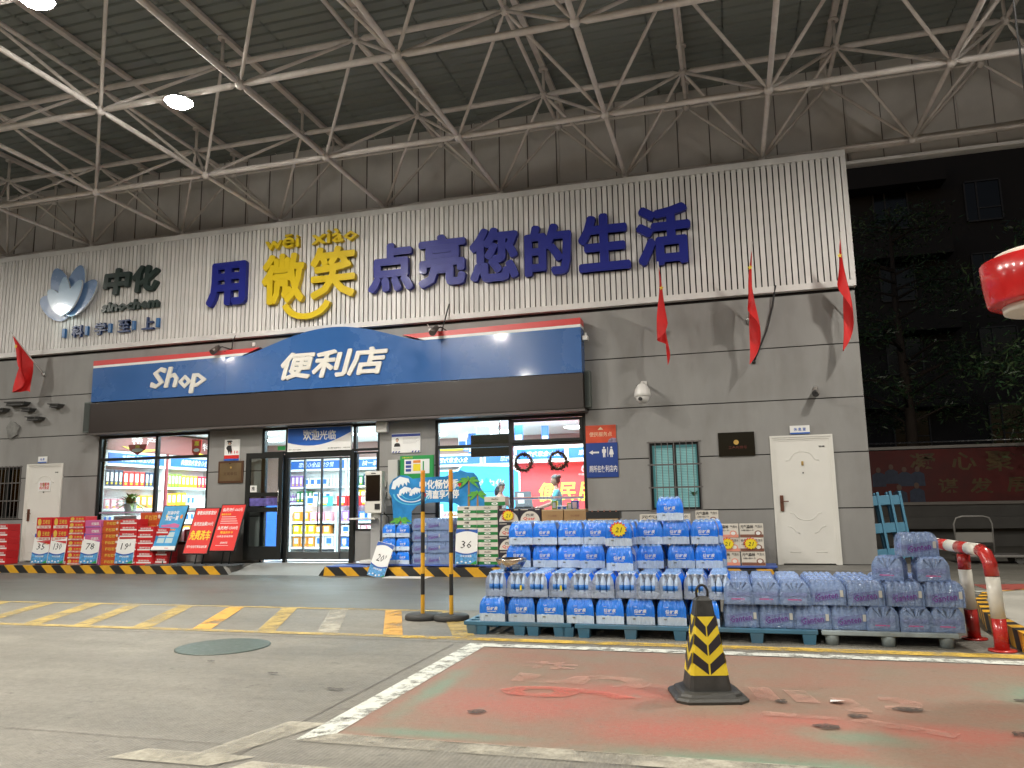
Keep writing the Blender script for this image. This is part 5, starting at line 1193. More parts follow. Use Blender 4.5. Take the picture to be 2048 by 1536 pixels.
stack(-11.25, FY+.36, 0, 5, .5, .3, .2, [crust, cream, cgold], d_redgold, 'large orange red carton behind the yoghurt', 'orange red cartons against the window')
stack(-14.65, FY, 0, 6, .38, .3, .135, [cred, prw, cgold], d_redwhite, 'red carton cut by the left picture edge', 'red cartons at the left picture edge')
# price cards
cardb = mat('card_sky', (.08, .3, .6), .4, nz=22, amt=.5); cardarc = mat('card_blue', (.015, .09, .4), .4)
dg_ = mat('lcd_black', (.03, .03, .03), .5)
def price_card(x, y, z, w_, h_, s_, sup, label, rz=0., rx=-7., ry=0.):
    t = thing('price_card', (x, y, z), label, 'price card', 'white and blue price cards'); t.rotation_euler = (R(rx), R(ry), R(rz))
    part('card', MB().bbox(-w_/2, w_/2, -.006, .006, 0, h_, .004), prw, t, True)
    part('picture', MB().plate([(-w_*.49, .004), (w_*.49, .004), (w_*.49, h_*.36)]+[(w_*.49-w_*.98*i/10, h_*.36-h_*.07*math.sin(math.pi*i/10)) for i in range(1, 11)], -.009, -.0065), cardb, t, True)
    part('arc', MB().plate([(w_*.49, h_*.37), (w_*.49, h_*.33)]+[(w_*.49-w_*.98*i/10, h_*.33-h_*.07*math.sin(math.pi*i/10)) for i in range(1, 11)]+[(-w_*.49, h_*.37)]+[(-w_*.49+w_*.98*i/10, h_*.37-h_*.07*math.sin(math.pi*i/10)) for i in range(1, 10)], -.0105, -.0092), cardarc, t, True)
    part('arc', MB().plate([(-w_*.49, h_*.86), (-w_*.49, h_*.99), (w_*.49, h_*.99), (w_*.49, h_*.86)]+[(w_*.49-w_*.98*i/10, h_*.86+h_*.07*math.sin(math.pi*i/10)) for i in range(1, 10)], -.009, -.0065), cardarc, t, True)
    tmp = tmb(s_, -w_*.24, w_*(.16 if sup else .24), h_*.45, h_*.66, -.0066, .001, off=.0, shear=.15); part('digits', tmp, dg_, t, True)
    if sup: part('digits', tmb(sup, w_*.2, w_*.28, h_*.55, h_*.67, -.0066, .001, off=0, shear=.15), dg_, t, True)
    text_ = part('lettering', tmb('中化加油惠', -w_*.25, w_*.25, h_*.2, h_*.26, -.0092, .001), prw, t, True)
    for k in range(5): part('flower_print', MB().plate(ell(-w_*.38+w_*.19*k, h_*(.05+.03*(k % 2)), w_*.05, h_*.025, 8), -.0115, -.0095), prw, t, True)
    part('leaf_print', MB().plate([(w_*.2, .006), (w_*.48, .006), (w_*.48, h_*.12)], -.0118, -.0116), prgreen, t, True)
price_card(-13.55, -.86, .03, .4, .6, '35', '', 'white and blue price card reading 35, leftmost of all', rz=2)
price_card(-13.13, -.86, .03, .4, .6, '130', '', 'price card reading one hundred and thirty beside the 35 card')
price_card(-12.33, -.86, .03, .43, .6, '78', '', 'price card reading 78 in front of the pink cartons')
price_card(-11.48, -.86, .03, .43, .6, '19', '8', 'price card reading 19 with a small raised 8')
price_card(-5.98, -1.14, -.15, .32, .6, '20', '9', 'tilted price card reading 20 leaning on the kerb by the blue water', rx=-14, ry=14)
price_card(-4.41, -.9, .05, .4, .6, '36', '', 'white and blue price card reading 36 in front of the milk cartons')
# tilted poster boards on stands
def poster_board(x, y, z, w_, h_, label, face, yaw_=0.):
    t = thing('poster_stand', (x, y, 0), label, 'poster stand', 'tilted poster stands by the entrance')
    b_ = part('board', MB(), dark, t); b_.location = (0, 0, z); b_.rotation_mode = 'ZXY'
    b_.rotation_euler = (R(-22), 0, R(yaw_))
    b_.data = MB().bbox(-w_/2, w_/2, 0, .03, 0, h_, .006).mesh('board', dark)
    face(b_, w_, h_)
    part('leg', MB().tube([(-.06, .1, .02), (-.06, .2, z+.2), (-.06, .33, z+.55)], .014, 6).tube([(.1, .1, .02), (.1, .2, z+.2), (.1, .33, z+.55)], .014, 6), dark, t, True)
    part('base', MB().bbox(-.28, .34, -.12, .26, .0, .025, .008), mat('stand_base', (.1, .11, .12), .4), t, True)
def T(b_, s_, a, c, d, e, m_, **k): part('lettering', tmb(s_, a, c, d, e, -.004, .001, **k), m_, b_, True)
def f_blue(b_, w_, h_):
    part('poster', MB().box(-w_/2+.02, w_/2-.02, -.003, -.0005, .02, h_-.02), mat('poster_sky', (.03, .3, .6), .35, nz=2.5, amt=.3), b_, True)
    part('white_band', MB().box(-w_/2+.02, w_/2-.02, -.0045, -.0032, .02, .1), prw, b_, True)
    T(b_, '加油中化', -.16, .12, h_-.2, h_-.12, prw, off=.02); T(b_, '清爽一夏', -.16, .14, h_-.32, h_-.22, prw, off=.02)
    part('pink_swirl', MB().plate([(-.2, h_*.52), (.2, h_*.5), (.22, h_*.56), (.08, h_*.6), (-.05, h_*.57), (-.2, h_*.56)], -.0045, -.0032), cpink, b_, True)
    part('red_strip', MB().box(-.17, .15, -.0045, -.0032, h_*.44, h_*.47), prorange, b_, True)
    for a in (-.19, .0):
        for c in (.16, .28): part('coupon', MB().box(a, a+.16, -.0045, -.0032, c, c+.1), mat('coupon', (.45, .62, .66), .5), b_, True)
    part('sun_print', MB().plate(ell(.2, h_*.74, .03, .045, 12), -.0045, -.0032), prorange, b_, True); part('sun_print', MB().plate(ell(-.15, h_*.76, .02, .03, 12), -.0045, -.0032), pryel, b_, True)
    T(b_, '昆仑加油', .04, .12, .045, .07, prred)
rp_ = mat('poster_red', (.72, .035, .03), .4)
def f_red1(b_, w_, h_):
    part('poster', MB().box(-w_/2+.02, w_/2-.02, -.003, -.0005, .02, h_-.02), rp_, b_, True)
    T(b_, '尊敬的顾客您好', -w_*.38, w_*.4, h_*.84, h_*.93, prw, off=.02); T(b_, '会员加油满200元', -w_*.38, w_*.4, h_*.6, h_*.69, prw, off=.02)
    T(b_, '免费洗车', -w_*.4, w_*.4, h_*.3, h_*.5, pryel, off=0, fat=.008); T(b_, '另外全站可享加油优惠', -w_*.4, w_*.4, h_*.13, h_*.19, prw, off=.01)
def f_red2(b_, w_, h_):
    part('poster', MB().box(-w_/2+.02, w_/2-.02, -.003, -.0005, .02, h_-.02), rp_, b_, True)
    T(b_, '会员充值666元', -w_*.4, w_*.4, h_*.84, h_*.92, prw, off=.02); T(b_, '赠送洗车券', -w_*.4, -w_*.02, h_*.76, h_*.8, pryel, off=.01)
    for k in range(4): part('print_line', MB().box(-w_*.36, w_*(.2+.05*k), -.0045, -.0032, h_*(.72-.045*k), h_*(.73-.045*k)), prw, b_, True)
    T(b_, '会员充值1500元', -w_*.4, w_*.4, h_*.45, h_*.53, prw, off=.02); T(b_, '赠送洗车卡', -w_*.25, w_*.25, h_*.37, h_*.42, pryel, off=.01)
    T(b_, '12次全自动洗车', -w_*.33, w_*.3, h_*.29, h_*.335, prw); T(b_, '活动时间', -w_*.14, w_*.14, h_*.16, h_*.2, prw)
    part('print_line', MB().box(-w_*.3, w_*.2, -.0045, -.0032, h_*.12, h_*.127), prw, b_, True)
poster_board(-10.63, -.82, .27, .58, .94, 'tilted light blue promotional poster on a stand beside the red cartons', f_blue)
poster_board(-9.88, -.84, .21, .56, .94, 'tilted red poster board with big yellow characters, middle of three', f_red1)
poster_board(-9.32, -.8, .26, .56, .95, 'tilted red poster board nearest the entrance door', f_red2)
# self-service terminal
t = thing('payment_terminal', (-6.25, -.55, 0), 'white self-service payment terminal with black screen beside the entrance', 'terminal')
tw = mat('terminal_white', (.7, .69, .64), .35)
part('head', MB().bbox(-6.44, -6.1, -.66, -.5, .93, 1.69, .02), tw, t)
part('screen', MB().bbox(-6.41, -6.13, -.668, -.661, 1.15, 1.62, .003), mat('screen_black', (.008, .008, .008), .08), t)
part('card_reader', MB().bbox(-6.23, -6.13, -.675, -.661, 1.0, 1.1, .004), black, t)
part('camera_slot', MB().box(-6.31, -6.22, -.666, -.661, 1.64, 1.655), black, t)
part('column', MB().bbox(-6.36, -6.17, -.56, -.48, .1, .93, .01), mat('column_grey', (.38, .38, .37), .4), t)
part('foot', MB().bbox(-6.48, -6.08, -.75, -.38, .046, .1, .01), tw, t)
part('side_shelf', MB().bbox(-6.72, -6.2, -.72, -.5, .82, .85, .006), tw, t)
part('cable', MB().tube([(-6.15, -.5, .95), (-6.05, -.45, .85), (-6.03, -.43, .4), (-6.1, -.45, .1)], .01, 6), black, t)
# wave-shaped display with palm trees
t = thing('wave_display', (-5.0, -.62, 0), 'blue wave-shaped cut-out display board with palm trees behind the water', 'display board')
outl = [(-5.84, .06), (-5.86, .7), (-5.9, 1.2), (-5.96, 1.3), (-5.95, 1.42), (-5.88, 1.53), (-5.75, 1.6), (-5.6, 1.59), (-5.5, 1.53), (-5.3, 1.55), (-5.05, 1.555), (-4.86, 1.56), (-4.72, 1.62), (-4.58, 1.66), (-4.47, 1.62), (-4.34, 1.61), (-4.27, 1.53), (-4.22, 1.35), (-4.12, 1.2), (-4.16, .98), (-4.12, .8), (-4.12, .06), (-4.4, .06), (-4.43, .8), (-4.55, 1.0), (-4.68, 1.08), (-4.9, 1.11), (-5.2, 1.1), (-5.42, 1.05), (-5.52, .95), (-5.52, .06)]
part('board', MB().plate(outl, -.65, -.63), mat('wave_blue', (.02, .22, .52), .35, nz=3, amt=.35), t)
pale = mat('foam_white', (.8, .85, .88), .4)
def crest(cx, cz, s_):
    pts = [(cx-.5*s_, cz-.1*s_), (cx-.42*s_, cz+.22*s_), (cx-.1*s_, cz+.42*s_), (cx+.3*s_, cz+.32*s_), (cx+.36*s_, cz+.12*s_), (cx+.24*s_, cz+.2*s_), (cx+.22*s_, cz+.02*s_), (cx+.1*s_, cz+.16*s_), (cx+.04*s_, cz-.02*s_), (cx-.06*s_, cz+.12*s_), (cx-.16*s_, cz-.06*s_), (cx-.24*s_, cz+.06*s_), (cx-.32*s_, cz-.12*s_)]
    part('wave_crest', MB().plate(pts, -.656, -.6515), pale, t)
crest(-5.7, 1.4, .42); crest(-5.62, 1.27, .3); crest(-5.42, 1.26, .28)
for k, (r1, r2) in enumerate(((.36, .33), (.28, .255), (.2, .18))):
    a_ = ell(-5.52, 1.28, r1, r1*.6, 18, 185, 345); b2 = ell(-5.52, 1.28, r2, r2*.6, 18, 345, 185); part('wave_line', MB().plate(a_+b2, -.655-.001*k, -.6515), mat('wave_cyan', (.1, .5, .72), .4) if k % 2 == 0 else pale, t)
text('lettering', '中化畅饮季', -5.36, -4.62, 1.34, 1.5, -.652, prw, t, off=0, fat=.006); text('lettering', '清爽享不停', -5.24, -4.62, 1.17, 1.32, -.652, prw, t, off=0, fat=.006)
part('life_ring', MB().plate(ell(-5.28, 1.24, .04, .05, 12), -.66, -.654), prred, t); part('life_ring', MB().plate(ell(-4.6, 1.42, .03, .05, 12), -.66, -.654), prred, t)
gpalm = mat('palm_green', (.1, .38, .05), .5, nz=12, amt=.35)
for cx, z0, z1, s_ in ((-4.43, 1.0, 1.48, .24), (-4.27, .98, 1.24, .2), (-5.72, .7, .8, .22)):
    part('palm_trunk', MB().plate([(cx-.03, z0-.15), (cx+.02, z0-.15), (cx+.012, z1), (cx-.012, z1)], -.656, -.652), mat('palm_trunk', (.3, .17, .06), .6), t)
    for k, a in enumerate((10, 50, 95, 135, 170, 215, 325)):
        u = Vector((math.cos(R(a)), math.sin(R(a))*.6)); n2 = Vector((-u.y, u.x))
        pts = [(cx, z1)]+[(cx+u.x*s_*q+n2.x*.03*w__, z1+u.y*s_*q+n2.y*.03*w__-.1*s_*q*q*3) for q, w__ in ((.35, 1), (.7, .9), (1, 0), (.7, -.5), (.35, -1))]
        part('palm_frond', MB().plate(pts, -.662-.0012*k, -.657-.0012*k+.001), gpalm, t)
part('strut', MB().tube([(-5.7, -.62, .06), (-5.7, -.4, .06), (-5.7, -.62, 1.0)], .012, 6), steel, t)

# ------------------------------------------------------------------ bottled water cases
def film_mesh(name, W_, D_, H_, nx, ny, mats_, taper=.2, hole=True, amp=.006, sx=4):
    b = MB(); NX = nx*6; vs = []; fs = []; mis = []
    prof = []      # (side, y-fraction, z)
    zs = [0, .03, .12, .25, .4, .55, .66, .75, .83, .9, .95, .985]
    def yf(z): return 1-taper*max(0, (z-.6)/.4)**1.4
    for z in zs: prof.append((-yf(z)*.5, z))
    for k in range(1, ny*4): prof.append((-yf(.985)*.5+yf(.985)*k/(ny*4), 1.0+.012*math.cos(2*math.pi*k/4)))
    for z in zs[::-1]: prof.append((yf(z)*.5, z))
    NP = len(prof)
    for i in range(NX+1):
        u = i/NX; e = abs(u-.5)*2
        for (yy, z) in prof:
            side = abs(z) < .99
            sh = 1-.22*taper*2*max(0, (z-.6)/.4)**1.4
            x = (u-.5)*W_*sh
            bump = abs(math.sin(math.pi*u*nx))**.7
            y = yy*D_
            if side: y += math.copysign(amp*(bump-.6)*(1+1.5*max(0, z-.55)), yy)
            zz = z*H_
            if z > .86: zz += .016*(bump-.6)*(H_/.23)
            vs.append((x, y, zz))
    for i in range(NX):
        for j in range(NP-1): fs.append((i*NP+j, (i+1)*NP+j, (i+1)*NP+j+1, i*NP+j+1))
    b.add(vs, fs, 0, True)
    # ends
    for s_ in (0, NX):
        ring = [vs[s_*NP+j] for j in range(NP)]
        xe = ring[0][0]; sg_ = 1 if s_ else -1
        if hole:
            hol = []
            for (x, y, z) in ring:
                a = math.atan2(z-H_*.42, y); hol.append((x-sg_*.004, .30*D_*math.cos(a), H_*.42+.31*H_*math.sin(a)*(1 if math.sin(a) > 0 else .8)))
            o = ring+hol; q = []
            for j in range(NP):
                k = (j+1) % NP; q.append((j, k, NP+k, NP+j) if s_ == 0 else (j, NP+j, NP+k, k))
            b.add(o, q, 1, True)
        else:
            vv = list(ring); q = []; K = 5
            for k_ in range(1, K+1):
                f_ = 1-k_/(K+.4)
                for (x, y, z) in ring:
                    y2 = y*f_; z2 = H_*.5+(z-H_*.5)*f_; sh2 = W_*.5*(1-.22*taper*2*max(0, (z2/H_-.6)/.4)**1.4)
                    vv.append((sg_*(sh2+amp*(abs(math.sin(math.pi*(y2/D_+.5)*ny))**.7-.3)), y2, z2))
            for k_ in range(K):
                for j in range(NP):
                    a_ = k_*NP+j; b_ = k_*NP+(j+1) % NP; q.append((a_, b_, b_+NP, a_+NP) if s_ == 0 else (a_, a_+NP, b_+NP, b_))
            q.append(tuple(K*NP+j for j in range(NP)) if s_ == 0 else tuple(K*NP+j for j in range(NP))[::-1])
            b.add(vv, q, 1, True)
    return b
def film_blue():
    m = bpy.data.materials.new('film_blue'); m.use_nodes = True; n = m.node_tree.nodes; l = m.node_tree.links; p = n['Principled BSDF']
    tc = n.new('ShaderNodeTexCoord'); sp = n.new('ShaderNodeSeparateXYZ'); l.new(tc.outputs['Object'], sp.inputs[0])
    nz = n.new('ShaderNodeTexNoise'); nz.inputs['Scale'].default_value = 28; nz.inputs['Detail'].default_value = 3
    l.new(tc.outputs['Object'], nz.inputs['Vector'])
    ad = n.new('ShaderNodeMath'); ad.operation = 'MULTIPLY_ADD'; ad.inputs[1].default_value = .022; l.new(nz.outputs[0], ad.inputs[0]); l.new(sp.outputs['Z'], ad.inputs[2])
    r = n.new('ShaderNodeMapRange'); r.inputs[1].default_value = .08; r.inputs[2].default_value = .083; l.new(ad.outputs[0], r.inputs[0])
    mx = n.new('ShaderNodeMix'); mx.data_type = 'RGBA'; l.new(r.outputs[0], mx.inputs[0]); mx.inputs[6].default_value = (.6, .72, .86, 1); mx.inputs[7].default_value = (.012, .21, .88, 1)
    # clear strip along the crown of the pack
    r2 = n.new('ShaderNodeMapRange'); r2.inputs[1].default_value = .212; r2.inputs[2].default_value = .222; l.new(ad.outputs[0], r2.inputs[0])
    m2 = n.new('ShaderNodeMix'); m2.data_type = 'RGBA'; l.new(r2.outputs[0], m2.inputs[0]); l.new(mx.outputs[2], m2.inputs[6]); m2.inputs[7].default_value = (.22, .38, .7, 1)
    oi = n.new('ShaderNodeObjectInfo'); rv = n.new('ShaderNodeMapRange'); rv.inputs[3].default_value = .85; rv.inputs[4].default_value = 1.12; l.new(oi.outputs['Random'], rv.inputs[0])
    v = n.new('ShaderNodeVectorMath'); v.operation = 'SCALE'; l.new(m2.outputs[2], v.inputs[0]); l.new(rv.outputs[0], v.inputs['Scale']); l.new(v.outputs[0], p.inputs['Base Color'])
    p.inputs['Roughness'].default_value = .2; p.inputs['Coat Weight'].default_value = .5; p.inputs['Coat Roughness'].default_value = .1
    mp = n.new('ShaderNodeMapping'); mp.inputs['Scale'].default_value = (1, 1, .35)
    mu = n.new('ShaderNodeVectorMath'); mu.operation = 'ADD'; l.new(tc.outputs['Object'], mu.inputs[0]); l.new(oi.outputs['Random'], mu.inputs[1]); l.new(mu.outputs[0], mp.inputs[0])
    n2 = n.new('ShaderNodeTexNoise'); n2.inputs['Scale'].default_value = 48; n2.inputs['Detail'].default_value = 4; n2.inputs['Distortion'].default_value = .8; l.new(mp.outputs[0], n2.inputs['Vector'])
    b = n.new('ShaderNodeBump'); b.inputs['Strength'].default_value = .7; b.inputs['Distance'].default_value = .025; l.new(n2.outputs[0], b.inputs['Height']); l.new(b.outputs[0], p.inputs['Normal']); l.new(b.outputs[0], p.inputs['Coat Normal'])
    return m
def film_clear(name, col, a_, bs=.8, sc_=40, sca=(1, 1, 1)):
    m = mat(name, col, .12, alpha=a_, coat=.6); n = m.node_tree.nodes; l = m.node_tree.links; p = n['Principled BSDF']
    tc = n.new('ShaderNodeTexCoord'); oi = n.new('ShaderNodeObjectInfo'); mu = n.new('ShaderNodeVectorMath'); mu.operation = 'ADD'; l.new(tc.outputs['Object'], mu.inputs[0]); l.new(oi.outputs['Random'], mu.inputs[1])
    mp = n.new('ShaderNodeMapping'); mp.inputs['Scale'].default_value = sca; l.new(mu.outputs[0], mp.inputs[0])
    n2 = n.new('ShaderNodeTexNoise'); n2.inputs['Scale'].default_value = sc_; n2.inputs['Detail'].default_value = 4; n2.inputs['Distortion'].default_value = 1.4; l.new(mp.outputs[0], n2.inputs['Vector'])
    b = n.new('ShaderNodeBump'); b.inputs['Strength'].default_value = bs; b.inputs['Distance'].default_value = .05; l.new(n2.outputs[0], b.inputs['Height']); l.new(b.outputs[0], p.inputs['Normal']); l.new(b.outputs[0], p.inputs['Coat Normal']); p.inputs['Coat Weight'].default_value = 1.; p.inputs['Coat Roughness'].default_value = .12
    return m
fb = film_blue(); fc = film_clear('film_clear', (.5, .6, .78), .62)
fp = film_clear('film_lavender', (.42, .6, 1.0), .62, 1., 46, (.7, .7, 1.8)); fpo = film_clear('film_lavender_dense', (.38, .56, 1.), 1., 1., 46, (.7, .7, 1.8))
bw = mat('bottle_water', (.6, .76, 1.), .12, coat=.5, alpha=.85); capm = mat('bottle_cap', (.6, .68, .85), .3); labm = mat('bottle_label', (.04, .2, .6), .4); labp = mat('bottle_label_pale', (.3, .2, .55), .4)
def bottle_mesh(r_, h_, lab):
    return MB().lathe([(r_*.8, 0), (r_, h_*.04), (r_, h_*.2), (r_*.93, h_*.24), (r_, h_*.28), (r_, h_*.6), (r_*.8, h_*.72), (r_*.42, h_*.86), (r_*.4, h_*.9)], n=10).lathe([(r_*.46, h_*.89), (r_*.46, h_*.99), (r_*.4, h_)], n=8, mi=1).lathe([(r_*1.03, h_*.3), (r_*1.03, h_*.52)], n=10, mi=2).mesh('bottle', [bw, capm, lab])
BW, BD, BH = .25, .19, .222
blue_film = film_mesh('film', BW, BD, BH, 4, 3, None, .42, amp=.011).mesh('film', [fb, fc])
bottle_b = bottle_mesh(.029, .212, labm)
logo_b = tmb('怡', -.055, -.02, .1, .135, -.0, .001, off=.03, shear=.2); tmb('矿', -.018, .018, .1, .13, 0, .001, off=.03, shear=.2, mb=logo_b); tmb('泉', .02, .055, .1, .135, 0, .001, off=.03, shear=.2, mb=logo_b); logo_b.box(-.05, .04, -.0015, 0, .088, .092); tmb('水世界', -.06, -.03, .15, .158, 0, .001, mb=logo_b)
logo_b = logo_b.mesh('logo', mat('logo_white', (.75, .78, .85), .4)); bar_b = MB().box(-.07, -.045, -.0015, 0, .045, .056).mesh('barcode', mat('barcode', (.2, .22, .22), .5))
yst = MB().box(-.0012, .0, -.03, -.012, .06, .105).mesh('sticker', pryel)
def blue_case(loc, rz, label, bottles=False, detail=True, sticker=False):
    t = bpy.data.objects.new('water_case', None); COL.objects.link(t); t.location = loc; t.rotation_euler = (0, 0, rz); tag(t, label, 'water case', 'blue cases of bottled water')
    f = part('film', blue_film, None, t)
    if detail:
        o = part('logo', logo_b, None, t); o.location = (0, -BD/2-.006, 0); o = part('barcode', bar_b, None, t); o.location = (0, -BD/2-.0065, 0)
    if bottles:
        for i in range(2):
            for j in range(3):
                for s_ in (0, 1):
                    x = (-.093+.062*(i if not s_ else 3-i)); o = part('bottle', bottle_b, None, t); o.location = (x, -.061+.061*j, .004)
    if sticker: o = part('sticker', yst, None, t); o.location = (-.125, .01*sticker, 0)
    return t
TZ = [-.03+.225*k for k in range(6)]
nth = ['first', 'second', 'third', 'fourth', 'fifth', 'sixth', 'seventh', 'eighth', 'ninth', 'tenth', 'eleventh']
J = lambda a=.006: rnd.uniform(-a, a)
for i in range(8):
    x = -2.215+.2755*i
    for r_ in range(5):
        blue_case((x+J(), -6.35+.2*r_+J(), TZ[0]), J(.04), 'blue water case, %s from the left, bottom layer, %s row' % (nth[i], 'front' if not r_ else nth[r_]), detail=r_ == 0)
for i in range(11):
    x = -2.19+.2035*i
    for r_ in range(4):
        blue_case((x+J(.008), -6.32+.256*r_+J()+(.0 if i % 3 else .02), TZ[1]), R(90)+J(.07), 'blue water case set end-on, %s from the left, second layer, %s row' % (nth[i], 'front' if not r_ else nth[r_]), bottles=r_ == 0, detail=i in (0, 10), sticker={0: 0, 1: -1, 3: 1, 9: 1}.get(i, 0) if r_ == 0 else 0)
t3 = [(-2.11, -5.8), (-1.83, -5.8), (-1.58, -5.8), (-1.35, -5.86), (-1.035, -6.14), (-.78, -5.84), (-.5, -5.8), (-.24, -5.8)]
t4 = [(-2.08, -5.8), (-1.83, -5.8), (-1.57, -5.8), (-1.31, -5.82), (-1.05, -6.1), (-.785, -5.8), (-.54, -5.8), (-.265, -5.8)]
for L, tt, nm in ((2, t3, 'third layer'), (3, t4, 'fourth layer')):
    for i, (x, y) in enumerate(tt):
        blue_case((x, y, TZ[L]), J(.05), 'blue water case, %s from the left, %s, front row' % (nth[i], nm))
        blue_case((x+.03+J(.01), -5.58+J(), TZ[L]), J(.05), 'blue water case, %s from the left, %s, row behind' % (nth[i], nm), detail=False)
        if i == 4: blue_case((x+.02, -5.83, TZ[L]), J(.05), 'blue water case behind the forward-set one in the %s' % nm, detail=False)
blue_case((-.585, -5.8, TZ[4]), .02, 'single blue water case on the very top of the stack')
# starburst price sticker
def burst(x, y, z, r_, label, s_='特价'):
    t = thing('price_burst', (x, y, z), label, 'price sticker', 'yellow starburst price stickers')
    pts = [(x+(r_ if k % 2 else r_*.78)*math.cos(2*math.pi*k/28), z+(r_ if k % 2 else r_*.78)*.86*math.sin(2*math.pi*k/28)) for k in range(28)]
    part('red_edge', MB().plate([(x+(a-x)*1.12-.006, z+(c-z)*1.12+.006) for a, c in pts], y, y+.002), prred, t)
    part('star_face', MB().plate(pts, y-.003, y-.0005), pryel, t)
    text('lettering', '21', x-r_*.35, x+r_*.35, z-r_*.3, z+r_*.3, y-.003, prblack, t, off=0, shear=.3)
burst(-1.04, -6.215, .795, .075, 'yellow and red starburst sticker on the forward-set blue water case')
# steel bowl
t = thing('steel_bowl', (-2.08, -6.27, TZ[2]), 'shiny steel bowl standing on the left end of the blue water cases', 'bowl')
part('bowl', MB().lathe([(.07, 0), (.11, .03), (.145, .09), (.15, .115), (.145, .115), (.105, .035), (.02, .012)], n=24), mat('bowl_steel', (.6, .5, .4), .22, metal=1, bump=14, bstr=1.), t, True)
part('contents', MB().lathe([(.01, .075), (.09, .078), (.13, .07), (.13, .06)], n=16), mat('brown_contents', (.12, .06, .03), .5, nz=20, amt=.5), t, True)
# lavender cases
def lav(nx, ny, W_, D_, H_): return film_mesh('film', W_, D_, H_, nx, ny, None, .3, hole=False, amp=.013)
PW, PD, PH = .285, .225, .192
lav_m = lav(5, 4, PW, PD, PH); lav_d = lav_m.mesh('film', [fpo, fpo]); lav_t = lav_m.mesh('film', [fp, fp])
bottle_p = bottle_mesh(.0265, .183, labp)
logo_p = tmb('Ganten', -.095, .085, .055, .105, 0, .0012, off=.0, rot=R(9), shear=.2).mesh('logo', mat('logo_purple', (.16, .02, .3), .4))
lb = MB()
for a, c in (((-.1, .035), (.09, .065)), ((-.09, .1), (.1, .13))):
    d = Vector((c[0]-a[0], c[1]-a[1])).normalized(); n2 = Vector((-d.y, d.x))*.0012; lb.plate([(a[0]-n2.x, a[1]-n2.y), (c[0]-n2.x, c[1]-n2.y), (c[0]+n2.x, c[1]+n2.y), (a[0]+n2.x, a[1]+n2.y)], -.001, 0)
lb.plate([(-.1, .035), (-.097, .035), (-.087, .1), (-.09, .1)], -.001, 0); lb = lb.mesh('logo_frame', mat('frame_violet', (.14, .1, .4), .4))
lst = MB().box(.1, .125, -.001, 0, .075, .13).mesh('sticker', mat('sticker_grey', (.5, .52, .5), .5))
lpr = MB().box(-.03, .05, -.0012, 0, .035, .05).box(.055, .08, -.0012, 0, .03, .048).mesh('print', mat('print_magenta', (.5, .1, .3), .4))
def lav_case(loc, rz, label, see=True, end=False):
    t = bpy.data.objects.new('water_case', None); COL.objects.link(t); t.location = loc; t.rotation_euler = (0, 0, rz); tag(t, label, 'water case', 'lavender cases of bottled water')
    part('film', lav_t if see else lav_d, None, t)
    if see:
        for i in range(5):
            for j in range(4):
                if 0 < i < 4 and 0 < j < 3 and True: continue
                o = part('bottle', bottle_p, None, t); o.location = (-.104+.052*i, -.075+.05*j, .003)
        if not end:
            for me in (logo_p, lb, lst): o = part(me.name.split('.')[0], me, None, t); o.location = (0, -PD/2-.0085, -.005)
        else:
            o = part('print', lpr, None, t); o.location = (-PW/2-.004, .03, 0); o.rotation_euler = (0, 0, R(-90))
    return t
xs1 = [.025+.288*i for i in range(4)]+[1.145+.238*i for i in range(3)]
for i, x in enumerate(xs1):
    e = i > 3
    for r_ in range(4):
        lav_case((x+J(.004), -6.32+.245*r_+J(), -.03), (R(90) if e else 0)+J(.04), 'lavender water case, %s from the left, lower layer, %s row' % (nth[i], 'front' if not r_ else nth[r_]), see=r_ == 0, end=e)
xs2 = [(.01, 1), (.23, 1), (.46, 1), (.735, 0), (1.03, 0), (1.325, 0), (1.625, 0)]
for i, (x, e) in enumerate(xs2):
    for r_ in range(4):
        lav_case((x+J(.006), -6.32+.245*r_+J()-(.0 if i % 2 else .01), -.03+PH+.004), (R(90) if e else 0)+J(.05), 'lavender water case, %s from the left, upper layer, %s row' % (nth[i], 'front' if not r_ else nth[r_]), see=r_ == 0, end=bool(e))
z3 = -.03+2*(PH+.004)
lav_case((1.27, -6.2, z3), R(72), 'lavender water case turned askew, left of the two on the third layer', end=True)
lav_case((1.57, -6.25, z3), R(88), 'lavender water case end-on, right of the two on the third layer', end=True)
lav_case((1.49, -6.2, z3+PH+.004), .05, 'single lavender water case on top of the pile at the right')
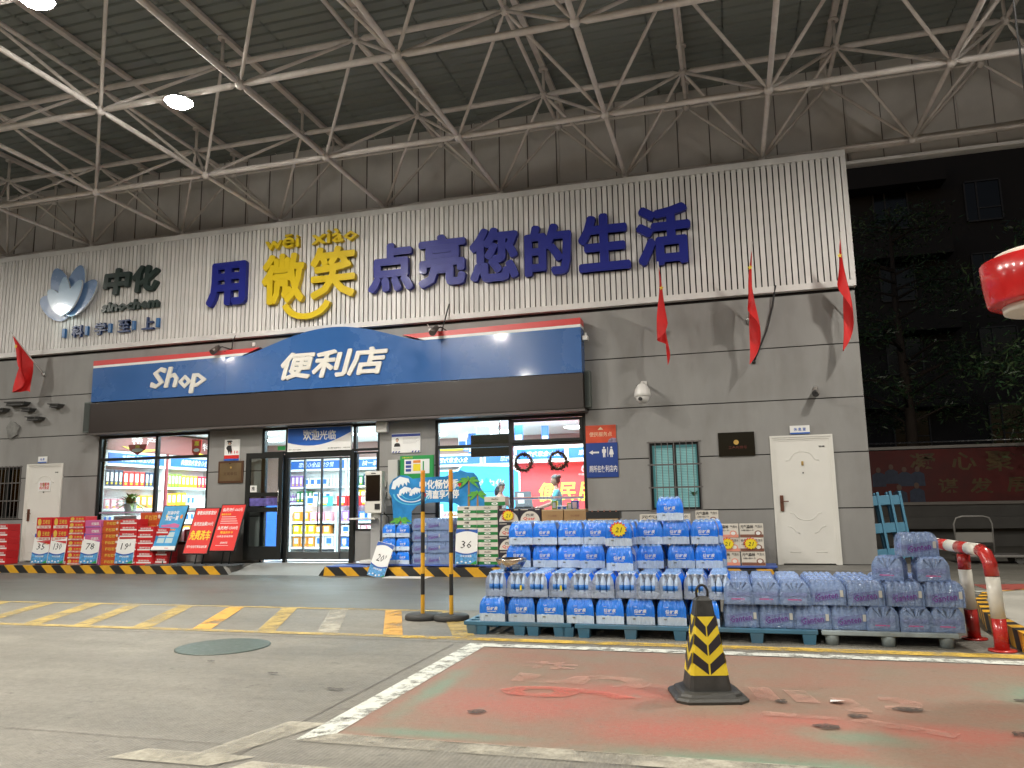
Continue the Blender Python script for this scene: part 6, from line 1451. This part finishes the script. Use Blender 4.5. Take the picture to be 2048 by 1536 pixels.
# pallets
def pallet(x0, x1, y0, y1, m, label, legs, round_=False, z=GZ, top=-.032):
    t = thing('pallet', ((x0+x1)/2, (y0+y1)/2, z), label, 'pallet', 'pallets under the water')
    b = MB(); nx = 8; ny = 6; sx = (x1-x0)/nx; sy = (y1-y0)/ny
    b.bbox(x0, x1, y0, y0+.05, top-.035, top, .006).bbox(x0, x1, y1-.05, y1, top-.035, top, .006)
    for i in range(nx+1): a = x0+(x1-x0-.035)*i/nx; b.box(a, a+.035, y0+.05, y1-.05, top-.03, top-.002)
    part('frame', b, m, t)
    for j in range(1, ny): a = y0+(y1-y0)*j/ny; part('slat', MB().box(x0+.004, x1-.004, a-.03, a+.03, top-.012, top-.0005), m, t)
    for j in range(3):
        yy = y0+.06+(y1-y0-.12)*j/2
        for lx in legs:
            if round_: part('leg', MB().lathe([(.05, 0), (.056, .07), (.056, top-.036-z)], c=(lx, yy, z), n=14), m, t)
            else: part('leg', MB().add([(lx-.045, yy-.05, z), (lx+.045, yy-.05, z), (lx+.045, yy+.05, z), (lx-.045, yy+.05, z), (lx-.055, yy-.06, top-.036), (lx+.055, yy-.06, top-.036), (lx+.055, yy+.06, top-.036), (lx-.055, yy+.06, top-.036)], [(0, 3, 2, 1), (4, 5, 6, 7), (0, 1, 5, 4), (1, 2, 6, 5), (2, 3, 7, 6), (3, 0, 4, 7)]), m, t)
pallet(-2.5, -1.47, -6.47, -5.47, pallet_blue, 'blue plastic pallet under the left end of the blue water cases', [-2.42, -2.33, -1.96, -1.83, -1.58, -1.5])
pallet(-1.43, -.42, -6.5, -5.47, pallet_blue, 'blue plastic pallet under the middle of the blue water cases', [-1.35, -.93, -.5])
pallet(-.4, .63, -6.5, -5.47, pallet_blue, 'blue plastic pallet behind the yellow and black cone', [-.33, .14, .56])
pallet(.66, 1.68, -6.5, -5.47, pallet_grey, 'dirty grey-blue pallet with round feet under the lavender water', [.74, 1.17, 1.6], True)
# water stacks on the pavement by the entrance
for i, x in enumerate((-5.87, -5.61)):
    for k in range(3):
        blue_case((x, -.72, BZ+k*.232), J(.04), 'blue water case by the entrance, %s column, %s layer' % (('left', 'right')[i], ('bottom', 'middle', 'top')[k]))
for i, x in enumerate((-5.28, -5.02, -4.78)):
    for k in range(4):
        for r_ in range(2): lav_case((x, -.72+.25*r_, BZ+k*.195), J(.03)+(R(90) if i == 2 else 0), 'lavender water case by the entrance, %s column, %s layer, %s row' % (('left', 'middle', 'right')[i], ('bottom', 'second', 'third', 'top')[k], ('front', 'rear')[r_]), see=r_ == 0)
# milk, oat, brown and sparkling water cartons
gme = [cream, prw, cgreen, prblack]
stack(-4.41, -.7, BZ, 8, .36, .28, .122, gme, d_green, 'green and white carton behind the 36 card', 'white and green milk cartons')
stack(-4.04, -.7, BZ, 8, .37, .28, .122, gme, d_green2, 'green and white carton beside the black cartons', 'white and green milk cartons')
me = cbox('carton', .37, .28, .155, gme, d_green2); meshthing('carton', me, (-3.92, -.66, BZ+8*.123), 'single milk carton lying on top of the green and white columns', 'carton', 'white and green milk cartons', .04)
bme = [cblack, cream, prred]
stack(-3.66, -.7, BZ, 4, .37, .28, .232, bme, d_black, 'black carton with cream oval beside the green cartons', 'black oat cartons')
stack(-3.28, -.7, BZ, 4, .37, .28, .232, bme, d_black, 'black carton with cream oval beside the brown cartons', 'black oat cartons')
stack(-2.9, -.7, BZ, 4, .37, .28, .226, [cbrown, brownish, tape], d_plain, 'plain brown carton in the left brown column', 'plain brown cartons under the window')
stack(-2.52, -.7, BZ, 4, .37, .28, .226, [cbrown, brownish, tape], d_plain, 'plain brown carton in the right brown column', 'plain brown cartons under the window')
t = thing('bottle_crate', (-2.05, -.7, .8), 'low black crate of bottles on the cartons behind the water stack', 'crate')
part('crate', MB().box(-2.33, -1.78, -.83, -.81, .8, .9).box(-2.33, -1.78, -.57, -.55, .8, .9).box(-2.33, -2.31, -.81, -.57, .8, .9).box(-1.8, -1.78, -.81, -.57, .8, .9).box(-2.33, -1.78, -.83, -.55, .79, .8), black, t)
for k in range(5): part('bottle', MB().lathe([(.03, 0), (.03, .08), (.012, .1), (.012, .12)], c=(-2.25+.1*k, -.69, .805), n=8), brownish, t)
stack(-2.05, -.7, BZ, 4, .5, .28, .185, [cbrown, brownish, tape], d_plain, 'brown carton under the black bottle crate', 'brown cartons hidden behind the water stack')
stack(-1.05, -.7, BZ, 4, .8, .28, .2, [cream, prw, peach, prblack], d_peach, 'wide cream carton below the barred window', 'wide cream cartons below the barred window')
pme = [cream, prw, peach, prblack]; p2 = [cream, prw, brownish, prblack]
stack(-.1, -.72, BZ, 3, .355, .25, .212, pme, d_peach, 'cream carton with peach print', 'cream sparkling water cartons')
stack(.27, -.72, BZ, 3, .355, .25, .212, p2, d_peach, 'cream carton with brown print, rightmost', 'cream sparkling water cartons')
stack(-.4, -.62, BZ, 4, .355, .25, .212, p2, d_peach, 'cream carton just right of the blue water', 'cream sparkling water cartons')
burst(-.1, -.865, .38, .1, 'yellow starburst price sticker on the peach print carton'); burst(.25, -.865, .38, .1, 'yellow starburst price sticker on the brown print carton'); burst(-3.66, -.86, .86, .1, 'yellow starburst price sticker on the black oat cartons')
solo('floor_board', MB().bbox(-5.75, -4.95, -1.35, -1.06, GZ+.001, GZ+.012, .003), prw, 'thin white board lying on the road below the kerb by the 20 card', 'board')
solo('door_mat', MB().bbox(-7.0, -6.2, -1.0, -.5, .001, .02, .005), pbv, 'flat blue mat on the pavement in front of the payment terminal', 'mat')

# ------------------------------------------------------------------ posts, cone, barrier
def post(x, y, label):
    t = thing('warning_post', (x, y, GZ), label, 'warning post', 'yellow and black warning posts')
    part('base', MB().lathe([(.185, 0), (.19, .015), (.19, .04), (.175, .055), (.03, .06)], n=24), mat('rubber', (.035, .035, .033), .65, nz=9, amt=.2), t, True)
    z = .055; k = 0; hs = [.2, .22, .22, .22, .22, .21]
    for k, h_ in enumerate(hs):
        m = yel if k % 2 == 0 else blk
        part('band', MB().tube([(0, 0, z), (0, 0, z+h_)], .0215, 14, caps=k == 5), m, t, True); z += h_
    part('sleeve', MB().tube([(0, 0, z)]+[(0, 0, z+.015*q) for q in range(1, 17)], [.0215]+[.026 if q % 2 else .022 for q in range(1, 17)], 12), mat('sleeve_orange', (.75, .3, .03), .4), t, True)
post(-3.26, -5.63, 'yellow and black striped warning post on a round base, the left one'); post(-2.93, -5.64, 'yellow and black striped warning post on a round base, the right one')
# cone
t = thing('traffic_cone', (-.215, -8.44, GZ), 'yellow and black chevron traffic cone on a black rubber base', 'traffic cone', rz=R(14))
rub = mat('cone_rubber', (.03, .031, .029), .5, nz=14, amt=.3, dirt=.5, dirtcol=(.09, .085, .07), bump=50, bstr=.2)
def octs(h_, z, c=.28):
    k = h_*c; return [(h_, -h_+k, z), (h_, h_-k, z), (h_-k, h_, z), (-h_+k, h_, z), (-h_, h_-k, z), (-h_, -h_+k, z), (-h_+k, -h_, z), (h_-k, -h_, z)]
def loft(levels, caps=True):
    b = MB(); vs = [v for L in levels for v in L]; n_ = len(levels[0]); fs = []
    for i in range(len(levels)-1):
        for k in range(n_): fs.append((i*n_+k, i*n_+(k+1) % n_, (i+1)*n_+(k+1) % n_, (i+1)*n_+k))
    if caps: fs += [tuple(range(n_))[::-1], tuple((len(levels)-1)*n_+k for k in range(n_))]
    return b.add(vs, fs)
part('base', loft([octs(.215, 0), octs(.218, .02), octs(.205, .034), octs(.185, .038), octs(.178, .052), octs(.16, .06)]), rub, t, True)
def ch(z): return .128-.078*(z-.055)/.53    # half width of the square shaft
def shaft(z0, z1, m, nm, o=0): return part(nm, loft([octs(ch(z0)+o, z0, .16), octs(ch(z1)+o, z1, .16)]), m, t, True)
shaft(.055, .15, rub, 'lower_body'); shaft(.15, .49, mat('cone_yellow', (.72, .55, .03), .4, nz=10, amt=.12), 'reflective_sleeve', .002); shaft(.49, .585, rub, 'upper_body')
part('top', loft([octs(ch(.585), .585, .16), octs(.03, .605, .3)]), rub, t, True)
# chevrons wrapping the corner that faces the road
cm = mat('cone_chevron', (.02, .016, .02), .45)
for face in range(4):
    a = R(90*face)
    for k in range(3):
        zc = .185+.108*k
        for s_ in (0, 1):
            # each face: stripe falling toward the front corner
            pts = []
            for u, dz in ((-.93, .07), (-.05, .0), (-.05, .06), (-.93, .13)) if (s_ == 0) else ((.05, .0), (.93, .07), (.93, .13), (.05, .06)):
                z = zc+dz-.03; h_ = ch(z)+.0035; pts.append((u*h_, -h_, z))
            vs = [(x*math.cos(a)-y*math.sin(a), x*math.sin(a)+y*math.cos(a), z) for x, y, z in pts]
            part('chevron', MB().add(vs, [(0, 1, 2, 3)]), cm, t, True)
part('handle', MB().tube([(-.032, 0, .59)]+[(-.036*math.cos(R(q)), 0, .625+.05*math.sin(R(q))) for q in range(0, 181, 20)]+[(.032, 0, .59)], .008, 8), black, t, True)
# hoop barrier
t = thing('hoop_barrier', (1.95, -6.1, GZ), 'red and white striped tubular hoop barrier at the right end of the water', 'barrier')
rdp = mat('barrier_red', (.5, .03, .025), .3, nz=6, amt=.12, coat=.4, dirt=.4, dirtcol=(.2, .05, .04)); whp = mat('barrier_white', (.72, .7, .62), .35, nz=6, amt=.06, dirt=.35, dirtcol=(.35, .3, .22))
rB = .052
part('tube_band', MB().tube([(1.97, -6.52, GZ+.01), (1.965, -6.52, .1)], rB, 16), rdp, t)
part('tube_band', MB().tube([(1.965, -6.52, .1), (1.955, -6.52, .42)], rB, 16), whp, t)
part('tube_band', MB().tube([(1.955, -6.52, .42), (1.95, -6.51, .52), (1.94, -6.46, .59), (1.93, -6.37, .615)], rB+.001, 16), rdp, t)
cuts = [-6.37, -6.12, -5.9, -5.66, -5.44, -5.2]
for i in range(5): part('tube_band', MB().tube([(1.93-.02*(i), cuts[i], .615), (1.93-.02*(i+1), cuts[i+1], .615)], rB, 16), whp if i % 2 == 0 else rdp, t)
part('tube_band', MB().tube([(1.83, -5.2, .615), (1.825, -5.12, .6), (1.82, -5.06, .54), (1.82, -5.04, .45)], rB+.001, 16), rdp, t); part('tube_band', MB().tube([(1.82, -5.04, .45), (1.82, -5.04, .1)], rB, 16), whp, t); part('tube_band', MB().tube([(1.82, -5.04, .1), (1.82, -5.04, GZ+.01)], rB, 16), rdp, t)
part('middle_leg', MB().tube([(1.9, -5.98, .56), (1.9, -5.98, .43)], rB, 16), rdp, t); part('middle_leg', MB().tube([(1.9, -5.98, .43), (1.91, -5.98, .1)], rB, 16), whp, t); part('middle_leg', MB().tube([(1.91, -5.98, .1), (1.92, -5.98, GZ+.01)], rB, 16), rdp, t)
for x, y in ((1.97, -6.52), (1.92, -5.98), (1.82, -5.04)): part('foot_plate', MB().lathe([(.1, 0), (.1, .012), (.06, .014)], c=(x, y, GZ+.001), n=20), rdp, t)
# lantern
t = thing('red_lantern', (2.3, -7.35, 2.36), 'glossy red drum lantern with cream rims hanging at the right picture edge', 'lantern')
lr = mat('lantern_red', (.55, .015, .015), .25, coat=.4, nz=2, amt=.2, emit=.04); lc = mat('lantern_cream', (.75, .7, .6), .35)
part('drum', MB().lathe([(.3, .05), (.385, .062), (.395, .068), (.4, .08), (.417, .22), (.425, .372), (.42, .378), (.3, .382)], c=(2.3, -7.35, 2.36), n=40), lr, t)
part('bottom_rim', MB().lathe([(.27, .0), (.3, .004), (.31, .05), (.3, .06), (.26, .06)], c=(2.3, -7.35, 2.36), n=36), lc, t)
part('top_rim', MB().lathe([(.3, .375), (.34, .38), (.33, .43), (.1, .44)], c=(2.3, -7.35, 2.36), n=36), lc, t)
part('cord', MB().tube([(2.3, -7.35, 2.8), (2.3, -7.35, 7.1)], .008, 6), black, t)

# ------------------------------------------------------------------ beyond the shop, right side
def blue_leaning(x0, y0, lab):
    t = thing('pallet', (x0, y0, GZ), lab, 'pallet', 'blue pallets leaning at the corner')
    t.rotation_euler = (R(-8), R(-4), R(4)); pb = mat('pallet_light_blue', (.09, .3, .46), .45)
    for k in range(3): part('post', MB().bbox(k*.2-.02, k*.2+.02, 0, .1, 0, 1.3, .005), pb, t, True)
    for z in (.2, .62, 1.08): part('cross_block', MB().bbox(.02, .18, .02, .09, z, z+.16, .005).bbox(.22, .38, .02, .09, z, z+.16, .005), pb, t, True)
blue_leaning(2.28, .55, 'light blue plastic pallet on edge, nearer of the two at the wall corner')
blue_leaning(2.46, .72, 'light blue plastic pallet on edge, farther of the two at the wall corner')
# platform trolley
t = thing('platform_trolley', (4.25, 2.5, GZ), 'grey platform trolley with a hooped handle standing by the hoarding', 'trolley')
tg = mat('trolley_grey', (.33, .32, .3), .4, metal=.4)
part('handle', MB().tube([(3.93, 2.5, .0), (3.91, 2.5, .55), (3.96, 2.5, .66), (4.06, 2.5, .69), (4.4, 2.5, .69), (4.5, 2.5, .66), (4.54, 2.5, .55), (4.53, 2.5, 0)], .016, 8), tg, t)
part('handle_panel', MB().box(3.93, 4.52, 2.49, 2.51, .22, .4), tg, t)
part('platform', MB().bbox(3.9, 4.95, 2.2, 2.8, -.03, .01, .01), tg, t)
for x in (4.0, 4.85):
    for y in (2.28, 2.72): part('wheel', MB().tube([(x, y-.02, GZ+.06), (x, y+.02, GZ+.06)], .06, 14), mat('tyre', (.1, .1, .095), .6), t)
# hoarding with red mural
HY = 8.0
t = thing('hoarding', (7, HY, GZ), 'long wall with a red mural darkened as by tree shade behind the trolley', 'hoarding')
part('base_wall', MB().box(2.6, 16, HY, HY+.2, -.3, .86), mat('base_wall', (.13, .125, .115), .7, nz=1.5, amt=.2, world=True), t)
part('ledge', MB().box(2.6, 16, HY-.06, HY+.2, .86, .93), mat('ledge', (.32, .29, .26), .6), t)
part('step', MB().box(2.6, 16, HY-.3, HY-.01, .28, .56), MATS['base_wall'], t)
mur = mat('mural_red', (.12, .018, .015), .6, nz=1.2, amt=.45, world=True)  # mural paints are darkened to carry the shade of the tree
part('mural', MB().box(2.6, 16, HY, HY+.1, .93, 2.24), mur, t)
part('top_rail', MB().box(2.6, 16, HY-.05, HY+.12, 2.26, 2.33), mat('rail_grey', (.4, .38, .35), .5), t); part('top_rail', MB().tube([(2.6, HY-.04, 2.42), (16, HY-.04, 2.42)], .02, 6), steel, t)
pg = mat('mural_gold', (.13, .085, .03), .5, nz=3, amt=.6, world=True)
for ch_, a, c, z0, z1, m_ in (('凝', 4.4, 5.0, 1.75, 2.15, pg), ('心', 5.35, 5.9, 1.7, 2.15, pg), ('聚', 6.1, 6.7, 1.65, 2.15, pg), ('力', 6.9, 7.4, 1.7, 2.15, pg), ('谋', 5.0, 5.45, 1.15, 1.5, pg), ('发', 5.7, 6.2, 1.12, 1.5, pg), ('展', 6.5, 7.1, 1.12, 1.5, pg)):
    text('lettering', ch_, a, c, z0, z1, HY-.002, m_, t, off=.02)
uni = mat('mural_uniform', (.05, .065, .11), .6, nz=9, amt=.3, world=True); fcm = mat('mural_face', (.18, .11, .08), .6)
for i, (x, z, s_) in enumerate(((3.65, 1.75, 1), (3.95, 1.82, 1), (4.25, 1.75, 1), (4.55, 1.75, 1), (4.1, 1.3, 1.1), (4.5, 1.34, 1.1))):
    part('mural_figure', MB().plate([(x-.16*s_, z-.42*s_), (x+.16*s_, z-.42*s_), (x+.15*s_, z-.12*s_), (x+.05*s_, z-.06*s_), (x-.05*s_, z-.06*s_), (x-.15*s_, z-.12*s_)], HY-.004-.0012*i, HY-.0005), uni, t)
    part('mural_face', MB().plate(ell(x, z, .055*s_, .07*s_, 12), HY-.014-.001*i, HY-.011), fcm, t)
# dark block of flats behind
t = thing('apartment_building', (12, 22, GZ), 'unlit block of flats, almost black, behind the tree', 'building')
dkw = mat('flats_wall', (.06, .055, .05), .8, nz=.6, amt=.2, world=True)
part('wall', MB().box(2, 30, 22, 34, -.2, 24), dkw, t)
wf = mat('flats_frame', (.1, .1, .1), .5); wg_ = mat('flats_glass', (.012, .014, .018), .15)
for k in range(5):
    for i in range(6):
        x = 6.8+i*3.6; z = 3.05+k*3.2
        f = part('window', MB().box(x-.06, x, 21.9, 22, z, z+1.7).box(x+1.3, x+1.36, 21.9, 22, z, z+1.7).box(x, x+1.3, 21.9, 22, z-.06, z).box(x, x+1.3, 21.9, 22, z+1.7, z+1.76).box(x+.4, x+.46, 21.92, 22, z, z+1.7).box(x+.46, x+1.3, 21.92, 22, z+.5, z+.55), wf, t)
        part('pane', MB().box(x, x+1.3, 21.96, 21.99, z, z+1.7), wg_, f)
    part('balcony', MB().box(5.5, 9.5, 21.0, 22, 2.4+k*3.2-.9, 2.4+k*3.2), dkw, t)
# trees
def tree(x, y, h_, R_, lab, seed, n_=5200):
    r_ = random.Random(seed); t = thing('evergreen_tree', (x, y, GZ), lab, 'tree', 'trees right of the shop')
    bark = mat('bark', (.08, .06, .045), .85, bump=20, bstr=.6)
    b = MB().tube([(x, y, GZ), (x+.05, y, h_*.3), (x-.05, y+.1, h_*.6), (x, y, h_*.9)], [.2, .15, .1, .03], 10)
    tips = []
    for k in range(34):
        a = r_.random()*6.283; z = h_*r_.uniform(.28, .9); L = R_*(1.15-z/h_)*r_.uniform(.7, 1.1)+.4
        p0 = Vector((x, y, z)); p1 = p0+Vector((math.cos(a)*L*.5, math.sin(a)*L*.5, L*.22)); p2 = p0+Vector((math.cos(a)*L, math.sin(a)*L, L*.15)); b.tube([p0, p1, p2], [.05, .03, .01], 5); tips += [(p1, .55), (p2, .6), (p0.lerp(p2, .75), .5)]
    part('trunk', b, bark, t)
    for ci, c in enumerate(((.06, .13, .05), (.12, .19, .08), (.03, .07, .03))):
        lb_ = MB()
        for k in range(n_//3):
            p, s_ = r_.choice(tips); q = p+Vector((r_.gauss(0, s_*.6), r_.gauss(0, s_*.6), r_.gauss(0, s_*.42)))
            d = Vector((r_.gauss(0, 1), r_.gauss(0, 1), r_.gauss(-.4, .6))).normalized()*r_.uniform(.06, .14); s2 = d.cross(Vector((r_.gauss(0, 1), r_.gauss(0, 1), r_.gauss(0, 1)))).normalized()*r_.uniform(.012, .03)
            lb_.add([q-d, q+s2, q+d, q-s2], [(0, 1, 2, 3)])
        part('crown', lb_, mat('leaf_%d' % ci, c, .3, spec=.6), t)
tree(7.6, 5.6, 7.8, 2.6, 'dark evergreen tree in front of the mural at the right picture edge', 3, 9000)
tree(10.2, 9.5, 10, 3.2, 'taller dark evergreen tree behind the hoarding', 5, 6000)
tree(5.2, 11.5, 11, 3.0, 'dark evergreen tree between the shop corner and the flats', 8, 7000)
